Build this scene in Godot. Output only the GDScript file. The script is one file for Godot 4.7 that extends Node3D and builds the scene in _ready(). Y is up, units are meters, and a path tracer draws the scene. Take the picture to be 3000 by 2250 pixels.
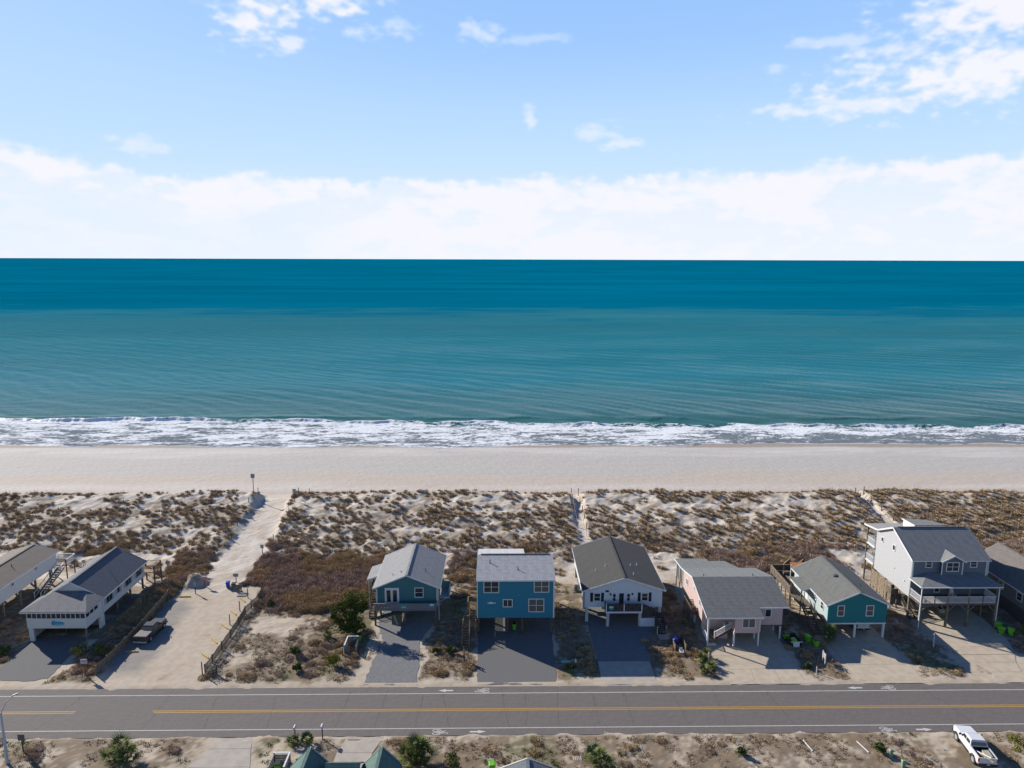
extends Node3D
# A row of beach houses on stilts between a road and the dunes, seen from a drone; metres, y up, the road runs along x and the sea lies towards -z.

const EXPOSURE := 1.9
const SEA_Y := -1.5
const ROAD_FAR := -82.85
const ROAD_NEAR := -73.4

var used := {}
var org := Vector3.ZERO
var rng := RandomNumberGenerator.new()
var mats := {}
var texs := {}
var n_low := FastNoiseLite.new()
var n_mid := FastNoiseLite.new()
var n_high := FastNoiseLite.new()
var n_ridge := FastNoiseLite.new()

# ------------------------------------------------------------------ mesh builder
class MB:
	var v := PackedVector3Array()
	var n := PackedVector3Array()
	var c := PackedColorArray()
	var o := Vector3.ZERO
	var col := Color.WHITE

	func tri(a: Vector3, b: Vector3, d: Vector3) -> void:
		var m := (d - a).cross(b - a).normalized()
		v.append(a - o); v.append(b - o); v.append(d - o)
		n.append(m); n.append(m); n.append(m)
		c.append(col); c.append(col); c.append(col)

	func quad(a: Vector3, b: Vector3, d: Vector3, e: Vector3) -> void:
		tri(a, b, d)
		tri(a, d, e)

	# a polygon (convex, in order) whose front faces away from the point "inside"
	func face(p: Array, inside: Vector3) -> void:
		var m: Vector3 = (p[2] - p[0]).cross(p[1] - p[0])
		var q := p.duplicate()
		var mid := Vector3.ZERO
		for x in q: mid += x
		mid /= q.size()
		if m.dot(mid - inside) < 0.0: q.reverse()
		for i in range(1, q.size() - 1): tri(q[0], q[i], q[i + 1])

	# eight corners: four below, four above in the same order
	func hexa(p: Array) -> void:
		var mid := Vector3.ZERO
		for x in p: mid += x
		mid /= 8.0
		face([p[0], p[1], p[2], p[3]], mid)
		face([p[4], p[5], p[6], p[7]], mid)
		for i in 4: face([p[i], p[(i + 1) % 4], p[4 + (i + 1) % 4], p[4 + i]], mid)

	func box(a: Vector3, b: Vector3) -> void:
		hexa([Vector3(a.x, a.y, a.z), Vector3(b.x, a.y, a.z), Vector3(b.x, a.y, b.z), Vector3(a.x, a.y, b.z),
			Vector3(a.x, b.y, a.z), Vector3(b.x, b.y, a.z), Vector3(b.x, b.y, b.z), Vector3(a.x, b.y, b.z)])

	# a polygon pushed along off
	func slab(p: Array, off: Vector3) -> void:
		var mid := Vector3.ZERO
		for x in p: mid += x
		mid = mid / p.size() + off * 0.5
		var q := []
		for x in p: q.append(x + off)
		face(p, mid)
		face(q, mid)
		for i in p.size():
			var j: int = (i + 1) % p.size()
			face([p[i], p[j], q[j], q[i]], mid)

	# a squared bar from p to q, w wide and h high
	func bar(p: Vector3, q: Vector3, w: float, h: float) -> void:
		var d := (q - p).normalized()
		var s := d.cross(Vector3.UP)
		if s.length() < 0.01: s = Vector3.RIGHT
		s = s.normalized() * w * 0.5
		var u := s.cross(d).normalized() * h * 0.5
		hexa([p - s - u, p + s - u, q + s - u, q - s - u, p - s + u, p + s + u, q + s + u, q - s + u])

	# a round tapered rod
	func rod(p: Vector3, q: Vector3, r0: float, r1: float, k := 8) -> void:
		var d := (q - p).normalized()
		var s := d.cross(Vector3.UP if absf(d.y) < 0.9 else Vector3.RIGHT).normalized()
		var u := s.cross(d)
		var mid := (p + q) * 0.5
		var lo := []
		var hi := []
		for i in k:
			var t := TAU * i / k
			var e := s * cos(t) + u * sin(t)
			lo.append(p + e * r0)
			hi.append(q + e * r1)
		face(lo, mid)
		face(hi, mid)
		for i in k: face([lo[i], lo[(i + 1) % k], hi[(i + 1) % k], hi[i]], mid)

	# rings of points joined one to the next (a lofted body), closed at both ends
	func loft(rings: Array) -> void:
		for r in rings.size() - 1:
			var a: Array = rings[r]
			var b: Array = rings[r + 1]
			var mid := Vector3.ZERO
			for x in a: mid += x
			for x in b: mid += x
			mid /= a.size() * 2.0
			for i in a.size():
				var j: int = (i + 1) % a.size()
				face([a[i], a[j], b[j], b[i]], mid)
		var all := Vector3.ZERO
		for x in rings[0]: all += x
		for x in rings[-1]: all += x
		all /= rings[0].size() * 2.0
		face(rings[0], all)
		face(rings[-1], all)

	func mesh() -> ArrayMesh:
		var a := []
		a.resize(Mesh.ARRAY_MAX)
		a[Mesh.ARRAY_VERTEX] = v
		a[Mesh.ARRAY_NORMAL] = n
		a[Mesh.ARRAY_COLOR] = c
		var m := ArrayMesh.new()
		m.add_surface_from_arrays(Mesh.PRIMITIVE_TRIANGLES, a)
		return m

func nb(colour = Color.WHITE) -> MB:
	var b := MB.new()
	b.o = org
	b.col = colour
	return b

# ------------------------------------------------------------------ naming
func numbered(called: String) -> String:
	var k: int = used.get(called, 0)
	used[called] = k + 1
	return called if k == 0 else "%s_%03d" % [called, k]

func tag(o: Node, label := "", category := "", group := "", kind := "") -> void:
	if label: o.set_meta("label", label)
	if category: o.set_meta("category", category)
	if group: o.set_meta("group", group)
	if kind: o.set_meta("kind", kind)

func thing(called: String, label: String, category: String, at: Vector3, group := "") -> Node3D:
	var o := Node3D.new()
	o.name = numbered(called)
	add_child(o)
	o.position = at
	org = at
	tag(o, label, category, group)
	return o

func part(parent: Node, called: String, b: MB, m: Material) -> MeshInstance3D:
	var o := MeshInstance3D.new()
	o.name = called
	o.mesh = b.mesh()
	o.mesh.surface_set_material(0, m)
	parent.add_child(o, true)
	return o

func one(called: String, b: MB, m: Material, label: String, category: String, at: Vector3, group := "", kind := "") -> MeshInstance3D:
	var o := MeshInstance3D.new()
	o.name = numbered(called)
	o.mesh = b.mesh()
	o.mesh.surface_set_material(0, m)
	add_child(o)
	o.position = at
	tag(o, label, category, group, kind)
	return o

func copy(o: Node3D, at: Vector3, turn := 0.0, label := "") -> Node3D:
	var base := String(o.name)
	if base.length() > 4 and base[-4] == "_" and base.right(3).is_valid_int(): base = base.left(-4)
	var r: Node3D = o.duplicate()
	r.name = numbered(base)
	add_child(r)
	r.position = at
	r.rotation.y = turn
	if label: r.set_meta("label", label)
	return r

# ------------------------------------------------------------------ textures and materials
func noise_image(seed_: int, freq: float, w: int, h: int, octaves := 4) -> Image:
	var f := FastNoiseLite.new()
	f.seed = seed_
	f.noise_type = FastNoiseLite.TYPE_SIMPLEX_SMOOTH
	f.frequency = freq
	f.fractal_octaves = octaves
	var im := f.get_seamless_image(w, h)
	im.convert(Image.FORMAT_L8)
	return im

# grey noise between lo and hi; st stretches it along u
func grain(key: String, seed_: int, freq: float, lo: float, hi: float, st := 1, size := 512, octaves := 4) -> ImageTexture:
	if texs.has(key): return texs[key]
	var im := noise_image(seed_, freq, size / st, size, octaves)
	if st > 1: im.resize(size, size, Image.INTERPOLATE_CUBIC)
	var d := im.get_data()
	for i in d.size(): d[i] = int(255.0 * clampf(lerpf(lo, hi, smoothstep(0.2, 0.8, d[i] / 255.0)), 0.0, 1.0))
	texs[key] = ImageTexture.create_from_image(Image.create_from_data(size, size, false, Image.FORMAT_L8, d))
	return texs[key]

func bumps(key: String, seed_: int, freq: float, strength: float, st := 1, size := 512, octaves := 4) -> ImageTexture:
	if texs.has(key): return texs[key]
	var im := noise_image(seed_, freq, size / st, size, octaves)
	if st > 1: im.resize(size, size, Image.INTERPOLATE_CUBIC)
	im.convert(Image.FORMAT_RGBA8)
	im.bump_map_to_normal_map(strength)
	texs[key] = ImageTexture.create_from_image(im)
	return texs[key]

# rows of roof shingles: 16 courses, each split into tabs of slightly different tone; rows run along u, or along v when turned
func shingle_tex(turned: bool) -> ImageTexture:
	var key := "shingle%d" % int(turned)
	if texs.has(key): return texs[key]
	var r := RandomNumberGenerator.new()
	r.seed = 77
	var s := 256
	var im := Image.create(s, s, false, Image.FORMAT_L8)
	for row in 16:
		var x := -r.randi_range(0, 12)
		while x < s:
			var w := r.randi_range(10, 26)
			var g := r.randf_range(0.90, 1.0)
			im.fill_rect(Rect2i(x, row * 16, w, 14), Color(g, g, g))
			im.fill_rect(Rect2i(x, row * 16 + 14, w, 2), Color(g * 0.72, g * 0.72, g * 0.72))
			x += w
	if turned: im.rotate_90(CLOCKWISE)
	texs[key] = ImageTexture.create_from_image(im)
	return texs[key]

# lap siding: eight courses, a groove under each
func lap_tex() -> ImageTexture:
	if texs.has("lap"): return texs["lap"]
	var im := Image.create(128, 128, false, Image.FORMAT_L8)
	im.fill(Color(0.5, 0.5, 0.5))
	for row in 8:
		for k in 16:
			var g := 0.25 + 0.5 * k / 15.0
			im.fill_rect(Rect2i(0, row * 16 + k, 128, 1), Color(g, g, g))
	im.convert(Image.FORMAT_RGBA8)
	im.bump_map_to_normal_map(3.0)
	texs["lap"] = ImageTexture.create_from_image(im)
	return texs["lap"]

func lin(r: float, g: float, b: float) -> Color:
	return Color(r, g, b).linear_to_srgb()

# base colour given as linear reflectance
func mat(key: String, c: Color, rough := 0.8, tex: Texture2D = null, scale := 0.5, normal: Texture2D = null, depth := 1.0) -> StandardMaterial3D:
	if mats.has(key): return mats[key]
	var m := StandardMaterial3D.new()
	m.albedo_color = c.linear_to_srgb()
	m.roughness = rough
	m.metallic_specular = 0.4
	if tex or normal:
		m.uv1_triplanar = true
		m.uv1_world_triplanar = true
		m.uv1_scale = Vector3.ONE * scale
	if tex: m.albedo_texture = tex
	if normal:
		m.normal_enabled = true
		m.normal_texture = normal
		m.normal_scale = depth
	mats[key] = m
	return m

func tinted(m: StandardMaterial3D) -> StandardMaterial3D:
	m.vertex_color_use_as_albedo = true
	return m

func siding(key: String, c: Color) -> StandardMaterial3D:
	var m := mat(key, c, 0.65, grain("paint", 5, 0.02, 0.95, 1.0, 4), 0.35, lap_tex(), 0.22)
	m.uv1_scale = Vector3.ONE * 0.7
	return m

func shingles(key: String, c: Color, along_x: bool) -> StandardMaterial3D:
	var m := mat(key, c, 0.95, shingle_tex(not along_x), 0.36)
	if not m.detail_enabled:
		m.detail_enabled = true
		m.detail_blend_mode = BaseMaterial3D.BLEND_MODE_MUL
		m.detail_albedo = grain("roofwear", 8, 0.006, 0.93, 1.0, 1)
	return m

func paint(key: String, c: Color, rough := 0.5) -> StandardMaterial3D:
	return mat(key, c, rough, grain("paint", 5, 0.02, 0.95, 1.0, 4), 0.6)

func timber(key: String, c: Color) -> StandardMaterial3D:
	return mat(key, c, 0.85, grain("wood", 9, 0.03, 0.55, 1.0, 8), 0.8)

# ------------------------------------------------------------------ the lie of the land
func path_mid(z: float) -> float:
	if z > -120.0: return lerpf(-47.0, -47.4, clampf((-108.0 - z) / 12.0, 0, 1))
	if z > -138.0: return lerpf(-47.4, -48.2, (-120.0 - z) / 18.0)
	return lerpf(-48.2, -50.2, clampf((-138.0 - z) / 16.0, 0, 1))

func path_mask(x: float, z: float) -> float:
	if z > -104.0 or z < -160.0: return 0.0
	var d := absf(x - path_mid(z)) + n_mid.get_noise_2d(x * 2.0, z * 2.0) * 1.1
	return 1.0 - smoothstep(2.6, 4.6, d)

# footpaths with rope rails through the dunes
func walk_mask(x: float, z: float) -> float:
	if z > -112.0 or z < -156.0: return 0.0
	var a := absf(x - (16.3 + 0.35 * sin(z * 0.2)))
	var b := absf(x - lerpf(79.0, 80.2, clampf((-135.0 - z) / 16.0, 0, 1)))
	return 1.0 - smoothstep(0.6, 1.5, minf(a, b))

const LEVEL := [[-53.2, -39.2, -111.0, -83.0], [-68.0, -58.5, -95.0, -83.0], [-19.0, -9.8, -111.0, -83.0], [-3.6, 8.0, -106.0, -83.0], [12.4, 24.5, -114.0, -83.0], [28.8, 41.0, -110.0, -83.0], [46.4, 55.8, -106.0, -83.0], [61.5, 74.0, -111.0, -83.0], [-34.5, -26.5, -73.4, -60.0], [-18.6, -13.0, -73.4, -60.0]]

func flat_area(x: float, z: float) -> float:
	# 1 where cars stand or drive: the ground is level there
	var f := 0.0
	for r in LEVEL:
		if x < r[0] - 1.6 or x > r[1] + 1.6: continue
		var d := maxf(maxf(r[0] - x, x - r[1]), maxf(r[2] - z, z - r[3]))
		f = maxf(f, 1.0 - smoothstep(-0.1, 1.6, d))
	return f

func land(x: float, z: float) -> float:
	if z < -163.0:
		return beach(x, z)
	# banks of blown sand along both kerbs of the road
	if z > -86.0:
		var d := maxf(z - ROAD_NEAR, ROAD_FAR - z)
		var y := lerpf(-0.06, 0.05, smoothstep(-0.5, 0.7, d + n_mid.get_noise_2d(x * 3.0, z * 3.0) * 0.9))
		y += smoothstep(0.5, 3.0, d) * (0.10 * (n_mid.get_noise_2d(x * 3.0, z * 3.0) + 0.25) + 0.05 * n_high.get_noise_2d(x * 4.0, z * 4.0)) * (1.0 - flat_area(x, z))
		if d > 0.5 : y = lerpf(y, -0.005, flat_area(x, z) * smoothstep(0.5, 1.5, d))
		return y
	var lumps := 0.16 * (n_mid.get_noise_2d(x * 3.0, z * 3.0) + 0.2) + 0.07 * n_high.get_noise_2d(x * 4.0, z * 4.0)
	if z > -108.0:
		return 0.05 * (1.0 - flat_area(x, z)) + lumps * (1.0 - flat_area(x, z)) - 0.005
	var zz := z + 2.5 * n_low.get_noise_1d(x * 1.5)
	var up := smoothstep(-115.0, -147.0, zz)
	var dune := 2.3 * up
	var crest := 0.55 * exp(-pow((zz + 149.5) / 3.0, 2.0))
	var hum := smoothstep(-112.0, -122.0, z)
	dune += crest + hum * (0.5 * n_low.get_noise_2d(x * 3.2, z * 3.6) + 0.26 * n_ridge.get_noise_2d(x, z * 1.2) + 0.25 * n_mid.get_noise_2d(x * 4.0, z * 4.0) + 0.08 * n_high.get_noise_2d(x * 4.0, z * 4.0))
	var p := maxf(path_mask(x, z), 0.75 * walk_mask(x, z))
	var way := 1.25 * smoothstep(-112.0, -146.0, z) + 0.09 * n_high.get_noise_2d(x * 5.0, z * 5.0) + 0.10 * n_mid.get_noise_2d(x * 3.0, z * 3.0)
	dune = lerpf(dune, way, p)
	# the heap of sand at the end of the parking strip
	var h := Vector2((x + 51.6) / 2.4, (z + 112.6) / 3.0).length()
	dune += 1.5 * (1.0 - smoothstep(0.1, 1.1, h + 0.35 * n_mid.get_noise_2d(x * 5.0, z * 5.0)))
	var fall := smoothstep(-151.0, -158.5, zz)
	dune = lerpf(dune, beach(x, z), fall)
	var lot := 0.05 * (1.0 - flat_area(x, z)) + lumps * (1.0 - flat_area(x, z)) - 0.005
	return lerpf(lot, dune, smoothstep(-108.0, -113.0, z))

func beach(x: float, z: float) -> float:
	var y := 0.35 - 1.85 * clampf((-158.0 - z) / 49.0, -0.2, 1.0)
	if z < -207.0: y = -1.5 - 0.045 * (-207.0 - z)
	y += 0.05 * n_mid.get_noise_2d(x * 0.8, z * 2.5) * smoothstep(-205.0, -198.0, z) + 0.03 * n_high.get_noise_2d(x, z * 2.0) * smoothstep(-205.0, -180.0, z)
	# the low step that the last tide cut
	y += 0.16 * smoothstep(-199.3, -198.4, z + 1.2 * n_low.get_noise_1d(x * 2.0)) * smoothstep(-150.0, -199.0, z)
	return y

# how thickly plants grow (0..1); the same map colours the litter under them
# the patch of brush between the beach path and the teal house
func thicket(x: float, z: float) -> float:
	var d := maxf(maxf(-44.2 - 0.05 * (z + 110.0) - x, x + 19.8), maxf(-121.5 - z, z + 103.5 - 0.12 * (x + 32.0)))
	return 0.97 * (1.0 - smoothstep(-1.0, 1.6, d + 4.0 * n_mid.get_noise_2d(x * 1.1 + 3.0, z * 1.1)))

func growth(x0: float, z: float) -> float:
	var w := 0.0
	var x := x0 + 1.3 * n_mid.get_noise_2d(x0 * 1.3 + 7.0, z * 1.3)
	if z > ROAD_NEAR:
		w = 0.56
		if x < -20.0 and x > -36.0: w = 0.3
	elif z > ROAD_FAR: return 0.0
	elif z > -112.0:
		if x < -58.0: w = 0.8 if (z < -95.0 or x < -67.0) else 0.0
		elif x < -53.3: w = 0.95
		elif x < -39.0: return 0.0
		elif x < -19.2: w = 0.84 - 0.9 * exp(-pow((x + 32.5) / 4.5, 2.0) - pow((z + 98.5) / 3.2, 2.0)) - 0.5 * exp(-pow((x + 36.0) / 2.5, 2.0) - pow((z + 90.0) / 6.0, 2.0))
		elif x < -10.5: w = 0.25
		elif x < -3.5: w = 0.8
		elif x < 7.6: return 0.0
		elif x < 13.0: w = 0.7
		elif x < 20.4: return 0.0
		elif x < 29.0: w = 0.78
		elif x < 40.4: return 0.0
		elif x < 46.0: w = 0.72
		elif x < 55.6: return 0.0
		elif x < 62.0: w = 0.62
		elif x < 73.0: w = 0.3
		else: w = 0.7
		w *= smoothstep(-83.0, -85.5, z)
	elif z > -124.0:
		w = 0.28 + 0.5 * n_low.get_noise_2d(x * 2.0 + 40.0, z * 2.0)
		if x > -59.0 and x < -50.5: w = maxf(w, 0.75)
		if x > -9.0 and x < -2.0: w = maxf(w, 0.75)
		if x > 35.5 and x < 47.0: w = maxf(w, 0.8)
		if x > 47.0 and x < 61.0: w = maxf(w, 0.85)
		if x > 74.0: w = maxf(w, 0.85)
	elif z > -153.0:
		w = 0.50 + 0.35 * n_low.get_noise_2d(x * 2.2, z * 3.2)
		w += 0.22 * smoothstep(66.0, 90.0, x) + 0.16 * smoothstep(-134.0, -126.0, z)
		w -= 0.18 * exp(-pow((z + 146.0) / 3.5, 2.0))
	if x0 < -18.0 and x0 > -50.0 and z < -97.0 and z > -126.0: w = maxf(w, thicket(x0, z))
	return clampf(w, 0.0, 1.0) * (1.0 - path_mask(x, z)) * (1.0 - walk_mask(x, z))

func land_colour(x: float, z: float) -> Color:
	var a := n_mid.get_noise_2d(x * 2.0, z * 2.0)
	var b := n_high.get_noise_2d(x * 3.0, z * 3.0)
	var sand := Color(0.335, 0.288, 0.228).lerp(Color(0.425, 0.388, 0.338), smoothstep(-108.0, -122.0, z + 9.0 * a))
	sand = sand.lerp(Color(0.304, 0.2394, 0.171), clampf(0.5 * a + 0.25, 0.0, 0.6))
	if z < -153.0:
		var dry := Color(0.318, 0.303, 0.285)
		var warm := Color(0.345, 0.300, 0.257)
		var s := z + 6.0 * n_low.get_noise_2d(x * 0.7, z * 2.0)
		sand = warm.lerp(dry, smoothstep(-172.0, -178.0, s))
		sand = sand.lerp(Color(0.385, 0.372, 0.352), smoothstep(-190.5, -196.0, s) * (0.55 + 0.6 * n_low.get_noise_2d(x * 1.5, z * 5.0)))
		sand = sand.lerp(Color(0.385, 0.355, 0.322), (1.0 - smoothstep(-163.0, -158.0, z)) * smoothstep(-167.0, -160.0, s))
		sand = sand.lerp(Color(0.228, 0.1938, 0.1634), smoothstep(-203.6, -206.2, z + 1.3 * n_low.get_noise_1d(x * 1.4)))
		# the dark wrack line along the last tide
		var wr := absf(s * 0.0 + z + 198.6 + 1.2 * n_low.get_noise_1d(x * 2.0))
		sand = sand.lerp(Color(0.1976, 0.1748, 0.1596), 0.75 * (1.0 - smoothstep(0.15, 0.7, wr)) * smoothstep(0.0, 0.3, n_mid.get_noise_2d(x * 0.6, z)))
		return sand
	var g := growth(x, z)
	var litter := Color(0.1178, 0.0874, 0.0593).lerp(Color(0.1748, 0.133, 0.0874), clampf(0.5 + b, 0.0, 1.0))
	if z > -100.0 and n_low.get_noise_2d(x * 2.5 + 90.0, z * 2.5) > 0.28: litter = litter.lerp(Color(0.0874, 0.0912, 0.0418), 0.6)
	var m := smoothstep(0.28, 0.62, g * 0.95 + 0.55 * a + 0.38 * b)
	if z < -108.0: m *= 0.72
	var c := sand.lerp(litter, m)
	# tyre-worn gravel beside the board fence
	if z > -109.0 and z < -84.0 and x > -54.0 and x < -38.0:
		var e := smoothstep(-47.0, -49.4, x - 0.10 * (z + 96.0) + 1.6 * a) * smoothstep(-108.0, -105.0, z) * smoothstep(-84.5, -88.0, z)
		c = c.lerp(Color(0.1596, 0.152, 0.1406), 0.85 * e)
	return c

func land_mesh() -> ArrayMesh:
	var xs := PackedFloat32Array()
	var zs := PackedFloat32Array()
	var x := -88.0
	while x < 88.0:
		xs.append(x)
		x += 0.4
	var step := 0.5
	var left := PackedFloat32Array()
	x = 88.0
	while x < 3000.0:
		xs.append(x)
		left.append(-x - 0.2)
		if x > 185.0: step *= 1.6
		x += step
	left.reverse()
	left.append_array(xs)
	xs = left
	var z := 60.0
	while z > -56.0:
		zs.append(z)
		z -= 12.0
	z = -58.0
	while z > -124.0:
		zs.append(z)
		z -= 0.36
	while z > -164.0:
		zs.append(z)
		z -= 0.42
	while z > -216.0:
		zs.append(z)
		z -= 0.8
	for q in [-220.0, -240.0, -300.0]: zs.append(q)
	return sheet(xs, zs, func(px, pz): return land(px, pz), func(px, pz): return land_colour(px, pz))

# a grid of points with smooth normals
func sheet(xs: PackedFloat32Array, zs: PackedFloat32Array, high: Callable, tone: Callable) -> ArrayMesh:
	var w := xs.size()
	var h := zs.size()
	var v := PackedVector3Array()
	var n := PackedVector3Array()
	var c := PackedColorArray()
	v.resize(w * h); n.resize(w * h); c.resize(w * h)
	for j in h:
		for i in w:
			v[j * w + i] = Vector3(xs[i], high.call(xs[i], zs[j]), zs[j])
			c[j * w + i] = tone.call(xs[i], zs[j])
	for j in h:
		for i in w:
			var a := v[j * w + maxi(i - 1, 0)]
			var b := v[j * w + mini(i + 1, w - 1)]
			var d := v[maxi(j - 1, 0) * w + i]
			var e := v[mini(j + 1, h - 1) * w + i]
			n[j * w + i] = (b - a).cross(d - e).normalized() * (1.0 if (b - a).cross(d - e).y > 0 else -1.0)
	var ix := PackedInt32Array()
	ix.resize((w - 1) * (h - 1) * 6)
	var k := 0
	for j in h - 1:
		for i in w - 1:
			var p := j * w + i
			# rows run towards -z: seen from above p, p+w, p+w+1 turn clockwise
			ix[k] = p; ix[k + 1] = p + w; ix[k + 2] = p + w + 1
			ix[k + 3] = p; ix[k + 4] = p + w + 1; ix[k + 5] = p + 1
			k += 6
	var a := []
	a.resize(Mesh.ARRAY_MAX)
	a[Mesh.ARRAY_VERTEX] = v
	a[Mesh.ARRAY_NORMAL] = n
	a[Mesh.ARRAY_COLOR] = c
	a[Mesh.ARRAY_INDEX] = ix
	var m := ArrayMesh.new()
	m.add_surface_from_arrays(Mesh.PRIMITIVE_TRIANGLES, a)
	return m

# ------------------------------------------------------------------ the sea
func break_z(x: float) -> float:
	return -235.5 + 0.035 * x + 3.0 * n_low.get_noise_1d(x * 1.1 + 300.0) + 1.6 * n_mid.get_noise_1d(x * 1.2)

func shore_z(x: float) -> float:
	return -208.5 + 3.4 * n_low.get_noise_1d(x * 1.3 + 70.0) + 0.7 * n_mid.get_noise_1d(x * 1.5) + 3.0 * exp(-pow((x + 30.0) / 70.0, 2.0))

func swell(x: float, z: float) -> float:
	var far := smoothstep(-770.0, -520.0, z)
	var turn := 0.56
	var wob := 9.0 * n_low.get_noise_2d(x * 0.22, z * 0.30)
	var s := (z - turn * x + wob) * TAU / 15.0
	var side := lerpf(0.28, 1.0, smoothstep(-130.0, 60.0, x))
	var h := lerpf(0.60, 0.40, smoothstep(-420.0, -300.0, z)) * side * (sin(s) + 0.28 * sin(2.0 * s + 0.6)) * clampf(0.5 + 1.0 * n_low.get_noise_2d(x * 0.35 + 50.0, z * 1.1), 0.1, 1.2)
	h += 0.09 * sin((z * 0.98 - 0.85 * x + 1.6 * wob) * TAU / 7.5) * (0.5 + n_low.get_noise_2d(x * 0.7 + 20.0, z))
	h += (0.10 - 0.05 * side) * n_mid.get_noise_2d(x * 0.5, z * 1.6)
	if z > -430.0: h += (0.06 - 0.03 * side) * n_high.get_noise_2d(x * 0.7, z * 2.0)
	return h * far

func sea_high(x: float, z: float) -> float:
	var b := break_z(x)
	var y := SEA_Y + swell(x, z) * lerpf(1.0, 0.25, smoothstep(b, b + 8.0, z))
	# the wave that is about to break, steep towards the shore, and one behind it
	var d := z - b
	var a := 0.95 * clampf(0.55 + 1.3 * n_low.get_noise_1d(x * 1.2 + 500.0), 0.1, 1.1)
	y += a * (exp(-pow((d + 1.2) / 2.6, 2.0)) if d < -1.2 else exp(-pow((d + 1.2) / 0.85, 2.0)))
	var d2 := z - b + 9.0 + 3.0 * n_low.get_noise_1d(x * 0.8 + 900.0) + 0.03 * x
	y += 0.42 * clampf(0.4 + 1.5 * n_low.get_noise_1d(x + 800.0), 0.0, 1.0) * (exp(-pow(d2 / 2.8, 2.0)) if d2 < 0.0 else exp(-pow(d2 / 1.2, 2.0)))
	if d > 0.0:
		y += 0.09 * (n_high.get_noise_2d(x * 2.0, z * 2.6) + n_mid.get_noise_2d(x, z * 1.8)) * (1.0 - smoothstep(4.0, 22.0, d))
	if z > -224.0:
		var s := shore_z(x)
		var bed := beach(x, z)
		y = maxf(y, bed + 0.05) if z < s else bed - 0.12
		if z > s - 0.8 and z < s: y = bed + 0.05
	return y

func sea_tone(x: float, z: float) -> Color:
	var deep := Color(0, 0.0972, 0.162)
	var mid := Color(0.0187, 0.1238, 0.162)
	var near := Color(0.0302, 0.1008, 0.1116)
	var d := -z
	var patch := n_low.get_noise_2d(x * 0.10, z * 0.35) + 0.6 * n_low.get_noise_2d(x * 0.5 + 400.0, z * 1.2)
	var c := mid.lerp(deep, smoothstep(600.0, 860.0, d + 160.0 * patch))
	c = near.lerp(c, smoothstep(236.0, 330.0, d + 25.0 * patch))
	c = c.lerp(Color(0.0324, 0.0756, 0.072), clampf(patch * 0.7, 0.0, 0.3) * (1.0 - smoothstep(260.0, 420.0, d)))
	var streak := n_low.get_noise_2d(x * 0.05 + 700.0, z * 0.22) + 0.7 * n_mid.get_noise_2d(x * 0.02, z * 0.12 + 60.0)
	return c * (1.0 + (0.10 + 0.14 * smoothstep(700.0, 1400.0, d)) * streak)

func surf_tone(x: float, z: float) -> Color:
	var b := break_z(x)
	var s := shore_z(x)
	var u := (z - b) / (s - b)
	var c := sea_tone(x, z).lerp(Color(0.1116, 0.1332, 0.1476), smoothstep(-0.05, 0.25, u))
	var wx := x + 5.0 * n_mid.get_noise_2d(x * 0.7, z * 1.5)
	var wz := z + 2.2 * n_mid.get_noise_2d(x * 0.9 + 50.0, z * 1.8)
	var n1 := n_mid.get_noise_2d(wx * 0.6, wz * 2.8)
	var n2 := n_high.get_noise_2d(wx * 0.9, wz * 2.6)
	var n3 := n_low.get_noise_2d(x * 1.6 + 33.0, z * 1.5)
	var n4 := n_high.get_noise_2d(wx * 2.4 + 80.0, wz * 5.0)
	var f := n1 * 0.8 + n2 * 0.6 + 0.4 * n3 + 0.45 * n4
	var want := -0.75
	if u > -0.06 and u < 0.03: want = 0.25 + 0.9 * n_low.get_noise_1d(x * 1.2 + 500.0)
	elif u >= 0.03: want = lerpf(lerpf(0.34, 0.10, smoothstep(0.10, 0.45, u)), -0.12, smoothstep(0.45, 1.0, u))
	want -= 0.42 * smoothstep(60.0, 125.0, x) * smoothstep(0.35, 0.7, u)
	var foam := smoothstep(-0.10, 0.22, f + want) * (1.0 if u > -0.06 else 0.0)
	# lacy edges of the swash: one at the water's edge and one left by the wave before
	var e := absf(z - s + 0.35)
	foam = maxf(foam, 0.85 * (1.0 - smoothstep(0.15, 0.55, e)) * smoothstep(-0.5, 0.2, n_mid.get_noise_1d(x * 1.5 + 5.0)))
	var e2 := absf(z - s + 4.0 + 3.0 * n_low.get_noise_1d(x * 2.6 + 9.0) + 1.2 * n_mid.get_noise_1d(x * 1.7 + 2.0))
	foam = maxf(foam, 0.8 * (1.0 - smoothstep(0.1, 0.5, e2)) * smoothstep(-0.1, 0.2, n_low.get_noise_1d(x * 1.9 + 13.0)))
	return c.lerp(Color(0.56, 0.58, 0.60), clampf(foam, 0.0, 1.0) * 0.95)

func water_material(key: String, rough: float, ripple: float, depth: float, shine: float) -> StandardMaterial3D:
	var m := StandardMaterial3D.new()
	m.vertex_color_use_as_albedo = true
	m.roughness = rough
	m.metallic_specular = shine
	m.uv1_triplanar = true
	m.uv1_world_triplanar = true
	m.uv1_scale = Vector3(ripple * 0.55, ripple, ripple)
	m.normal_enabled = true
	m.normal_texture = bumps("ripple", 21, 0.016, 10.0, 1, 1024, 5)
	m.normal_scale = depth
	m.resource_name = key
	return m

func spread(a: float, b: float, d: float) -> PackedFloat32Array:
	var r := PackedFloat32Array()
	var k := int(absf(b - a) / d)
	for i in k + 1: r.append(lerpf(a, b, float(i) / k))
	return r

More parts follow.
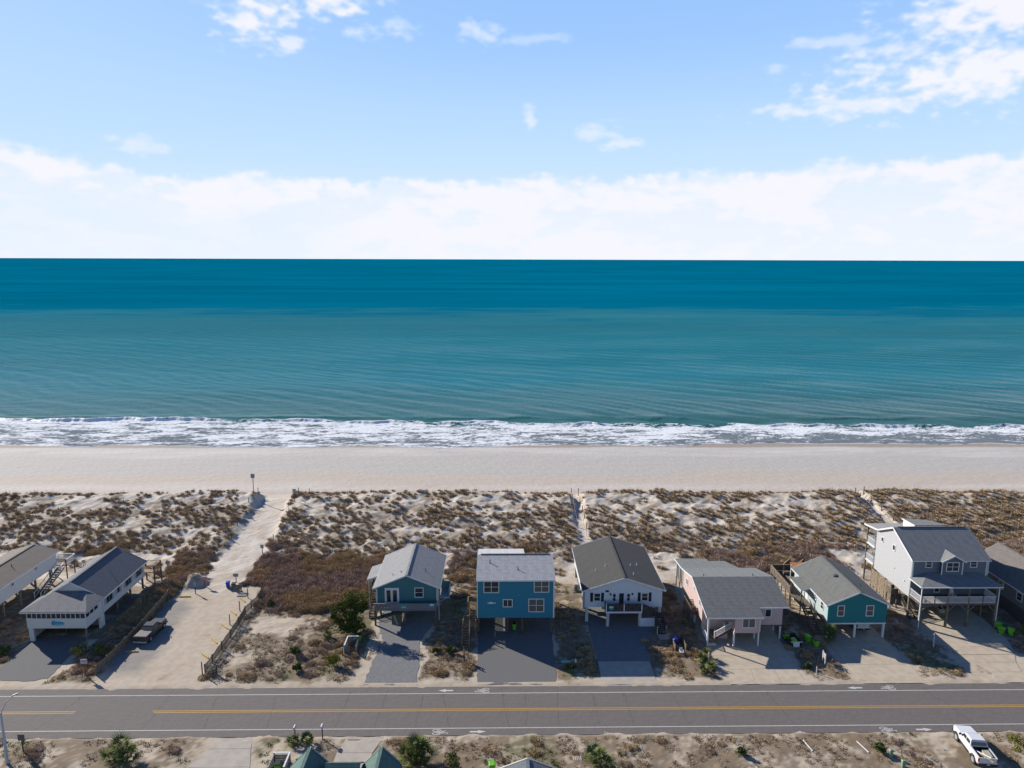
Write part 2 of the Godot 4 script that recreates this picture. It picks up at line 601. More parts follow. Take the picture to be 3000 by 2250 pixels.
func sea() -> void:
	var root := Node3D.new()
	root.name = "sea"
	add_child(root)
	tag(root, "", "", "", "structure")
	# gloss is lowered by hand belt by belt seawards, holding back grazing sky reflection
	var belts := [[-246.0, 0.075], [-262.0, 0.060], [-280.0, 0.047], [-300.0, 0.036], [-322.0, 0.027], [-348.0, 0.020], [-378.0, 0.0145], [-412.0, 0.010], [-452.0, 0.007], [-500.0, 0.0045], [-556.0, 0.0028], [-622.0, 0.0016], [-700.0, 0.0009], [-780.0, 0.0]]
	for k in belts.size() - 1:
		var rows := PackedFloat32Array()
		var rz: float = belts[k][0]
		while rz > belts[k + 1][0] + 0.4:
			rows.append(rz)
			rz -= 0.8 + 0.0022 * (-246.0 - rz)
		rows.append(belts[k + 1][0])
		var near := MeshInstance3D.new()
		near.name = "inshore_water"
		near.mesh = sheet(spread(-580, 580, 2.2), rows, func(x, z): return sea_high(x, z), func(x, z): return sea_tone(x, z))
		near.mesh.surface_set_material(0, water_material("sea water", 0.12, 0.05, 0.25, belts[k][1]))
		root.add_child(near, true)
	var surf := MeshInstance3D.new()
	surf.name = "surf"
	surf.mesh = sheet(spread(-215, 215, 0.42), spread(-202, -246, 0.34), func(x, z): return sea_high(x, z), func(x, z): return surf_tone(x, z))
	surf.mesh.surface_set_material(0, water_material("surf water", 0.3, 0.12, 0.6, 0.05))
	root.add_child(surf)
	# the open sea out to the horizon and to both sides, in ever larger steps
	var far := water_material("open sea water", 0.3, 0.05, 0.4, 0.0)
	var xs := PackedFloat32Array()
	var x := 0.0
	var dx := 14.0
	while x < 42000.0:
		xs.append(x)
		if x > 900.0: dx *= 1.13
		x += dx
	var both := PackedFloat32Array()
	for i in range(xs.size() - 1, 0, -1): both.append(-xs[i])
	both.append_array(xs)
	var reach := [[-780.0, 0.0005], [-870.0, 0.00025], [-1000.0, 0.0001], [-1200.0, 0.0], [-42000.0, 0.0]]  # the hand-lowered gloss carries on outwards, down to no sky reflection at all
	var dz := 8.0
	for k in 4:
		var zs := PackedFloat32Array()
		var z: float = reach[k][0]
		while z > reach[k + 1][0] + 4.0:
			zs.append(z)
			dz *= 1.03
			z -= dz
		zs.append(reach[k + 1][0])
		var out := MeshInstance3D.new()
		out.name = "open_water"
		out.mesh = sheet(both, zs, func(_x, _z): return SEA_Y, func(px, pz): return sea_tone(px, pz))
		out.mesh.surface_set_material(0, far if k == 3 else water_material("open sea water", 0.3, 0.05, 0.4, reach[k][1]))
		root.add_child(out, true)
	for side in [-1.0, 1.0]:
		var o := MeshInstance3D.new()
		o.name = "open_water"
		var sx := PackedFloat32Array([-42000, -8000, -2000, -1000, -580]) if side < 0 else PackedFloat32Array([580, 1000, 2000, 8000, 42000])
		o.mesh = sheet(sx, PackedFloat32Array([-216, -246, -400, -600, -780]), func(_x, _z): return SEA_Y, func(px, pz): return sea_tone(px, pz))
		o.mesh.surface_set_material(0, far)
		root.add_child(o, true)

# ------------------------------------------------------------------ the sky
const PUFFS := [[32.0, 11.6, 8.5, 2.2, 1.0], [33.5, 15.2, 6.5, 1.9, 1.0], [26.0, 10.4, 6.0, 0.8, 0.75], [-22.5, 18.5, 3.6, 1.3, 1.0], [-17.8, 16.8, 3.0, 2.0, 1.0], [-17.5, 18.8, 3.2, 1.1, 1.0], [-13.0, 18.4, 4.6, 1.6, 1.0], [-15.8, 14.9, 1.2, 0.7, 0.8], [7.6, 9.4, 2.0, 0.8, 0.55], [9.4, 8.5, 1.9, 0.5, 0.6],
	[2.2, 10.4, 0.5, 0.9, 0.6], [-26.0, 7.6, 2.2, 0.6, 0.5], [-10.5, 16.0, 1.5, 0.5, 0.6], [-1.6, 16.2, 1.7, 0.8, 0.6], [24.0, 14.6, 4.0, 0.5, 0.5], [-30.5, 17.8, 1.4, 0.5, 0.45], [2.6, 15.9, 2.8, 0.4, 0.35], [-7.5, 16.4, 1.3, 0.6, 0.5], [20.0, 13.2, 0.8, 0.4, 0.4], [28.0, 13.6, 3.0, 0.7, 0.7],
	[70.0, 16.0, 14.0, 3.0, 0.8], [115.0, 22.0, 18.0, 3.0, 0.7], [170.0, 14.0, 16.0, 3.0, 0.8], [-80.0, 20.0, 14.0, 3.0, 0.7], [-130.0, 17.0, 18.0, 4.0, 0.7]]
func sky_colour(az: float, el: float, fa: FastNoiseLite, fb: FastNoiseLite) -> Color:
	# degrees: az right of straight out to sea, el above the horizon; colours as seen
	var h := Color(0.905, 0.955, 1.0)
	var m := Color(0.765, 0.89, 1.0)
	var t := Color(0.615, 0.785, 1.0).lerp(Color(0.70, 0.84, 1.0), smoothstep(5.0, -45.0, az))
	var c := h.lerp(m, smoothstep(0.0, 9.5, el)).lerp(t, smoothstep(7.0, 18.5, el))
	c = c.lerp(Color(0.22, 0.42, 0.73), smoothstep(17.0, 45.0, el)).lerp(Color(0.10, 0.25, 0.52), smoothstep(40.0, 80.0, el))
	# thin clouds: a long bank above the horizon all round, and loose patches higher up
	var a := fa.get_noise_2d(az * 3.0, el * 9.0)
	var b := fb.get_noise_2d(az * 5.0, el * 11.0)
	var top := 6.0 + 1.1 * fa.get_noise_1d(az * 2.2) + 0.45 * b + 0.25 * fb.get_noise_2d(az * 12.0, 50.0 + el * 6.0) + 1.1 * smoothstep(-24.0, -36.0, az) + 0.9 * smoothstep(18.0, 34.0, az)
	var bank := smoothstep(top + 0.25, top - 0.5, el) * (0.55 + 0.45 * smoothstep(-0.35, 0.25, a + 0.5 * b - 0.035 * (top - el) + 0.25 * exp(-pow((az + 2.0) / 14.0, 2.0))))
	bank = lerpf(bank, bank * 0.55, smoothstep(2.0, 4.0, top - el) * smoothstep(-8.0, -18.0, az))
	var d := 0.0
	for s in PUFFS:
		if absf(az - s[0]) > s[2] * 1.8 or absf(el - s[1]) > s[3] * 1.8: continue
		var q := Vector2((az - s[0]) / s[2], (el - s[1]) / s[3]).length()
		if q < 1.8: d = maxf(d, s[4] * smoothstep(-0.22, 0.92, 1.0 - q + 0.5 * a + 0.9 * b + 0.3 * fb.get_noise_2d(az * 11.0 + el * 3.0, el * 20.0)) * (1.0 - smoothstep(1.4, 1.8, q)))
	return c.lerp(Color(0.975, 0.975, 1.0), clampf(maxf(bank, d), 0.0, 1.0) * 0.96)

func sky_texture() -> ImageTexture:
	var fa := FastNoiseLite.new()
	fa.seed = 4; fa.noise_type = FastNoiseLite.TYPE_SIMPLEX_SMOOTH; fa.frequency = 0.035; fa.fractal_octaves = 5
	var fb := FastNoiseLite.new()
	fb.seed = 11; fb.noise_type = FastNoiseLite.TYPE_SIMPLEX_SMOOTH; fb.frequency = 0.09; fb.fractal_octaves = 4
	var lo := Image.create(512, 256, false, Image.FORMAT_RGB8)
	for j in 256:
		for i in 512:
			lo.set_pixel(i, j, sky_colour(fposmod((i + 0.5) / 512.0 * 360.0 + 180.0, 360.0) - 180.0, maxf(0.0, 90.0 - (j + 0.5) / 256.0 * 180.0), fa, fb))
	var W := 4096
	lo.resize(W, W / 2, Image.INTERPOLATE_CUBIC)
	# the same sky again, finer, over the part that faces the sea
	var k := int(W * 46.0 / 360.0)
	for j in range(W / 4 - 250, W / 4 + 2):
		for i in range(-k, k):
			lo.set_pixel(posmod(i, W), j, sky_colour((i + 0.5) / W * 360.0, maxf(0.0, 90.0 - (j + 0.5) / W * 360.0), fa, fb))
	return ImageTexture.create_from_image(lo)

# ------------------------------------------------------------------ road and driveways
func flat_poly(b: MB, pts: Array, y: float, deep := 0.0) -> void:
	var p2 := PackedVector2Array()
	for p in pts: p2.append(Vector2(p[0], p[1]))
	var ix := Geometry2D.triangulate_polygon(p2)
	for i in range(0, ix.size(), 3):
		var q := [Vector3(p2[ix[i]].x, y, p2[ix[i]].y), Vector3(p2[ix[i + 1]].x, y, p2[ix[i + 1]].y), Vector3(p2[ix[i + 2]].x, y, p2[ix[i + 2]].y)]
		b.face(q, Vector3(q[0].x, y - 10.0, q[0].z))
	if deep > 0.0:
		var mid := Vector2.ZERO
		for p in p2: mid += p
		mid /= p2.size()
		for i in p2.size():
			var j := (i + 1) % p2.size()
			b.face([Vector3(p2[i].x, y, p2[i].y), Vector3(p2[j].x, y, p2[j].y), Vector3(p2[j].x, y - deep, p2[j].y), Vector3(p2[i].x, y - deep, p2[i].y)], Vector3(mid.x, y, mid.y))

func ring(b: MB, cx: float, cz: float, rx: float, rz: float, w: float, y: float, a0 := 0.0, a1 := TAU) -> void:
	var k := 20
	for i in k:
		var s := lerpf(a0, a1, float(i) / k)
		var t := lerpf(a0, a1, float(i + 1) / k)
		b.face([Vector3(cx + cos(s) * (rx - w), y, cz + sin(s) * (rz - w)), Vector3(cx + cos(s) * rx, y, cz + sin(s) * rz), Vector3(cx + cos(t) * rx, y, cz + sin(t) * rz), Vector3(cx + cos(t) * (rx - w), y, cz + sin(t) * (rz - w))], Vector3(cx, -9, cz))

func stroke(b: MB, pts: Array, w: float, y: float) -> void:
	for i in pts.size() - 1:
		var p := Vector3(pts[i][0], y, pts[i][1])
		var q := Vector3(pts[i + 1][0], y, pts[i + 1][1])
		var s := (q - p).normalized().cross(Vector3.UP) * w * 0.5
		b.face([p - s, p + s, q + s, q - s], Vector3(p.x, -9, p.z))

func bicycle(parent: Node, m: Material, x: float, z: float, way: float) -> void:
	# a painted bicycle lying on its side, pointing along x
	var b := nb()
	var y := 0.005
	var wheel := x - way * 0.55
	ring(b, wheel, z - 0.27, 0.5, 0.25, 0.09, y)
	ring(b, wheel, z + 0.27, 0.5, 0.25, 0.09, y)
	for l in [[[wheel, z - 0.27], [x + way * 0.25, z - 0.12], [x - way * 0.2, z + 0.05], [wheel, z - 0.27]], [[x - way * 0.2, z + 0.05], [x + way * 0.4, z + 0.2], [x + way * 0.25, z - 0.12]], [[wheel, z + 0.27], [x + way * 0.75, z + 0.17]],
			[[x + way * 0.75, z + 0.05], [x + way * 0.75, z + 0.3], [x + way * 0.65, z + 0.34]], [[x + way * 0.25, z - 0.12], [x + way * 0.45, z - 0.17]], [[x + way * 0.45, z - 0.28], [x + way * 0.45, z - 0.08]]]:
		stroke(b, l, 0.085, y)
	part(parent, "bicycle_symbol", b, m)

func arrow(parent: Node, m: Material, x: float, z: float, way: float) -> void:
	var b := nb()
	var y := 0.005
	b.face([Vector3(x - way * 0.95, y, z - 0.13), Vector3(x - way * 0.95, y, z + 0.13), Vector3(x, y, z + 0.13), Vector3(x, y, z - 0.13)], Vector3(x, -9, z))
	b.face([Vector3(x, y, z - 0.30), Vector3(x, y, z + 0.30), Vector3(x + way * 0.95, y, z)], Vector3(x, -9, z))
	part(parent, "lane_arrow", b, m)

func road() -> void:
	var asphalt := mat("asphalt", Color(0.100, 0.089, 0.084), 0.9, grain("asphalt", 41, 0.03, 0.96, 1.0, 8, 1024), 0.09, bumps("sandbump", 13, 0.02, 6.0, 1, 512, 5), 0.15)
	var white := mat("road white", Color(0.4836, 0.4758, 0.4524), 0.8, grain("worn", 42, 0.03, 0.7, 1.0), 0.7)
	var yellow := mat("road yellow", Color(0.4524, 0.2574, 0.0351), 0.8, grain("worn", 42, 0.03, 0.7, 1.0), 0.7)
	var dark := mat("crack", Color(0.0546, 0.0507, 0.0468), 0.9)
	var root := Node3D.new()
	root.name = "road"
	add_child(root)
	tag(root, "", "", "", "structure")
	org = Vector3.ZERO
	var b := nb()
	b.box(Vector3(-1500, -0.25, ROAD_FAR), Vector3(1500, 0, ROAD_NEAR))
	part(root, "asphalt", b, asphalt)
	for z in [-81.42, -74.69]:
		b = nb()
		b.box(Vector3(-1500, 0, z - 0.06), Vector3(1500, 0.005, z + 0.06))
		part(root, "edge_line", b, white)
	for z in [-78.29, -77.98]:
		for s in [[-1500.0, -51.3], [-41.8, 1500.0]]:
			b = nb()
			b.box(Vector3(s[0] + (z + 78.0), 0, z - 0.065), Vector3(s[1], 0.005, z + 0.065))
			part(root, "centre_line", b, yellow)
	bicycle(root, white, -2.5, -82.0, -1.0)
	bicycle(root, white, -6.9, -74.03, 1.0)
	bicycle(root, white, 49.4, -82.05, -1.0)
	bicycle(root, white, 45.3, -73.85, 1.0)
	arrow(root, white, -7.0, -82.04, -1.0)
	arrow(root, white, -2.65, -74.04, 1.0)
	arrow(root, white, 45.3, -82.04, -1.0)
	arrow(root, white, 49.4, -73.83, 1.0)
	b = nb()
	for l in [[[12.0, -74.0], [12.03, -73.65], [11.95, -73.55]], [[12.0, -73.9], [12.12, -73.85], [12.1, -73.72]], [[12.2, -73.75], [12.28, -73.85], [12.3, -73.7], [12.38, -73.85], [12.4, -73.72]]]: stroke(b, l, 0.03, 0.006)
	part(root, "spray_mark", b, white)
	var r := RandomNumberGenerator.new()
	r.seed = 5
	for k in [[-9.75, -10.07], [-7.4, -6.05], [0.1, 0.85], [7.1, 6.7], [11.5, 11.7], [15.4, 15.7], [-19.05, -19.3], [-14.4, -14.7], [-41.5, -41.65], [-35.5, -34.6], [-28.2, -27.3], [3.1, 3.0], [21.5, 22.3], [33.5, 34.6], [-52.0, -54.0], [54.0, 56.0], [27.0, 26.6]]:
		var pts := []
		for i in 12:
			var t := i / 11.0
			pts.append([lerpf(k[0], k[1], t) + r.randf_range(-0.13, 0.13), lerpf(-82.6 if r.randf() < 0.4 else -81.2, -74.9, t)])
		b = nb()
		stroke(b, pts, 0.045, 0.003)
		part(root, "crack", b, dark)

func ragged(pts: Array, amount: float, seed_: int) -> Array:
	var r := RandomNumberGenerator.new()
	r.seed = seed_
	var out := []
	for i in pts.size():
		var p: Array = pts[i]
		var q: Array = pts[(i + 1) % pts.size()]
		var k := maxi(1, int(Vector2(p[0] - q[0], p[1] - q[1]).length() / 0.7))
		for j in k:
			var t := float(j) / k
			var w := amount if j > 0 else amount * 0.4
			out.append([lerpf(p[0], q[0], t) + r.randf_range(-w, w), lerpf(p[1], q[1], t) + r.randf_range(-w, w)])
	return out

func drive(called: String, pts: Array, m: Material, rough_edge := 0.0) -> void:
	org = Vector3.ZERO
	var b := nb()
	flat_poly(b, ragged(pts, rough_edge, pts.size()) if rough_edge > 0.0 else pts, 0.03, 0.12)
	var o := one(called, b, m, "", "", Vector3.ZERO, "", "structure")
	o.remove_meta("label")

# a concrete drive poured in panels with open joints between them
func paved(called: String, rows: Array, m: Material) -> void:
	org = Vector3.ZERO
	var root := Node3D.new()
	root.name = numbered(called)
	add_child(root)
	tag(root, "", "", "", "structure")
	for i in rows.size() - 1:
		var a: Array = rows[i]
		var c: Array = rows[i + 1]
		var k: int = a[3]
		for j in k:
			var s := float(j) / k
			var t := float(j + 1) / k
			var g := 0.02
			var p := [[lerpf(a[1], a[2], s) + g, a[0] - g], [lerpf(a[1], a[2], t) - g, a[0] - g], [lerpf(c[1], c[2], t) - g, c[0] + g], [lerpf(c[1], c[2], s) + g, c[0] + g]]
			var b := nb()
			flat_poly(b, p, 0.035 + 0.006 * ((i * 3 + j * 5) % 3), 0.15)
			part(root, "concrete_panel", b, m)

func drives() -> void:
	var gravel := mat("gravel", Color(0.1287, 0.131, 0.1326), 0.95, grain("gravelgrain", 43, 0.09, 0.72, 1.0, 1, 1024, 4), 0.12, bumps("gravelbump", 44, 0.06, 8.0), 0.2)
	var worn := mat("worn asphalt", Color(0.1209, 0.1248, 0.1287), 0.95, grain("wornasphalt", 45, 0.012, 0.94, 1.0, 1, 1024, 6), 0.09, bumps("gravelbump", 44, 0.06, 8.0), 0.15)
	var concrete := mat("concrete", Color(0.335, 0.285, 0.22), 0.9, grain("concrete", 46, 0.008, 0.94, 1.0, 1, 512, 6), 0.14)
	var old := mat("grey concrete", Color(0.29, 0.262, 0.225), 0.9, grain("concrete", 46, 0.008, 0.94, 1.0, 1, 512, 6), 0.14)
	drive("gravel_driveway", [[-66.9, -85.0], [-67.1, -98.4], [-59.3, -98.4], [-59.2, -89.5], [-58.9, -85.2], [-61.0, -84.6]], gravel, 0.18)
	drive("asphalt_driveway", [[-17.7, -83.3], [-17.4, -89.3], [-16.9, -94.0], [-18.3, -98.5], [-18.3, -110.5], [-10.2, -110.5], [-10.3, -98.0], [-11.6, -94.0], [-11.1, -88.3], [-10.8, -83.3]], worn, 0.14)
	drive("asphalt_driveway", [[-3.1, -83.2], [-3.25, -91.6], [-3.25, -105.0], [7.5, -105.0], [7.4, -88.5], [7.35, -86.2], [7.1, -83.2]], gravel, 0.1)
	drive("asphalt_driveway", [[13.2, -88.42], [13.0, -98.0], [13.0, -113.5], [23.6, -113.5], [23.0, -97.0], [20.3, -91.5], [20.25, -88.42]], worn, 0.0)
	paved("concrete_apron", [[-83.1, 12.95, 20.25, 1], [-85.3, 13.1, 20.2, 1], [-88.4, 13.2, 20.26, 1]], old)
	paved("concrete_driveway", [[-82.95, 29.6, 39.6, 3], [-86.3, 30.3, 39.6, 3], [-89.6, 29.2, 39.9, 2], [-93.5, 29.15, 40.1, 2], [-109.0, 29.15, 40.5, 2]], concrete)
	paved("concrete_driveway", [[-82.95, 46.8, 55.2, 1], [-87.3, 46.75, 55.3, 1], [-93.0, 46.8, 55.3, 1], [-105.5, 47.2, 55.4, 2]], concrete)
	paved("concrete_driveway", [[-82.95, 64.2, 69.1, 1], [-85.3, 65.2, 69.3, 1], [-87.6, 64.6, 70.2, 1], [-89.5, 63.8, 71.4, 1]], concrete)
	paved("concrete_driveway", [[-89.55, 63.8, 71.4, 1], [-91.5, 63.1, 72.4, 1], [-94.7, 62.4, 73.4, 2], [-110.0, 62.3, 73.6, 2]], concrete)
	paved("concrete_driveway", [[-56.0, -34.9, -26.0, 1], [-68.5, -33.8, -27.0, 1], [-71.4, -32.6, -27.9, 1], [-73.2, -32.3, -28.3, 1]], old)
	paved("concrete_driveway", [[-66.0, -18.3, -14.6, 1], [-70.6, -18.2, -14.2, 1], [-73.2, -17.6, -13.4, 1]], old)
	drive("gravel_driveway", [[48.2, -70.6], [51.3, -71.4], [53.6, -71.2], [54.6, -64.0], [47.8, -64.0]], worn, 0.25)

# ------------------------------------------------------------------ house kit
func pt(f: String, u: float, y: float, plane: float, off: float) -> Vector3:
	if f == "z": return Vector3(u, y, plane + off)
	if f == "x-": return Vector3(plane - off, y, u)
	return Vector3(plane + off, y, u)

func window(root: Node, f: String, u0: float, y0: float, u1: float, y1: float, plane: float, nx := 1, ny := 2, frame: Material = null, glass: Material = null) -> Node:
	if frame == null: frame = paint("white trim", Color(0.5075, 0.5173, 0.5270))
	if glass == null: glass = mats["glass"]
	var w := 0.11
	var b := nb()
	b.box(pt(f, u0, y0, plane, 0), pt(f, u0 + w, y1, plane, 0.06))
	b.box(pt(f, u1 - w, y0, plane, 0), pt(f, u1, y1, plane, 0.06))
	b.box(pt(f, u0 + w, y1 - w, plane, 0), pt(f, u1 - w, y1, plane, 0.06))
	b.box(pt(f, u0 + w, y0, plane, 0), pt(f, u1 - w, y0 + w, plane, 0.09))
	var iw := (u1 - u0 - 2 * w) / nx
	var ih := (y1 - y0 - 2 * w) / ny
	for i in range(1, nx): b.box(pt(f, u0 + w + iw * i - 0.035, y0 + w, plane, 0), pt(f, u0 + w + iw * i + 0.035, y1 - w, plane, 0.05))
	for j in range(1, ny):
		for i in nx: b.box(pt(f, u0 + w + iw * i + (0.035 if i > 0 else 0.0), y0 + w + ih * j - 0.03, plane, 0), pt(f, u0 + w + iw * (i + 1) - (0.035 if i < nx - 1 else 0.0), y0 + w + ih * j + 0.03, plane, 0.045))
	var o := part(root, "window", b, frame)
	for i in nx:
		for j in ny:
			b = nb()
			b.box(pt(f, u0 + w + iw * i + 0.01, y0 + w + ih * j + 0.01, plane, 0.004), pt(f, u0 + w + iw * (i + 1) - 0.01, y0 + w + ih * (j + 1) - 0.01, plane, 0.02))
			part(o, "pane", b, glass)
	return o

func plain_box(root: Node, called: String, a: Vector3, c: Vector3, m: Material) -> MeshInstance3D:
	var b := nb()
	b.box(a, c)
	return part(root, called, b, m)

func post(root: Node, x: float, z: float, y0: float, y1: float, w: float, m: Material, called := "post") -> void:
	plain_box(root, called, Vector3(x - w / 2, y0, z - w / 2), Vector3(x + w / 2, y1, z + w / 2), m)

func beam(root: Node, called: String, p: Vector3, q: Vector3, w: float, h: float, m: Material) -> MeshInstance3D:
	var b := nb()
	b.bar(p, q, w, h)
	return part(root, called, b, m)

func wall(root: Node, f: String, pts: Array, plane: float, m: Material, thick := 0.16) -> MeshInstance3D:
	var b := nb()
	var p := []
	for q in pts: p.append(pt(f, q[0], q[1], plane, 0.0))
	b.slab(p, pt(f, 0, 0, 0, -thick))
	return part(root, "wall", b, m)

func slope(root: Node, pts: Array, m: Material, thick := 0.14, called := "roof") -> MeshInstance3D:
	var b := nb()
	b.slab(pts, Vector3(0, -thick, 0))
	return part(root, called, b, m)

func vent(roof: Node, x: float, y: float, z: float, h := 0.45, r := 0.05, m: Material = null) -> void:
	var b := nb()
	b.rod(Vector3(x, y - 0.25, z), Vector3(x, y + h, z), r, r, 8)
	b.rod(Vector3(x, y - 0.15, z), Vector3(x, y + 0.08, z), r * 2.6, r * 1.2, 8)
	part(roof, "vent_pipe", b, m if m else mat("black rubber", Color(0.0234, 0.0234, 0.0234), 0.7))

# a rail between two points: posts, top and bottom rail and uprights
func railing(root: Node, p: Vector3, q: Vector3, h: float, m: Material, gap := 0.13, w := 0.035, solid := false) -> void:
	var b := nb()
	var up := Vector3(0, h, 0)
	b.bar(p + up, q + up, 0.1, 0.05)
	b.bar(p + Vector3(0, 0.1, 0), q + Vector3(0, 0.1, 0), 0.05, 0.08)
	var n := maxi(1, int((q - p).length() / gap))
	for i in range(1, n):
		var a := p.lerp(q, float(i) / n)
		b.box(a + Vector3(-w / 2, 0.14, -w / 2), a + Vector3(w / 2, h - 0.025, w / 2))
	if solid:
		b.bar(p + Vector3(0, h * 0.5, 0), q + Vector3(0, h * 0.5, 0), 0.02, h - 0.25)
	part(root, "railing", b, m)

# a straight flight; p at the foot, q at the head (middle of the treads), side across
func stairs(root: Node, p: Vector3, q: Vector3, side: Vector3, n: int, wood: Material, rail: Material = null, rail_h := 0.95, gap := 0.14) -> void:
	var run := Vector3(q.x - p.x, 0, q.z - p.z)
	var d := run.normalized()
	var deep := run.length() / n
	for i in n:
		var c := p.lerp(q, (i + 0.5) / n)
		c.y = p.y + (q.y - p.y) * (i + 1.0) / n
		var b := nb()
		var e := d * deep * 0.5
		b.hexa([c - side - e - Vector3(0, 0.05, 0), c + side - e - Vector3(0, 0.05, 0), c + side + e * 0.9 - Vector3(0, 0.05, 0), c - side + e * 0.9 - Vector3(0, 0.05, 0), c - side - e, c + side - e, c + side + e * 0.9, c - side + e * 0.9])
		part(root, "stair_tread", b, wood)
	for s in [-1.0, 1.0]:
		beam(root, "stringer", p + side * s * 1.04 + Vector3(0, 0.05, 0), q + side * s * 1.04 - Vector3(0, 0.1, 0), 0.05, 0.26, wood)
		if rail:
			railing(root, p + side * s * 1.04 + Vector3(0, 0.1, 0), q + side * s * 1.04, rail_h, rail, gap)
			post(root, p.x + side.x * s * 1.04, p.z + side.z * s * 1.04, p.y - 0.02, p.y + rail_h + 0.15, 0.1, rail, "newel")

# walls and roof of a house whose ridge runs towards the sea
func gable_z(root: Node, x0: float, x1: float, zf: float, zb: float, yb: float, ye: float, ya: float, ov: float, ovz: float, front: Material, left: Material, right: Material, roof: Material, trim: Material, cx := 1e9) -> Array:
	if cx > 1e8: cx = (x0 + x1) * 0.5
	var t := 0.15
	var fl := func(x: float) -> float: return lerpf(ya, ye, (cx - x) / (cx - x0 + ov)) if x < cx else lerpf(ya, ye, (x - cx) / (x1 + ov - cx))
	var g := [[x0, yb], [x1, yb], [x1, fl.call(x1) - t - 0.02], [cx, ya - t - 0.02], [x0, fl.call(x0) - t - 0.02]]
	wall(root, "z", g, zf, front)
	wall(root, "z", g, zb + 0.16, front)
	wall(root, "x-", [[zf - 0.161, yb], [zb + 0.161, yb], [zb + 0.161, fl.call(x0) - t - 0.02], [zf - 0.161, fl.call(x0) - t - 0.02]], x0, left)
	wall(root, "x+", [[zf - 0.161, yb], [zb + 0.161, yb], [zb + 0.161, fl.call(x1) - t - 0.02], [zf - 0.161, fl.call(x1) - t - 0.02]], x1, right)
	plain_box(root, "floor", Vector3(x0 + 0.162, yb, zb + 0.162), Vector3(x1 - 0.162, yb + 0.25, zf - 0.162), timber("joists", Color(0.156, 0.117, 0.078)))
	var out := []
	for s in [[x0 - ov, -1.0], [x1 + ov, 1.0]]:
		var r := slope(root, [Vector3(cx, ya, zf + ovz), Vector3(s[0], ye, zf + ovz), Vector3(s[0], ye, zb - ovz), Vector3(cx, ya, zb - ovz)], roof, t)
		out.append(r)
		for zz in [zf + ovz + 0.02, zb - ovz - 0.02]:
			beam(root, "rake_board", Vector3(cx, ya - t * 0.55, zz), Vector3(s[0], ye - t * 0.55, zz), 0.04, 0.2, trim)
		beam(root, "fascia", Vector3(s[0] + s[1] * 0.02, ye - 0.1, zf + ovz), Vector3(s[0] + s[1] * 0.02, ye - 0.1, zb - ovz), 0.04, 0.17, trim)
	var b := nb()
	b.bar(Vector3(cx, ya + 0.02, zf + ovz), Vector3(cx, ya + 0.02, zb - ovz), 0.34, 0.05)
	part(out[0], "ridge_cap", b, roof)
	return out

# ------------------------------------------------------------------ the houses, from left to right
func house_brown_roof() -> void:
	var h := thing("beach_house", "white house under a shallow brown roof at the left edge", "house", Vector3(-78.5, 0, -107), "beach houses on stilts")
	var white := siding("white siding", Color(0.4858, 0.4963, 0.5069))
	var trim := paint("white trim", Color(0.5075, 0.5173, 0.5270))
	var roof := shingles("brown shingles", Color(0.165, 0.142, 0.12), false)
	var wood := timber("grey timber", Color(0.16, 0.132, 0.104))
	var r := gable_z(h, -82.3, -75.0, -97.0, -114.0, 2.75, 5.25, 6.35, 0.4, 0.3, white, white, white, roof, trim, -78.7)
	vent(r[1], -77.2, 5.95, -106.5)
	vent(r[1], -77.6, 6.0, -100.5)
	for w in [[-103.5, -102.8], [-109.0, -108.4]]: window(h, "x+", w[0], 4.25, w[1], 5.35 - 0.25, -75.0)
	for z in [-97.4, -101.2, -105.0, -108.8, -112.6]:
		for x in [-75.4, -78.7, -82.0]: post(h, x, z, -0.02, 2.75, 0.25, timber("pale piles", Color(0.24, 0.224, 0.2)))
	for z in [-99.3, -106.9]: beam(h, "cross_brace", Vector3(-75.4, 0.4, z - 1.6), Vector3(-75.4, 2.5, z + 1.6), 0.06, 0.18, wood)
	# deck behind the house and its stair down to the yard
	plain_box(h, "deck", Vector3(-78.0, 2.45, -116.9), Vector3(-73.6, 2.6, -114.32), wood)
	for p in [[-77.8, -116.7], [-73.8, -116.7], [-73.8, -114.5]]: post(h, p[0], p[1], -0.02, 3.6, 0.14, wood)
	railing(h, Vector3(-78.0, 2.6, -116.85), Vector3(-73.65, 2.6, -116.85), 1.0, trim)
	railing(h, Vector3(-73.65, 2.6, -116.8), Vector3(-73.65, 2.6, -114.4), 1.0, trim)
	stairs(h, Vector3(-74.3, 0.02, -107.4), Vector3(-74.3, 2.45, -113.9), Vector3(0.5, 0, 0), 13, wood, trim, 0.9, 0.9)

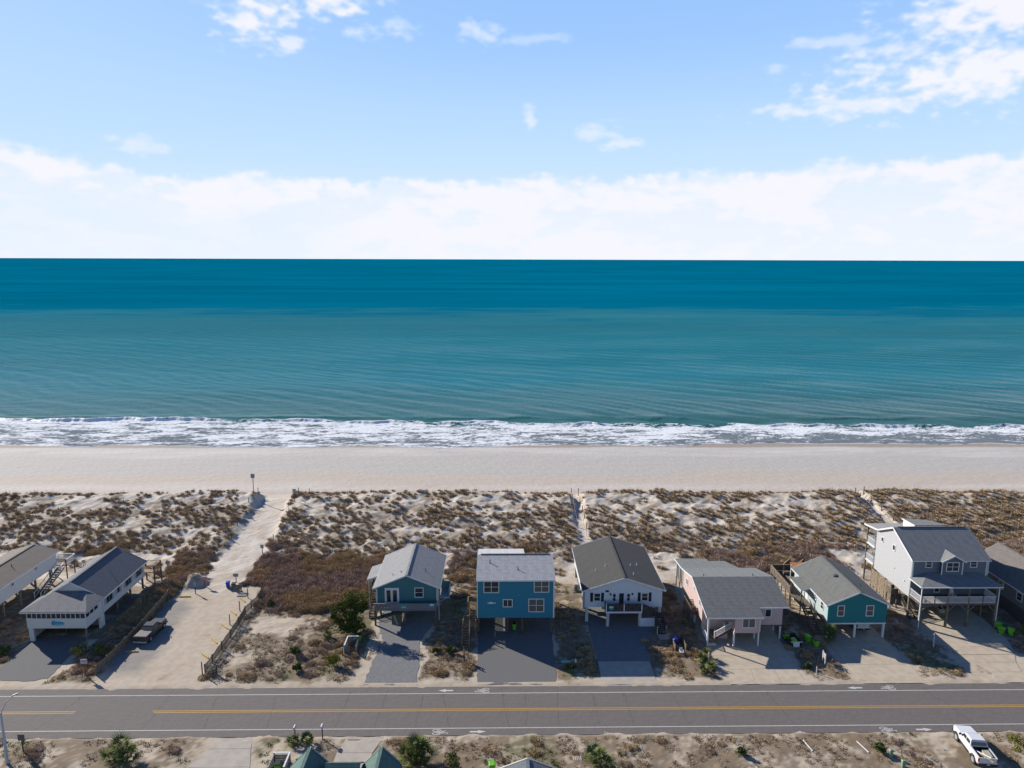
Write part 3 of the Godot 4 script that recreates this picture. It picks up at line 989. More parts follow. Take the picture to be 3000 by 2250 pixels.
func house_whale() -> void:
	var h := thing("beach_house", "white house with a blue whale on its front and a hipped porch roof", "house", Vector3(-63.2, 0, -103), "beach houses on stilts")
	var white := siding("warm white siding", Color(0.4963, 0.4858, 0.4541))
	var trim := paint("white trim", Color(0.5075, 0.5173, 0.5270))
	var roof := shingles("slate shingles", Color(0.115, 0.125, 0.14), false)
	var roof2 := shingles("slate shingles across", Color(0.15, 0.152, 0.16), true)
	var dark: Material = mats["glass"]
	var r := gable_z(h, -67.3, -59.0, -98.8, -111.3, 2.0, 4.5, 7.05, 0.45, 0.25, white, white, white, roof, trim, -63.3)
	vent(r[1], -60.9, 5.55, -104.8, 0.5)
	# enclosed porch in front: knee wall, a row of screens, a hipped roof
	plain_box(h, "wall", Vector3(-67.3, 2.0, -94.55), Vector3(-58.95, 3.5, -94.4), white)
	plain_box(h, "wall", Vector3(-59.1, 2.0, -98.62), Vector3(-58.95, 3.5, -94.552), white)
	plain_box(h, "wall", Vector3(-67.3, 2.0, -98.62), Vector3(-67.15, 3.5, -94.552), white)
	plain_box(h, "porch_floor", Vector3(-67.148, 2.0, -98.64), Vector3(-59.102, 2.2, -94.552), timber("joists", Color(0.16, 0.12, 0.08)))
	plain_box(h, "header", Vector3(-67.3, 4.4, -94.55), Vector3(-58.95, 4.62, -94.4), trim)
	plain_box(h, "header", Vector3(-59.1, 4.4, -98.62), Vector3(-58.95, 4.62, -94.552), trim)
	for i in 13:
		var x := lerpf(-67.22, -59.03, i / 12.0)
		plain_box(h, "mullion", Vector3(x - 0.04, 3.5, -94.52), Vector3(x + 0.04, 4.4, -94.42), trim)
	for i in 12:
		var x := lerpf(-67.22, -59.03, i / 12.0)
		plain_box(h, "screen", Vector3(x + 0.045, 3.51, -94.49), Vector3(x + 0.637, 4.39, -94.475), dark)
	for i in 4:
		var z := lerpf(-94.5, -97.6, i / 3.0)
		plain_box(h, "mullion", Vector3(-59.08, 3.5, z - 0.06), Vector3(-58.97, 4.4, z + 0.06), trim)
		if i < 3: plain_box(h, "screen", Vector3(-59.04, 3.51, z - 0.97), Vector3(-59.02, 4.39, z - 0.07), dark)
	plain_box(h, "wall", Vector3(-59.1, 3.5, -98.62), Vector3(-58.95, 4.4, -97.67), white)
	var fl := Vector3(-67.9, 4.72, -93.95)
	var fr := Vector3(-58.5, 4.72, -93.95)
	var bl := Vector3(-67.9, 4.72, -98.5)
	var br := Vector3(-58.5, 4.72, -98.5)
	var tl := Vector3(-65.6, 5.65, -98.5)
	var tr := Vector3(-61.0, 5.65, -98.5)
	slope(h, [fl, fr, tr, tl], roof2, 0.12)
	slope(h, [fr, br, tr], roof, 0.12)
	slope(h, [fl, bl, tl], roof, 0.12)
	beam(h, "fascia", fl + Vector3(0, -0.14, 0.02), fr + Vector3(0, -0.14, 0.02), 0.04, 0.16, trim)
	beam(h, "fascia", fr + Vector3(0.02, -0.14, 0), br + Vector3(0.02, -0.14, 0), 0.04, 0.16, trim)
	# carport walls below, open in front
	plain_box(h, "wall", Vector3(-67.3, -0.02, -111), Vector3(-67.1, 2.0, -94.6), white)
	plain_box(h, "wall", Vector3(-67.098, -0.02, -94.75), Vector3(-66.5, 2.0, -94.4), white)
	plain_box(h, "wall", Vector3(-67.098, -0.02, -99.2), Vector3(-59.2, 2.0, -99.0), paint("grey boards", Color(0.176, 0.168, 0.16)))
	plain_box(h, "wall", Vector3(-59.3, -0.02, -99.0), Vector3(-59.0, 2.0, -97.9), white)
	post(h, -63.2, -96.5, -0.02, 2.0, 0.22, timber("red brown post", Color(0.128, 0.072, 0.056)))
	post(h, -59.15, -94.55, -0.02, 2.0, 0.22, timber("pale piles", Color(0.24, 0.224, 0.2)))
	for z in [-103.0, -107.0, -110.9]:
		for x in [-59.3, -63.2]: post(h, x, z, -0.02, 2.0, 0.25, timber("pale piles", Color(0.24, 0.224, 0.2)))
	var shut := paint("pale shutter", Color(0.288, 0.32, 0.336))
	var blue := paint("blue sash", Color(0.096, 0.192, 0.24))
	for w in [[-101.5, -99.8], [-107.0, -105.3], [-110.3, -108.5]]: window(h, "x+", w[0], 2.95, w[1], 4.15, -59.0, 2, 1, blue)
	window(h, "x+", -103.6, 3.1, -102.8, 4.15, -59.0, 1, 1, blue)
	for z in [-101.85, -99.45, -107.35, -104.95, -110.65, -108.15, -103.95, -102.45]: plain_box(h, "shutter", Vector3(-58.99, 2.95, z - 0.15), Vector3(-58.95, 4.15, z + 0.15), shut)
	# the whale, cut from board, bolted to the knee wall
	var b := nb()
	var c := Vector3(-62.95, 2.72, -94.38)
	var out := []
	for i in 24:
		var t := TAU * i / 24.0
		out.append(c + Vector3(0.92 * cos(t), 0.34 * sin(t) * (1.0 if sin(t) > 0 else 0.85), 0))
	b.slab(out, Vector3(0, 0, 0.04))
	b.slab([c + Vector3(-0.5, 0.1, 0.0), c + Vector3(-0.85, 0.15, 0.0), c + Vector3(-0.78, 0.5, 0.0), c + Vector3(-0.62, 0.36, 0.0)], Vector3(0, 0, 0.04))
	b.slab([c + Vector3(-0.62, 0.36, 0.0), c + Vector3(-0.42, 0.52, 0.0), c + Vector3(-0.32, 0.46, 0.0), c + Vector3(-0.5, 0.2, 0.0)], Vector3(0, 0, 0.04))
	part(h, "whale_sign", b, paint("whale blue", Color(0.04, 0.24, 0.368)))
	b = nb()
	var belly := []
	for i in 14:
		var t := PI + PI * i / 13.0
		belly.append(c + Vector3(0.1 + 0.62 * cos(t), -0.04 + 0.2 * sin(t), 0.041))
	b.slab(belly, Vector3(0, 0, 0.006))
	part(h, "whale_belly", b, paint("whale pale", Color(0.128, 0.336, 0.416)))
	# rear deck in new wood
	var tan := timber("tan timber", Color(0.304, 0.2, 0.104))
	var wood := timber("grey timber", Color(0.16, 0.132, 0.104))
	plain_box(h, "deck", Vector3(-62.5, 2.35, -114.2), Vector3(-57.6, 2.5, -111.6), tan)
	railing(h, Vector3(-62.5, 2.5, -114.15), Vector3(-57.65, 2.5, -114.15), 1.0, tan)
	railing(h, Vector3(-57.65, 2.5, -114.1), Vector3(-57.65, 2.5, -111.7), 1.0, tan)
	for p in [[-57.7, -114.1], [-57.7, -111.8], [-60.2, -114.1], [-62.4, -114.1]]: post(h, p[0], p[1], -0.02, 3.6, 0.18, wood)
	beam(h, "cross_brace", Vector3(-57.7, 0.5, -114.0), Vector3(-57.7, 2.3, -111.9), 0.06, 0.18, wood)

func house_teal_deck() -> void:
	var h := thing("beach_house", "dark teal house with a light grey roof and a grey front deck", "house", Vector3(-14.1, 0, -104.5), "beach houses on stilts")
	var teal := siding("teal siding", Color(0.036, 0.12, 0.14))
	var trim := paint("white trim", Color(0.5075, 0.5173, 0.5270))
	var roof := shingles("light grey shingles", Color(0.235, 0.24, 0.245), false)
	var wood := timber("grey timber", Color(0.16, 0.132, 0.104))
	var grey := paint("grey deck board", Color(0.124, 0.132, 0.14), 0.7)
	var r := gable_z(h, -18.62, -9.55, -99.6, -111.0, 2.55, 5.45, 7.55, 0.5, 0.3, teal, teal, teal, roof, trim, -14.1)
	vent(r[0], -16.4, 6.55, -101.4, 0.3)
	vent(r[0], -15.1, 7.1, -101.2, 0.3)
	vent(r[1], -11.6, 6.45, -103.0, 0.45)
	slope(h, [Vector3(-19.1, 5.42, -103.6), Vector3(-20.75, 4.9, -103.6), Vector3(-20.75, 4.9, -108.3), Vector3(-19.1, 5.42, -108.3)], roof, 0.12)
	beam(h, "fascia", Vector3(-20.77, 4.78, -103.6), Vector3(-20.77, 4.78, -108.3), 0.04, 0.2, trim)
	beam(h, "fascia", Vector3(-20.75, 4.78, -103.58), Vector3(-19.1, 5.3, -103.58), 0.04, 0.2, trim)
	for z in [-103.8, -108.1]: post(h, -20.55, z, -0.02, 4.78, 0.14, trim)
	for x in [-18.6, -9.57]: plain_box(h, "corner_board", Vector3(x - 0.1, 2.55, -99.58), Vector3(x + 0.1, 5.3, -99.55), trim)
	# french doors and a window
	var door := plain_box(h, "door", Vector3(-17.4, 2.95, -99.6), Vector3(-15.25, 5.4, -99.53), trim)
	for x in [-17.12, -16.18]:
		plain_box(door, "pane", Vector3(x, 3.2, -99.52), Vector3(x + 0.6, 5.05, -99.51), mats["glass"])
	window(h, "z", -12.95, 3.85, -11.6, 5.45, -99.6)
	# front deck with a solid board rail
	plain_box(h, "deck", Vector3(-18.75, 2.4, -99.44), Vector3(-9.6, 2.6, -98.25), grey)
	for i in 3:
		var x := lerpf(-18.75, -9.6, i / 3.0)
		plain_box(h, "rail_board", Vector3(x, 2.62, -98.31), Vector3(x + 3.04, 3.5, -98.26), grey)
	plain_box(h, "top_rail", Vector3(-18.8, 3.5, -98.36), Vector3(-9.55, 3.57, -98.2), grey)
	plain_box(h, "rail_board", Vector3(-9.65, 2.62, -99.44), Vector3(-9.6, 3.5, -98.37), grey)
	for x in [-18.7, -14.3, -9.75]: post(h, x, -98.45, -0.02, 2.4, 0.24, wood)
	for x in [-18.4, -14.1, -9.8]:
		for z in [-101.5, -105.5, -110.6]: post(h, x, z, -0.02, 2.55, 0.25, wood)
	beam(h, "downspout", Vector3(-9.3, 0.3, -99.35), Vector3(-9.3, 5.2, -99.35), 0.09, 0.09, trim)
	for s in [-1.0, 1.0]: beam(h, "knee_brace", Vector3(-14.3 + s * 0.1, 1.9, -98.45), Vector3(-14.3 + s * 0.6, 2.38, -98.45), 0.08, 0.1, wood)
	# oval name board, notice and string of floats on the rail
	var b := nb()
	var o := []
	for i in 18: o.append(Vector3(-14.4 + 0.48 * cos(TAU * i / 18.0), 3.05 + 0.3 * sin(TAU * i / 18.0), -98.25))
	b.slab(o, Vector3(0, 0, 0.03))
	part(h, "oval_sign", b, paint("sea green", Color(0.04, 0.256, 0.288)))
	plain_box(h, "sign_band", Vector3(-14.7, 2.92, -98.219), Vector3(-14.1, 3.0, -98.21), trim)
	plain_box(h, "notice", Vector3(-10.55, 3.2, -98.25), Vector3(-9.95, 3.5, -98.22), trim)
	plain_box(h, "notice", Vector3(-10.55, 2.95, -98.25), Vector3(-9.95, 3.195, -98.22), paint("sea blue", Color(0.048, 0.2, 0.336)))
	var r2 := RandomNumberGenerator.new()
	r2.seed = 3
	for i in 14:
		b = nb()
		var p := Vector3(-18.55 + 1.9 * i / 13.0, 3.35 - 0.35 * r2.randf() - 0.15 * i / 13.0, -98.22)
		b.rod(p, p + Vector3(0, 0.14, 0), 0.06, 0.05, 6)
		part(h, "float", b, [trim, paint("float red", Color(0.32, 0.048, 0.04)), paint("sea green", Color(0.04, 0.256, 0.288))][i % 3])
	stairs(h, Vector3(-19.45, 0.02, -100.4), Vector3(-19.45, 2.5, -105.2), Vector3(0.5, 0, 0), 11, wood, wood, 0.95, 0.5)
	plain_box(h, "landing", Vector3(-20.5, 2.35, -108.0), Vector3(-18.64, 2.5, -105.2), wood)
	railing(h, Vector3(-20.45, 2.5, -105.4), Vector3(-20.45, 2.5, -107.9), 1.0, wood)
	# boxed platform for the heat pump on the right side
	plain_box(h, "platform", Vector3(-9.38, 2.3, -105.4), Vector3(-7.95, 2.42, -102.4), trim)
	plain_box(h, "screen_wall", Vector3(-8.05, 2.42, -105.4), Vector3(-7.95, 3.75, -102.4), paint("pale teal", Color(0.2, 0.304, 0.304)))
	plain_box(h, "screen_wall", Vector3(-9.38, 2.42, -105.4), Vector3(-8.06, 3.75, -105.3), paint("pale teal", Color(0.2, 0.304, 0.304)))
	beam(h, "bracket", Vector3(-8.1, 2.3, -102.7), Vector3(-9.5, 1.6, -102.7), 0.08, 0.1, trim)

func house_blue() -> void:
	var h := thing("beach_house", "two-storey bright blue box house with a fish ornament", "house", Vector3(2.15, 0, -101), "beach houses on stilts")
	var blue := siding("blue siding", Color(0.019, 0.145, 0.215))
	var trim := paint("white trim", Color(0.5075, 0.5173, 0.5270))
	var roof := shingles("pale blue shingles", Color(0.29, 0.30, 0.32), true)
	var wood := timber("brown post", Color(0.136, 0.092, 0.064))
	var tan := timber("new timber", Color(0.368, 0.232, 0.116))
	var x0 := -3.42
	var x1 := 7.72
	wall(h, "z", [[x0, 2.72], [x1, 2.72], [x1, 8.6], [x0, 8.6]], -95.4, blue)
	wall(h, "z", [[x0, 2.72], [x1, 2.72], [x1, 7.3], [x0, 7.3]], -106.34, blue)
	wall(h, "x-", [[-95.561, 2.72], [-106.339, 2.72], [-106.339, 8.4], [-101.0, 9.85], [-95.561, 8.6]], x0, blue)
	wall(h, "x+", [[-95.561, 2.72], [-106.339, 2.72], [-106.339, 7.3], [-101.0, 9.85], [-95.561, 8.6]], x1, blue)
	plain_box(h, "floor", Vector3(x0 + 0.17, 2.7, -106.3), Vector3(x1 - 0.17, 2.95, -95.57), timber("joists", Color(0.16, 0.12, 0.08)))
	var r := slope(h, [Vector3(x0 - 0.12, 8.72, -95.1), Vector3(x1 + 0.12, 8.72, -95.1), Vector3(x1 + 0.12, 10.05, -101.0), Vector3(x0 - 0.12, 10.05, -101.0)], roof)
	slope(h, [Vector3(x0 - 0.12, 10.05, -101.0), Vector3(3.6, 10.05, -101.0), Vector3(3.6, 8.55, -106.6), Vector3(x0 - 0.12, 8.55, -106.6)], shingles("white membrane", Color(0.4, 0.408, 0.424), true))
	slope(h, [Vector3(3.61, 10.05, -101.0), Vector3(x1 + 0.12, 10.05, -101.0), Vector3(x1 + 0.12, 7.4, -106.6), Vector3(3.61, 7.4, -106.6)], roof)
	beam(r, "ridge_vent", Vector3(x0 + 0.4, 10.09, -101.0), Vector3(x1 - 0.4, 10.09, -101.0), 0.25, 0.09, mat("dark vent", Color(0.056, 0.056, 0.064), 0.8))
	vent(r, -1.6, 9.6, -98.9, 0.55, 0.06)
	vent(r, 2.5, 9.2, -97.4, 0.5, 0.06)
	beam(h, "fascia", Vector3(x0 - 0.12, 8.6, -95.07), Vector3(x1 + 0.12, 8.6, -95.07), 0.05, 0.22, trim)
	plain_box(h, "corner_board", Vector3(x1 - 0.18, 2.72, -95.38), Vector3(x1 + 0.02, 8.5, -95.35), trim)
	plain_box(h, "corner_board", Vector3(x0 - 0.03, 2.72, -95.38), Vector3(x0 + 0.09, 8.5, -95.35), trim)
	var curtain: Material = mats["curtained glass"]
	window(h, "z", -2.5, 6.62, -0.25, 8.42, -95.4, 2, 2)
	window(h, "z", 4.74, 6.65, 6.96, 8.45, -95.4, 2, 2, null, curtain)
	window(h, "z", 0.27, 4.42, 1.70, 5.63, -95.4, 2, 1)
	window(h, "z", 3.97, 3.62, 6.26, 5.70, -95.4, 2, 2, null, curtain)
	# white wooden fish
	var b := nb()
	var f := []
	for i in 16: f.append(Vector3(-1.45 + 0.5 * cos(TAU * i / 16.0), 5.04 + 0.12 * sin(TAU * i / 16.0), -95.39))
	b.slab(f, Vector3(0, 0, 0.03))
	b.slab([Vector3(-1.0, 5.04, -95.388), Vector3(-0.72, 5.2, -95.388), Vector3(-0.78, 5.04, -95.388), Vector3(-0.72, 4.9, -95.388)], Vector3(0, 0, 0.03))
	b.slab([Vector3(-1.6, 5.14, -95.388), Vector3(-1.3, 5.14, -95.388), Vector3(-1.42, 5.25, -95.388)], Vector3(0, 0, 0.03))
	part(h, "fish_ornament", b, trim)
	b = nb()
	b.rod(Vector3(2.6, 6.3, -95.4), Vector3(2.6, 6.3, -95.33), 0.16, 0.12, 12)
	part(h, "wall_lamp", b, paint("blue fitting", Color(0.048, 0.192, 0.272)))
	for p in [[0.96, -95.9], [3.12, -95.9], [-3.2, -95.7], [7.5, -95.7], [-3.2, -100.5], [0.96, -100.5], [3.12, -100.5], [7.5, -100.5], [-3.2, -106], [0.96, -106], [3.12, -106], [7.5, -106]]:
		post(h, p[0], p[1], -0.02, 2.72, 0.26, wood)
	# slatted screen under the left side, each slat on its own
	for i in 22:
		var z := -96.6 - i * 0.36
		plain_box(h, "slat", Vector3(-3.36, 0.05, z - 0.1), Vector3(-3.31, 2.45, z + 0.1), wood)
	# new stair on the left: lower flight, landing, upper flight, small deck
	stairs(h, Vector3(-4.98, 0.02, -92.0), Vector3(-4.98, 1.75, -94.9), Vector3(0.48, 0, 0), 8, tan, tan, 0.95, 0.14)
	plain_box(h, "landing", Vector3(-5.5, 1.62, -96.2), Vector3(-3.55, 1.75, -94.9), tan)
	railing(h, Vector3(-5.45, 1.75, -94.95), Vector3(-5.45, 1.75, -96.1), 0.95, tan, 0.12)
	railing(h, Vector3(-5.45, 1.75, -96.15), Vector3(-4.65, 1.75, -96.15), 0.95, tan, 0.12)
	stairs(h, Vector3(-4.1, 1.75, -96.2), Vector3(-4.1, 2.9, -97.9), Vector3(0.46, 0, 0), 5, tan, tan, 0.95, 0.12)
	plain_box(h, "landing", Vector3(-4.95, 2.78, -99.8), Vector3(-3.55, 2.92, -97.9), tan)
	railing(h, Vector3(-4.9, 2.92, -97.95), Vector3(-4.9, 2.92, -99.75), 1.0, tan, 0.12)
	railing(h, Vector3(-4.9, 2.92, -99.75), Vector3(-3.6, 2.92, -99.75), 1.0, tan, 0.12)
	for p in [[-5.4, -95.0, 1.62], [-5.4, -96.1, 1.62], [-3.65, -95.0, 1.62], [-4.85, -98.0, 2.78], [-4.85, -99.7, 2.78]]: post(h, p[0], p[1], -0.02, p[2] + 1.1, 0.14, tan)

func house_black_roof() -> void:
	var h := thing("beach_house", "white house with a black roof and black window shutters", "house", Vector3(18.5, 0, -106), "beach houses on stilts")
	var white := siding("cool white siding", Color(0.4541, 0.4963, 0.5280))
	var trim := paint("white trim", Color(0.5075, 0.5173, 0.5270))
	var roof := shingles("black shingles", Color(0.058, 0.058, 0.057), false)
	var board := timber("dark deck board", Color(0.068, 0.06, 0.06))
	var black := paint("black shutter", Color(0.0096, 0.0096, 0.0112))
	var pile := paint("white pile", Color(0.36, 0.376, 0.384))
	var r := gable_z(h, 12.65, 24.25, -99.2, -114.8, 2.35, 5.1, 7.15, 0.45, 0.3, white, white, white, roof, trim, 18.5)
	for p in [[14.8, 5.95, -104.0, 0], [16.4, 6.5, -104.6, 0], [20.3, 6.6, -104.4, 1], [21.5, 6.2, -105.5, 1], [20.2, 6.6, -101.2, 1]]: vent(r[p[3]], p[0], p[1], p[2], 0.35, 0.05, trim)
	for w in [[13.92, 15.0], [21.1, 22.15]]: window(h, "z", w[0], 3.3, w[1], 4.65, -99.2)
	for x in [13.42, 15.06, 20.58, 22.22]: plain_box(h, "shutter", Vector3(x, 3.25, -99.195), Vector3(x + 0.4, 4.68, -99.15), black)
	for w in [[16.72, 17.35], [18.85, 19.5]]: window(h, "z", w[0], 3.25, w[1], 4.6, -99.2)
	var d := plain_box(h, "door", Vector3(17.6, 2.6, -99.2), Vector3(18.6, 4.75, -99.12), trim)
	plain_box(d, "pane", Vector3(17.75, 2.75, -99.115), Vector3(18.45, 4.6, -99.1), mats["glass"])
	plain_box(h, "gable_vent", Vector3(15.7, 4.75, -99.195), Vector3(16.2, 5.05, -99.16), black)
	for x in [16.45, 19.75]: plain_box(h, "wall_lamp", Vector3(x - 0.08, 4.3, -99.19), Vector3(x + 0.08, 4.62, -99.05), black)
	# front deck
	plain_box(h, "deck", Vector3(15.55, 2.2, -99.04), Vector3(20.95, 2.45, -97.55), trim)
	for i in 2: plain_box(h, "rail_board", Vector3(15.7 + i * 2.65, 2.5, -97.62), Vector3(18.2 + i * 2.65, 3.6, -97.58), board)
	plain_box(h, "top_rail", Vector3(15.6, 3.6, -97.68), Vector3(20.95, 3.68, -97.5), board)
	for x in [15.62, 18.27, 20.9]: post(h, x, -97.6, 2.45, 3.74, 0.14, trim)
	plain_box(h, "rail_board", Vector3(15.56, 2.5, -99.0), Vector3(15.6, 3.6, -97.68), board)
	var b := nb()
	var o := []
	for i in 16: o.append(Vector3(16.35 + 0.36 * cos(TAU * i / 16.0), 3.08 + 0.34 * sin(TAU * i / 16.0), -97.57))
	b.slab(o, Vector3(0, 0, 0.03))
	part(h, "round_sign", b, paint("sea green", Color(0.04, 0.256, 0.288)))
	plain_box(h, "sign_band", Vector3(16.05, 3.1, -97.538), Vector3(16.65, 3.28, -97.53), trim)
	# stair: along the wall, a landing, then towards the road
	stairs(h, Vector3(23.0, 1.55, -98.3), Vector3(21.0, 2.45, -98.3), Vector3(0, 0, 0.6), 5, board)
	b = nb()
	b.slab([Vector3(21.0, 2.5, -97.6), Vector3(23.0, 1.6, -97.6), Vector3(23.0, 2.6, -97.6), Vector3(21.0, 3.6, -97.6)], Vector3(0, 0, -0.05))
	part(h, "rail_board", b, board)
	beam(h, "top_rail", Vector3(21.0, 3.66, -97.62), Vector3(23.0, 2.66, -97.62), 0.14, 0.08, board)
	plain_box(h, "landing", Vector3(22.95, 1.4, -98.95), Vector3(24.3, 1.55, -97.6), board)
	stairs(h, Vector3(23.5, 0.02, -95.3), Vector3(23.5, 1.5, -97.6), Vector3(0.58, 0, 0), 8, board, board, 1.0, 0.12)
	for x in [22.85, 24.12]: post(h, x, -95.35, -0.02, 1.25, 0.14, trim)
	plain_box(h, "screen_wall", Vector3(20.75, -0.02, -97.75), Vector3(22.9, 1.35, -97.65), white)
	plain_box(h, "screen_wall", Vector3(22.82, -0.02, -99.0), Vector3(22.92, 1.35, -97.76), white)
	for p in [[15.9, -97.9], [20.7, -97.9], [12.95, -99.4], [23.95, -99.4], [15.9, -103.5], [20.9, -103.5], [12.95, -103.5], [24.0, -103.5], [12.95, -109], [24.0, -109], [12.95, -114.5], [18.5, -109], [24.0, -114.5]]:
		post(h, p[0], p[1], -0.02, 2.35 if p[1] < -98.5 else 2.2, 0.42, pile)
	plain_box(h, "step", Vector3(22.9, -0.02, -95.2), Vector3(24.2, 0.12, -93.9), mat("grey concrete", Color.WHITE))
	# heat pump on a bracket at the left side
	plain_box(h, "platform", Vector3(11.35, 2.35, -104.9), Vector3(12.64, 2.5, -103.7), timber("grey timber", Color(0.16, 0.132, 0.104)))
	heat_pump(h, Vector3(11.9, 2.5, -104.3))
	post(h, 11.45, -103.8, -0.02, 2.35, 0.12, trim)

func heat_pump(root: Node, at: Vector3) -> void:
	var b := nb()
	b.rod(at, at + Vector3(0, 0.85, 0), 0.42, 0.42, 12)
	var o := part(root, "heat_pump", b, mat("pump grey", Color(0.128, 0.136, 0.136), 0.5))
	b = nb()
	b.rod(at + Vector3(0, 0.85, 0), at + Vector3(0, 0.9, 0), 0.4, 0.34, 12)
	part(o, "fan_grille", b, mat("black rubber", Color(0.024, 0.024, 0.024), 0.7))

func house_pink() -> void:
	var h := thing("beach_house", "pale pink house with a broad grey roof and white porch stair", "house", Vector3(35, 0, -99), "beach houses on stilts")
	var pink := siding("pink siding", Color(0.40, 0.305, 0.285))
	var trim := paint("white trim", Color(0.5075, 0.5173, 0.5270))
	var roof := shingles("grey shingles", Color(0.125, 0.13, 0.133), true)
	var roofb := shingles("grey green shingles", Color(0.16, 0.172, 0.17), true)
	var wood := timber("grey timber", Color(0.16, 0.132, 0.104))
	var red := timber("red timber", Color(0.16, 0.06, 0.04))
	# bays
	wall(h, "z", [[32.95, 2.2], [36.5, 2.2], [36.5, 4.45], [32.95, 4.45]], -92.0, pink)
	wall(h, "x-", [[-92.161, 2.2], [-95.2, 2.2], [-95.2, 5.0], [-92.161, 4.45]], 32.95, pink)
	wall(h, "x+", [[-92.161, 2.2], [-93.79, 2.2], [-93.79, 4.8], [-92.161, 4.45]], 36.5, pink)
	wall(h, "z", [[36.5, 2.3], [40.35, 2.3], [40.35, 4.9], [36.5, 4.9]], -93.8, pink)
	wall(h, "x+", [[-93.961, 2.3], [-106.0, 2.3], [-106.0, 5.2], [-100.0, 6.5], [-93.961, 4.9]], 40.35, pink)
	wall(h, "z", [[29.2, 0.9], [32.949, 0.9], [32.949, 5.1], [29.2, 5.1]], -95.2, pink)
	wall(h, "x-", [[-95.361, 2.3], [-106.0, 2.3], [-106.0, 5.2], [-100.0, 6.5], [-95.361, 5.2]], 29.2, pink)
	wall(h, "z", [[29.361, 2.3], [40.19, 2.3], [40.19, 5.1], [29.361, 5.1]], -105.84, pink)
	plain_box(h, "floor", Vector3(32.95, 2.05, -95.3), Vector3(36.5, 2.2, -92.0), pink)
	plain_box(h, "floor", Vector3(29.25, 2.08, -106), Vector3(40.3, 2.3, -95.301), timber("joists", Color(0.16, 0.12, 0.08)))
	plain_box(h, "floor", Vector3(36.51, 2.08, -95.3), Vector3(40.3, 2.3, -93.8), timber("joists", Color(0.16, 0.12, 0.08)))
	# roof: one broad slope to the road, its right end set back, and a lower one to the sea
	var r := slope(h, [Vector3(28.85, 4.58, -91.65), Vector3(36.9, 4.58, -91.65), Vector3(36.9, 6.78, -100), Vector3(28.85, 6.78, -100)], roof)
	slope(h, [Vector3(36.901, 5.1, -93.6), Vector3(41.2, 5.1, -93.6), Vector3(41.2, 6.78, -100), Vector3(36.901, 6.78, -100)], roof)
	var r2 := slope(h, [Vector3(28.85, 6.78, -100.001), Vector3(41.2, 6.78, -100.001), Vector3(40.6, 5.45, -106), Vector3(28.85, 5.45, -106)], roofb)
	slope(h, [Vector3(28.85, 5.45, -106.001), Vector3(34.4, 5.45, -106.001), Vector3(34.0, 5.0, -110.6), Vector3(28.85, 5.0, -110.6)], roofb)
	slope(h, [Vector3(34.401, 5.45, -106.001), Vector3(38.0, 5.45, -106.001), Vector3(36.8, 5.1, -109.4), Vector3(34.201, 5.1, -109.4)], roofb)
	vent(r2, 30.8, 6.65, -100.7, 0.3)
	vent(r2, 38.3, 6.65, -100.7, 0.3)
	beam(h, "fascia", Vector3(28.85, 4.47, -91.62), Vector3(36.9, 4.47, -91.62), 0.05, 0.18, trim)
	beam(h, "fascia", Vector3(36.92, 5.0, -93.57), Vector3(41.2, 5.0, -93.57), 0.05, 0.18, trim)
	beam(h, "rake_board", Vector3(28.82, 4.5, -91.65), Vector3(28.82, 6.7, -100), 0.05, 0.2, trim)
	beam(h, "rake_board", Vector3(28.82, 6.7, -100), Vector3(28.82, 5.37, -106), 0.05, 0.2, trim)
	beam(h, "rake_board", Vector3(28.82, 5.37, -106), Vector3(28.82, 4.92, -110.6), 0.05, 0.2, trim)
	window(h, "z", 33.95, 2.85, 35.85, 4.35, -92.0, 2, 1, null, mats["curtained glass"])
	window(h, "z", 37.75, 3.5, 38.75, 4.8, -93.8, 1, 1)
	window(h, "x-", -104.2, 3.7, -103.2, 4.75, 29.2)
	window(h, "x-", -100.3, 4.9, -99.6, 5.3, 29.2, 1, 1)
	window(h, "x-", -96.9, 3.95, -95.9, 4.85, 29.2)
	for p in [[29.25, -92.2], [32.95, -92.15], [36.4, -92.15], [36.6, -94.2], [40.2, -94.0], [40.2, -96.4], [36.4, -99.0], [33.0, -99.0], [29.3, -99.0], [40.2, -101.0], [29.3, -105.8], [33.0, -105.8], [36.6, -105.8], [40.2, -105.8]]:
		post(h, p[0], p[1], -0.02, (4.4 if p[0] < 30.0 and p[1] > -93.0 else (2.2 if p[1] > -93.0 else 2.08)), 0.2, trim)
	plain_box(h, "corner_board", Vector3(36.42, 2.2, -91.99), Vector3(36.55, 4.4, -91.95), trim)
	# porch stair
	for i in 3: plain_box(h, "stair_tread", Vector3(29.45, -0.02, -92.9 - i * 0.32), Vector3(30.55, 0.2 + i * 0.2, -92.58 - i * 0.32 + 0.3), trim if i == 0 else timber("tan timber", Color(0.304, 0.2, 0.104)))
	plain_box(h, "landing", Vector3(29.35, 0.55, -95.15), Vector3(30.6, 0.68, -93.55), timber("tan timber", Color(0.304, 0.2, 0.104)))
	stairs(h, Vector3(30.6, 0.6, -93.6), Vector3(33.1, 2.2, -93.6), Vector3(0, 0, 0.5), 7, red)
	railing(h, Vector3(30.5, 0.7, -93.05), Vector3(32.95, 2.25, -93.05), 0.95, trim, 0.16, 0.05)
	railing(h, Vector3(29.3, 0.4, -92.4), Vector3(29.3, 0.55, -94.9), 1.0, trim, 0.16, 0.05)
	post(h, 30.5, -93.05, -0.02, 1.75, 0.14, trim, "newel")
	plain_box(h, "wall", Vector3(30.7, -0.02, -94.3), Vector3(32.7, 1.4, -94.15), pink)
	plain_box(h, "wall", Vector3(32.4, -0.02, -99.0), Vector3(32.56, 2.05, -94.2), trim)
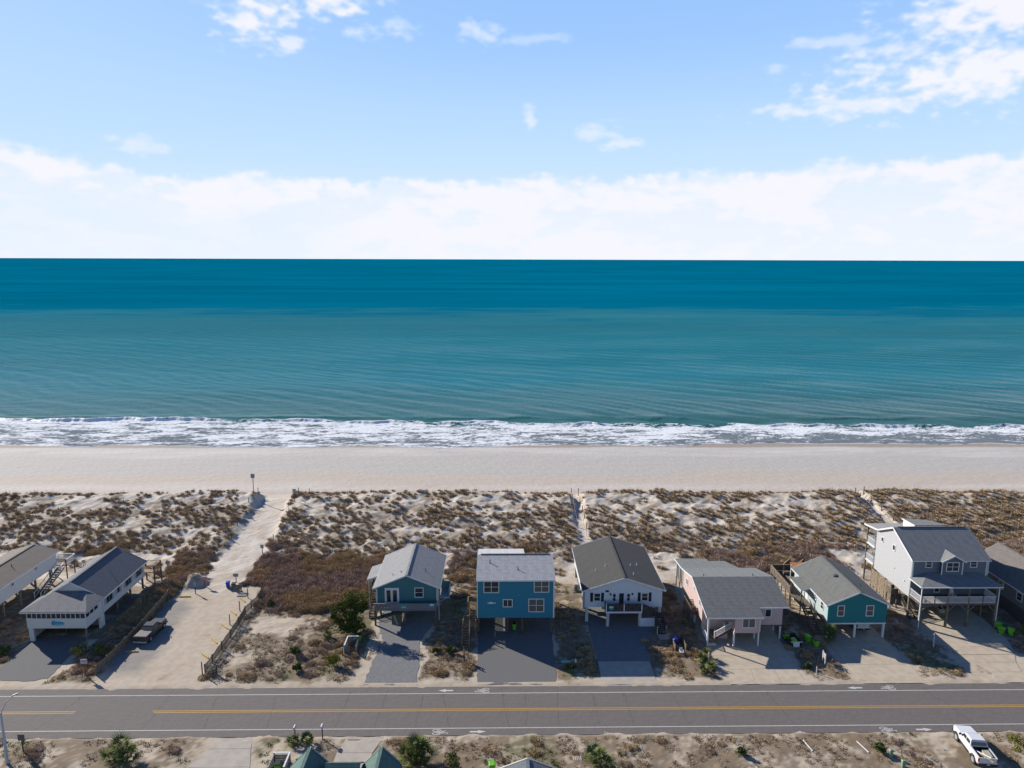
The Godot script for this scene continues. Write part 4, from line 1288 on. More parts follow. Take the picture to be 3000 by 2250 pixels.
	# screened porch behind, on posts, and the little deck with the heat pump
	plain_box(h, "deck", Vector3(29.15, 2.1, -110.4), Vector3(33.9, 2.35, -106.001), timber("tan timber", Color(0.304, 0.2, 0.104)))
	for z in [-106.2, -108.2, -110.3]: post(h, 29.2, z, -0.02, 4.9, 0.14, trim)
	plain_box(h, "screen", Vector3(29.2, 2.4, -110.2), Vector3(29.23, 4.8, -106.2), mats["glass"])
	plain_box(h, "platform", Vector3(28.1, 2.05, -101.3), Vector3(29.19, 2.2, -97.2), wood)
	for s in [-97.25, -99.9]: 
		for k in 4: plain_box(h, "slat", Vector3(28.15, 2.3 + k * 0.24, s - 0.03), Vector3(29.18, 2.44 + k * 0.24, s), timber("brown post", Color(0.136, 0.092, 0.064)))
	railing(h, Vector3(28.13, 2.2, -97.25), Vector3(28.13, 2.2, -101.2), 1.0, wood, 0.2)
	for z in [-97.3, -99.3, -101.2]: post(h, 28.16, z, -0.02, 2.05, 0.12, wood)
	heat_pump(h, Vector3(28.65, 2.2, -97.85))
	railing(h, Vector3(37.5, 2.4, -109.0), Vector3(40.6, 2.4, -109.0), 1.0, trim)
	plain_box(h, "deck", Vector3(36.9, 2.25, -109.1), Vector3(40.7, 2.4, -106.002), trim)
	for x in [37.2, 40.5]: post(h, x, -108.9, -0.02, 3.5, 0.14, trim)

func house_green() -> void:
	var h := thing("beach_house", "green-teal gable house with pale aqua side and a pickup parked under it", "house", Vector3(51.3, 0, -100), "beach houses on stilts")
	var teal := siding("green teal siding", Color(0.008, 0.132, 0.144))
	var aqua := siding("aqua siding", Color(0.288, 0.352, 0.36))
	var trim := paint("white trim", Color(0.5075, 0.5173, 0.5270))
	var roof := shingles("moss grey shingles", Color(0.125, 0.131, 0.124), false)
	var wood := timber("grey timber", Color(0.16, 0.132, 0.104))
	var honey := timber("honey timber", Color(0.272, 0.208, 0.128))
	var r := gable_z(h, 47.05, 55.55, -94.1, -106.1, 2.42, 5.2, 7.25, 0.4, 0.3, teal, aqua, aqua, roof, trim, 51.35)
	slope(h, [Vector3(46.66, 5.205, -99.4), Vector3(45.3, 4.85, -99.4), Vector3(45.3, 4.85, -103.4), Vector3(46.66, 5.205, -103.4)], roof, 0.12)
	beam(h, "fascia", Vector3(45.28, 4.74, -99.4), Vector3(45.28, 4.74, -103.4), 0.04, 0.18, trim)
	beam(h, "fascia", Vector3(45.3, 4.74, -99.38), Vector3(46.66, 5.1, -99.38), 0.04, 0.18, trim)
	vent(r[1], 53.2, 6.35, -97.5, 0.35)
	var b := nb()
	b.rod(Vector3(50.5, 6.75, -99.8), Vector3(50.5, 7.08, -99.8), 0.34, 0.3, 12)
	b.rod(Vector3(50.5, 7.08, -99.8), Vector3(50.5, 7.2, -99.8), 0.4, 0.12, 12)
	part(r[0], "attic_fan", b, mat("attic fan dark", Color(0.064, 0.072, 0.08), 0.4))
	for w in [[48.35, 49.4], [52.5, 53.65]]: window(h, "z", w[0], 3.4, w[1], 5.1, -94.1, 1, 2, null, mats["curtained glass"] if w[0] > 50 else null)
	window(h, "x-", -96.5, 3.5, -95.5, 4.8, 47.05)
	window(h, "x-", -98.7, 3.9, -97.9, 4.8, 47.05)
	plain_box(h, "door", Vector3(47.0, 2.55, -101.6), Vector3(47.04, 4.6, -100.7), trim)
	for p in [[51.2, -94.3], [55.35, -94.3], [47.2, -94.3], [51.2, -98.2], [55.35, -98.2], [47.2, -98.2], [51.2, -102.2], [55.35, -102.2], [47.2, -102.2], [51.2, -105.8], [55.35, -105.8], [47.2, -105.8]]:
		post(h, p[0], p[1], -0.02, 2.42, 0.26, trim)
	plain_box(h, "beam", Vector3(47.06, 2.2, -94.16), Vector3(55.54, 2.4, -94.02), trim)
	b = nb()
	b.rod(Vector3(51.35, 2.55, -94.08), Vector3(51.35, 2.55, -93.9), 0.1, 0.16, 10)
	part(h, "flood_lamp", b, mat("lamp grey", Color(0.24, 0.256, 0.264), 0.4))
	# porch, stair, and the long deck towards the dunes
	post(h, 45.45, -99.55, -0.02, 4.74, 0.14, wood)
	post(h, 45.45, -103.2, -0.02, 4.74, 0.14, wood)
	plain_box(h, "deck", Vector3(45.3, 2.3, -111.5), Vector3(47.04, 2.45, -99.3), wood)
	plain_box(h, "deck", Vector3(47.05, 2.3, -111.5), Vector3(52.0, 2.45, -106.3), honey)
	for i in 5:
		var z := lerpf(-103.4, -111.5, i / 5.0)
		plain_box(h, "rail_board", Vector3(45.32, 2.5, z - 1.54), Vector3(45.38, 3.4, z - 0.04), wood)
		post(h, 45.35, z, -0.02, 3.5, 0.13, honey)
	plain_box(h, "top_rail", Vector3(45.26, 3.45, -111.5), Vector3(45.44, 3.52, -103.3), honey)
	for i in 3:
		plain_box(h, "rail_board", Vector3(45.45 + i * 2.15, 2.5, -111.45), Vector3(47.5 + i * 2.15, 3.4, -111.39), wood)
		post(h, 45.45 + i * 2.15, -111.4, -0.02, 3.5, 0.13, honey)
	plain_box(h, "top_rail", Vector3(45.3, 3.45, -111.5), Vector3(51.9, 3.52, -111.32), honey)
	for z in [-104.5, -107.5]: beam(h, "cross_brace", Vector3(45.35, 0.4, z + 0.9), Vector3(45.35, 2.25, z - 0.9), 0.06, 0.16, honey)
	stairs(h, Vector3(46.1, 0.02, -94.9), Vector3(46.1, 2.45, -99.3), Vector3(0.55, 0, 0), 11, wood, wood, 0.95, 0.2)
	for s in [[47.0, -113.6, 49.4, -112.2], [49.6, -113.6, 51.6, -112.2]]:
		b = nb()
		b.slab([Vector3(s[0], 2.4, s[3]), Vector3(s[2], 2.4, s[3]), Vector3((s[0] + s[2]) * 0.5 + 0.6, 4.1, s[3]), Vector3((s[0] + s[2]) * 0.5 + 0.4, 4.1, s[3])], Vector3(0, 0, 0.06))
		part(h, "stair_screen", b, wood)
		beam(h, "top_rail", Vector3(s[0], 2.45, s[3] + 0.03), Vector3((s[0] + s[2]) * 0.5 + 0.5, 4.15, s[3] + 0.03), 0.16, 0.08, honey)
		beam(h, "top_rail", Vector3((s[0] + s[2]) * 0.5 + 0.5, 4.15, s[3] + 0.03), Vector3(s[2], 2.45, s[3] + 0.03), 0.16, 0.08, honey)
		post(h, s[0] + 0.2, s[3], -0.02, 2.5, 0.13, wood)
		post(h, s[2] - 0.2, s[3], -0.02, 2.5, 0.13, wood)
	# rusty tin roof over the deck, ribbed
	b = nb()
	b.slab([Vector3(47.4, 4.75, -106.6), Vector3(51.2, 4.75, -106.6), Vector3(51.0, 5.0, -108.9), Vector3(47.4, 5.0, -108.9)], Vector3(0, -0.06, 0))
	for i in 13: b.bar(Vector3(47.45 + i * 0.3, 4.78, -106.6), Vector3(47.45 + i * 0.3, 5.03, -108.88), 0.07, 0.06)
	part(h, "tin_roof", b, mat("rusty tin", Color(0.4, 0.176, 0.072), 0.6, grain("worn", 42, 0.03, 0.7, 1.0), 0.7))
	for p in [[47.6, -108.7], [50.8, -108.7], [47.6, -106.8], [50.8, -106.8]]: post(h, p[0], p[1], 2.45, 4.7, 0.12, trim)
	plain_box(h, "bench", Vector3(46.9, 2.45, -110.2), Vector3(48.6, 2.95, -109.7), wood)

func house_dormer() -> void:
	var h := thing("beach_house", "tall grey house with a dormer, hipped porch roof and bright white side wall", "house", Vector3(68, 0, -104), "beach houses on stilts")
	var grey := siding("blue grey siding", Color(0.1, 0.124, 0.156))
	var pale := siding("pale siding", Color(0.328, 0.336, 0.352))
	var trim := paint("white trim", Color(0.5075, 0.5173, 0.5270))
	var roof := shingles("mid grey shingles", Color(0.165, 0.175, 0.185), true)
	var roofz := shingles("mid grey shingles across", Color(0.185, 0.19, 0.19), false)
	var pile := timber("green piles", Color(0.188, 0.172, 0.124))
	var wood := timber("grey timber", Color(0.16, 0.132, 0.104))
	var fence := timber("board fence", Color(0.264, 0.208, 0.152))
	var x0 := 62.25
	var x1 := 73.65
	wall(h, "z", [[x0, 3.3], [x1, 3.3], [x1, 9.2], [x0, 9.2]], -100.0, grey)
	wall(h, "z", [[x0, 3.3], [x1, 3.3], [x1, 9.6], [x0, 9.6]], -110.44, grey)
	for s in [["x-", x0, pale], ["x+", x1, grey]]: wall(h, s[0], [[-100.161, 3.3], [-110.439, 3.3], [-110.439, 10.0], [-109.6, 10.2], [-105.5, 12.1], [-100.161, 9.35]], s[1], s[2])
	plain_box(h, "floor", Vector3(x0 + 0.17, 3.2, -110.4), Vector3(x1 - 0.17, 3.45, -100.17), timber("joists", Color(0.16, 0.12, 0.08)))
	var r := slope(h, [Vector3(x0 - 0.3, 9.42, -99.6), Vector3(x1 + 0.3, 9.42, -99.6), Vector3(x1 + 0.3, 12.4, -105.5), Vector3(x0 - 0.3, 12.4, -105.5)], roof)
	slope(h, [Vector3(x0 - 0.3, 12.4, -105.501), Vector3(x1 + 0.3, 12.4, -105.501), Vector3(x1 + 0.3, 10.35, -109.8), Vector3(x0 - 0.3, 10.35, -109.8)], roof)
	slope(h, [Vector3(x0 - 0.3, 10.35, -109.801), Vector3(x1 + 0.3, 10.35, -109.801), Vector3(x1 + 0.3, 9.75, -114.0), Vector3(x0 - 0.3, 9.75, -114.0)], shingles("pale shingles across", Color(0.264, 0.272, 0.272), true))
	b_shed(h, roof, trim)
	beam(r, "ridge_vent", Vector3(x0 + 0.4, 12.44, -105.5), Vector3(x1 - 0.5, 12.44, -105.5), 0.25, 0.08, mat("dark vent", Color(0.056, 0.056, 0.064), 0.8))
	beam(h, "rake_board", Vector3(x0 - 0.33, 9.32, -99.6), Vector3(x0 - 0.33, 12.3, -105.5), 0.05, 0.26, trim)
	beam(h, "rake_board", Vector3(x0 - 0.33, 12.3, -105.5), Vector3(x0 - 0.33, 10.25, -109.8), 0.05, 0.26, trim)
	beam(h, "rake_board", Vector3(x0 - 0.33, 10.25, -109.8), Vector3(x0 - 0.33, 9.65, -114.0), 0.05, 0.26, trim)
	beam(h, "fascia", Vector3(x0 - 0.3, 9.3, -99.57), Vector3(x1 + 0.3, 9.3, -99.57), 0.05, 0.16, trim)
	for x in [x0 + 0.08, x1 - 0.08]: plain_box(h, "corner_board", Vector3(x - 0.1, 6.0, -99.98), Vector3(x + 0.1, 9.2, -99.95), trim)
	beam(h, "downspout", Vector3(x1 + 0.12, 6.9, -99.9), Vector3(x1 + 0.12, 9.2, -99.9), 0.1, 0.1, trim)
	# dormer
	var d0 := 66.42
	var d1 := 69.55
	wall(h, "z", [[d0, 7.2], [d1, 7.2], [d1, 9.35], [(d0 + d1) / 2, 10.15], [d0, 9.35]], -99.45, siding("dark blue grey siding", Color(0.092, 0.112, 0.14)))
	for s in [[d0 - 0.3, -1], [d1 + 0.3, 1]]:
		slope(h, [Vector3((d0 + d1) / 2, 10.4, -99.1), Vector3(s[0], 9.4, -99.1), Vector3(s[0], 9.4, -99.75), Vector3((d0 + d1) / 2, 10.4, -101.7)], roofz, 0.12)
		beam(h, "rake_board", Vector3((d0 + d1) / 2, 10.3, -99.07), Vector3(s[0], 9.3, -99.07), 0.05, 0.2, trim)
	for x in [d0, d1]: plain_box(h, "corner_board", Vector3(x - 0.08, 7.2, -99.44), Vector3(x + 0.08, 9.25, -99.41), trim)
	window(h, "z", 67.05, 7.72, 69.0, 9.2, -99.45, 2, 2)
	window(h, "z", 64.2, 8.1, 65.25, 9.25, -100.0)
	window(h, "z", 71.0, 8.1, 72.1, 9.25, -100.0)
	window(h, "z", 65.9, 4.1, 66.8, 6.0, -100.0, 1, 1)
	# porch roof, hipped
	var fl := Vector3(61.95, 6.5, -96.75)
	var fr := Vector3(74.1, 6.5, -96.75)
	var tl := Vector3(64.6, 7.35, -100.0)
	var tr := Vector3(72.0, 7.35, -100.0)
	slope(h, [fl, fr, tr, tl], roof, 0.12)
	slope(h, [fl, Vector3(61.95, 6.5, -100.0), tl], roofz, 0.12)
	slope(h, [fr, Vector3(74.1, 6.5, -100.0), tr], roofz, 0.12)
	beam(h, "gutter", fl + Vector3(0, -0.08, 0.05), fr + Vector3(0, -0.08, 0.05), 0.12, 0.13, trim)
	beam(h, "gutter", fl + Vector3(-0.05, -0.08, 0), Vector3(61.9, 6.42, -100.0), 0.12, 0.13, trim)
	plain_box(h, "deck", Vector3(62.1, 3.5, -100.0), Vector3(73.7, 3.75, -96.95), timber("brown deck", Color(0.16, 0.112, 0.092)))
	for x in [62.3, 66.3, 69.4, 73.5]:
		post(h, x, -97.1, -0.02, 3.5, 0.28, pile)
		post(h, x, -97.1, 3.75, 6.4, 0.16, pile)
		for s in [-1.0, 1.0]:
			if (x > 63 or s > 0) and (x < 73 or s < 0): beam(h, "knee_brace", Vector3(x + s * 0.12, 2.5, -97.1), Vector3(x + s * 1.05, 3.45, -97.1), 0.1, 0.14, pile)
	for p in [[62.35, -100.1], [66.3, -103.6], [69.4, -103.6], [73.5, -103.6], [73.5, -100.1], [62.35, -104.6], [62.35, -110.2], [67.9, -110.2], [73.5, -110.2]]: post(h, p[0], p[1], -0.02, 3.3 if p[1] < -100.0 else 3.5, 0.28, pile)
	for s in [[62.3, 64.3], [64.3, 66.3], [66.3, 69.4], [69.4, 71.5], [71.5, 73.5]]: railing(h, Vector3(s[0], 3.75, -97.05), Vector3(s[1], 3.75, -97.05), 1.1, trim, 0.16, 0.05)
	for x in [64.3, 71.5]: post(h, x, -97.05, 3.75, 4.95, 0.12, pile)
	railing(h, Vector3(62.25, 3.75, -97.1), Vector3(62.25, 3.75, -99.9), 1.1, trim, 0.16, 0.05)
	railing(h, Vector3(73.6, 3.75, -97.1), Vector3(73.6, 3.75, -99.9), 1.1, trim, 0.16, 0.05)
	beam(h, "downspout", Vector3(62.15, 0.0, -96.92), Vector3(62.15, 6.3, -96.92), 0.11, 0.11, trim)
	beam(h, "downspout", Vector3(73.7, 0.0, -96.92), Vector3(73.7, 6.3, -96.92), 0.11, 0.11, trim)
	plain_box(h, "wall", Vector3(65.4, -0.02, -103.4), Vector3(69.0, 3.2, -103.2), pale)
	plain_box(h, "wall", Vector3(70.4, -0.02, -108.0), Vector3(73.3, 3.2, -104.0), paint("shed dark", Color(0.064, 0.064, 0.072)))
	# side windows and vents in the white wall
	window(h, "x-", -109.0, 8.6, -108.3, 9.5, x0, 1, 1)
	window(h, "x-", -105.6, 8.6, -104.8, 9.6, x0, 1, 1)
	for p in [[-104.6, 6.0], [-101.6, 5.3]]:
		var b := nb()
		b.rod(Vector3(x0 + 0.01, p[1], p[0]), Vector3(x0 - 0.12, p[1], p[0]), 0.13, 0.1, 8)
		part(h, "wall_vent", b, trim)
	# sea-side porches, two floors
	for y in [3.9, 6.85]:
		plain_box(h, "deck", Vector3(62.1, y - 0.2, -113.2), Vector3(73.7, y, -110.6), trim)
		railing(h, Vector3(62.2, y, -113.1), Vector3(62.2, y, -110.7), 1.1, trim, 0.16, 0.05)
		railing(h, Vector3(62.2, y, -113.1), Vector3(73.6, y, -113.1), 1.1, trim, 0.3, 0.05)
	for x in [62.2, 66.0, 69.8, 73.6]: post(h, x, -113.2, -0.02, 9.7, 0.2, pile)
	# board fence and stair on the left side
	for i in 3:
		var za := -104.5 - i * 2.05
		plain_box(h, "fence_panel", Vector3(61.98, 0.45, za - 1.98), Vector3(62.06, 3.2, za), fence)
		post(h, 62.02, za - 2.01, -0.02, 3.3, 0.14, fence)
	plain_box(h, "landing", Vector3(61.1, 2.1, -104.4), Vector3(62.9, 2.25, -102.9), wood)
	plain_box(h, "rail_board", Vector3(61.1, 2.25, -102.95), Vector3(62.24, 3.3, -102.9), wood)
	plain_box(h, "rail_board", Vector3(61.1, 2.25, -104.4), Vector3(61.15, 3.3, -102.96), wood)
	for p in [[61.2, -104.3], [61.2, -103.0], [62.15, -103.0]]: post(h, p[0], p[1], -0.02, 2.1, 0.16, wood)
	beam(h, "cross_brace", Vector3(61.2, 0.5, -104.2), Vector3(61.2, 2.0, -103.1), 0.07, 0.16, fence)
	stairs(h, Vector3(62.75, 0.02, -99.2), Vector3(62.75, 2.2, -102.9), Vector3(0.42, 0, 0), 11, wood, wood, 0.9, 0.3)

func b_shed(h: Node, roof: Material, trim: Material) -> void:
	# the raised shed roof that shows behind the ridge
	slope(h, [Vector3(67.2, 11.55, -108.4), Vector3(72.6, 11.55, -108.4), Vector3(72.0, 10.9, -112.2), Vector3(67.2, 11.35, -112.2)], roof, 0.12)
	wall(h, "x-", [[-108.5, 10.4], [-112.1, 10.0], [-112.1, 11.2], [-108.5, 11.4]], 67.4, trim)
	beam(h, "rake_board", Vector3(67.17, 11.47, -108.4), Vector3(67.17, 11.27, -112.2), 0.05, 0.2, trim)

func house_far_right() -> void:
	var h := thing("beach_house", "taupe-roofed house at the right edge, in the shadow of its tall neighbour", "house", Vector3(83, 0, -103), "beach houses on stilts")
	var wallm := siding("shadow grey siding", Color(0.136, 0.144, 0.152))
	var trim := paint("white trim", Color(0.5075, 0.5173, 0.5270))
	var roof := shingles("taupe shingles", Color(0.15, 0.138, 0.128), false)
	gable_z(h, 78.4, 87.0, -95.5, -109.8, 2.3, 5.05, 7.85, 0.5, 0.3, wallm, wallm, wallm, roof, trim, 82.6)
	window(h, "x-", -103.5, 3.2, -102.3, 4.5, 78.4)
	window(h, "x-", -99.5, 3.2, -98.3, 4.5, 78.4)
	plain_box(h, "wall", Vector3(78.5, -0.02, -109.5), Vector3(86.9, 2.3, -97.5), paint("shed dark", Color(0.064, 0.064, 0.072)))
	for p in [[78.6, -95.8], [82.6, -95.8], [86.8, -95.8]]: post(h, p[0], p[1], -0.02, 2.3, 0.25, timber("grey timber", Color(0.16, 0.132, 0.104)))

func house_green_roof() -> void:
	var h := thing("street_house", "house below the road with a dark green roof of two gables", "house", Vector3(-15.8, 0, -60), "houses on the near side of the road")
	var wallm := siding("cream siding", Color(0.336, 0.32, 0.272))
	var trim := paint("green trim", Color(0.048, 0.096, 0.088))
	var roof := shingles("green shingles", Color(0.084, 0.148, 0.132), false)
	for c in [-19.4, -12.15]: gable_z(h, c - 1.75, c + 1.75, -65.2, -52.0, -0.02, 2.95, 5.0, 0.25, 0.3, wallm, wallm, wallm, roof, trim, c)
	wall(h, "z", [[-17.64, -0.02], [-13.91, -0.02], [-13.91, 3.0], [-17.64, 3.0]], -64.3, wallm)
	slope(h, [Vector3(-17.5, 3.3, -65.0), Vector3(-14.0, 3.3, -65.0), Vector3(-14.0, 4.45, -63.4), Vector3(-17.5, 4.45, -63.4)], shingles("green shingles across", Color(0.084, 0.148, 0.132), true))
	slope(h, [Vector3(-17.5, 4.45, -63.4), Vector3(-14.0, 4.45, -63.4), Vector3(-14.0, 3.3, -61.8), Vector3(-17.5, 3.3, -61.8)], shingles("green shingles across", Color(0.084, 0.148, 0.132), true))

func house_slate_roof() -> void:
	var h := thing("street_house", "house below the road with a slate blue gable roof", "house", Vector3(2.7, 0, -58), "houses on the near side of the road")
	var wallm := siding("cream siding", Color(0.336, 0.32, 0.272))
	var trim := paint("slate trim", Color(0.128, 0.144, 0.16))
	gable_z(h, -2.6, 8.0, -64.5, -50.0, -0.02, 1.75, 4.05, 0.4, 0.3, wallm, wallm, wallm, shingles("slate blue shingles", Color(0.12, 0.14, 0.164), false), trim, 2.7)

# ------------------------------------------------------------------ plants
const BUILT := [[-83.0, -74.4, -117.2, -96.5], [-67.8, -57.4, -114.4, -94.2], [-20.9, -7.8, -111.4, -98.1], [-5.7, 7.9, -106.7, -91.8], [11.2, 24.5, -115.2, -93.8], [28.0, 41.2, -110.6, -91.6], [45.1, 55.8, -113.7, -94.0], [60.9, 74.0, -114.2, -96.6], [78.0, 87.5, -110.0, -95.2], [-21.6, -10.0, -65.8, -50.0], [-3.1, 8.5, -65.0, -50.0],
	[-53.4, -38.8, -110.0, -82.0], [-67.4, -58.6, -99.0, -82.0], [-17.6, -10.8, -98.5, -82.0], [-3.4, 7.6, -95.0, -82.0], [12.9, 20.5, -98.0, -82.0], [29.2, 40.2, -98.0, -82.0], [46.6, 55.5, -98.0, -82.0], [63.5, 71.5, -92.0, -82.0], [62.3, 73.5, -98.0, -91.0], [-34.0, -26.8, -74.0, -60.0], [-18.5, -13.3, -74.0, -60.0], [47.8, 55.5, -73.5, -62.0]]

func taken(x: float, z: float, m := 0.0) -> bool:
	for r in BUILT:
		if x > r[0] - m and x < r[1] + m and z > r[2] - m and z < r[3] + m: return true
	return false

# a clump of grass blades leaning outwards; stalks stand above it
func tuft(r: RandomNumberGenerator, blades: int, wide: float, high: float, a: Color, c: Color, stalks := 0, blade := 0.05) -> MB:
	org = Vector3.ZERO
	var b := nb()
	for i in blades + stalks:
		var stalk := i >= blades
		var t := r.randf() * TAU
		var d := sqrt(r.randf()) * wide * 0.5
		var base := Vector3(cos(t) * d, -0.05, sin(t) * d)
		var out := Vector3(cos(t + r.randf_range(-0.7, 0.7)), 0, sin(t + r.randf_range(-0.7, 0.7)))
		var h := high * r.randf_range(0.55, 1.05) * (1.0 - 0.35 * d / (wide * 0.5))
		var lean := r.randf_range(0.15, 0.75) * high * (0.4 + d / (wide * 0.5))
		if stalk:
			h = high * r.randf_range(1.3, 1.9)
			lean = r.randf_range(0.0, 0.3)
		var w := blade * r.randf_range(0.6, 1.2) * (0.6 if stalk else 1.0)
		var s := Vector3(-out.z, 0, out.x) * w
		var mid := base + Vector3(0, h * 0.62, 0) + out * lean * 0.35
		var tip := base + Vector3(0, h * (1.0 if stalk else 0.9), 0) + out * lean
		b.col = a.lerp(c, r.randf())
		b.tri(base - s, mid + s * 0.8, base + s)
		b.tri(base - s, mid - s * 0.8, mid + s * 0.8)
		b.tri(mid - s * 0.8, tip, mid + s * 0.8)
	return b

# a leafless twiggy mound
func brush(r: RandomNumberGenerator, twigs: int, wide: float, high: float, a: Color, c: Color) -> MB:
	org = Vector3.ZERO
	var b := nb()
	for i in twigs:
		var t := r.randf() * TAU
		var d := sqrt(r.randf())
		var top := (1.0 - d * d) * high
		var y := r.randf() * top
		var p := Vector3(cos(t) * d * wide * 0.5, y - 0.05, sin(t) * d * wide * 0.5)
		var dir := Vector3(cos(t) * d + r.randf_range(-0.7, 0.7), r.randf_range(0.2, 1.1), sin(t) * d + r.randf_range(-0.7, 0.7)).normalized()
		var s := dir.cross(Vector3(r.randf_range(-1, 1), r.randf_range(-1, 1), r.randf_range(-1, 1))).normalized() * r.randf_range(0.02, 0.045)
		var l := r.randf_range(0.2, 0.5)
		b.col = a.lerp(c, r.randf())
		b.tri(p - s, p + dir * l, p + s)
		if i % 3 == 0: b.tri(p + dir * l * 0.4 - s * 0.6, p + dir * l * 0.7 + s.normalized() * l * 0.5 + Vector3(0, 0.08, 0), p + dir * l * 0.4 + s * 0.6)
	return b

# leaves spread through lumps of a crown
func leaves(r: RandomNumberGenerator, lumps: Array, per: int, size: float, a: Color, c: Color) -> MB:
	var b := nb()
	for l in lumps:
		for i in per:
			var n := Vector3(r.randfn(), r.randfn(), r.randfn()).normalized()
			var p: Vector3 = l[0] + n * l[1] * pow(r.randf(), 0.45) * Vector3(1, l[2] if l.size() > 2 else 0.8, 1)
			var u := (n + Vector3(r.randf_range(-1, 1), r.randf_range(-0.4, 1), r.randf_range(-1, 1))).normalized()
			var s := u.cross(Vector3(r.randf_range(-1, 1), r.randf_range(-1, 1), r.randf_range(-1, 1))).normalized()
			var k := size * r.randf_range(0.6, 1.25)
			b.col = a.lerp(c, r.randf())
			b.quad(p - u * k * 0.5, p + s * k * 0.3, p + u * k * 0.5, p - s * k * 0.3)
	return b

func grass_material() -> StandardMaterial3D:
	if mats.has("blades"): return mats["blades"]
	var m := tinted(mat("blades", Color.WHITE, 0.8))
	m.metallic_specular = 0.15
	m.cull_mode = BaseMaterial3D.CULL_DISABLED
	m.backlight_enabled = true
	m.backlight = Color(0.25, 0.22, 0.16)
	return m

func scatter(called: String, meshes: Array, lists: Array) -> void:
	var root := Node3D.new()
	root.name = called
	add_child(root)
	tag(root, "", "", "", "stuff")
	for k in meshes.size():
		var mm := MultiMesh.new()
		mm.transform_format = MultiMesh.TRANSFORM_3D
		mm.mesh = meshes[k]
		mm.instance_count = lists[k].size()
		for i in lists[k].size(): mm.set_instance_transform(i, lists[k][i])
		var o := MultiMeshInstance3D.new()
		o.name = "clumps"
		o.multimesh = mm
		root.add_child(o, true)

# purplish twigs or golden ones, in drifts
func pick(p: Vector2, r: RandomNumberGenerator) -> int:
	var g := n_mid.get_noise_2d(p.x * 0.7 + 17.0, p.y * 0.7) + r.randf_range(-0.25, 0.25) + (0.2 if p.y > -109.0 else -0.08)
	return (2 if g > 0.0 else 0) + r.randi() % 2

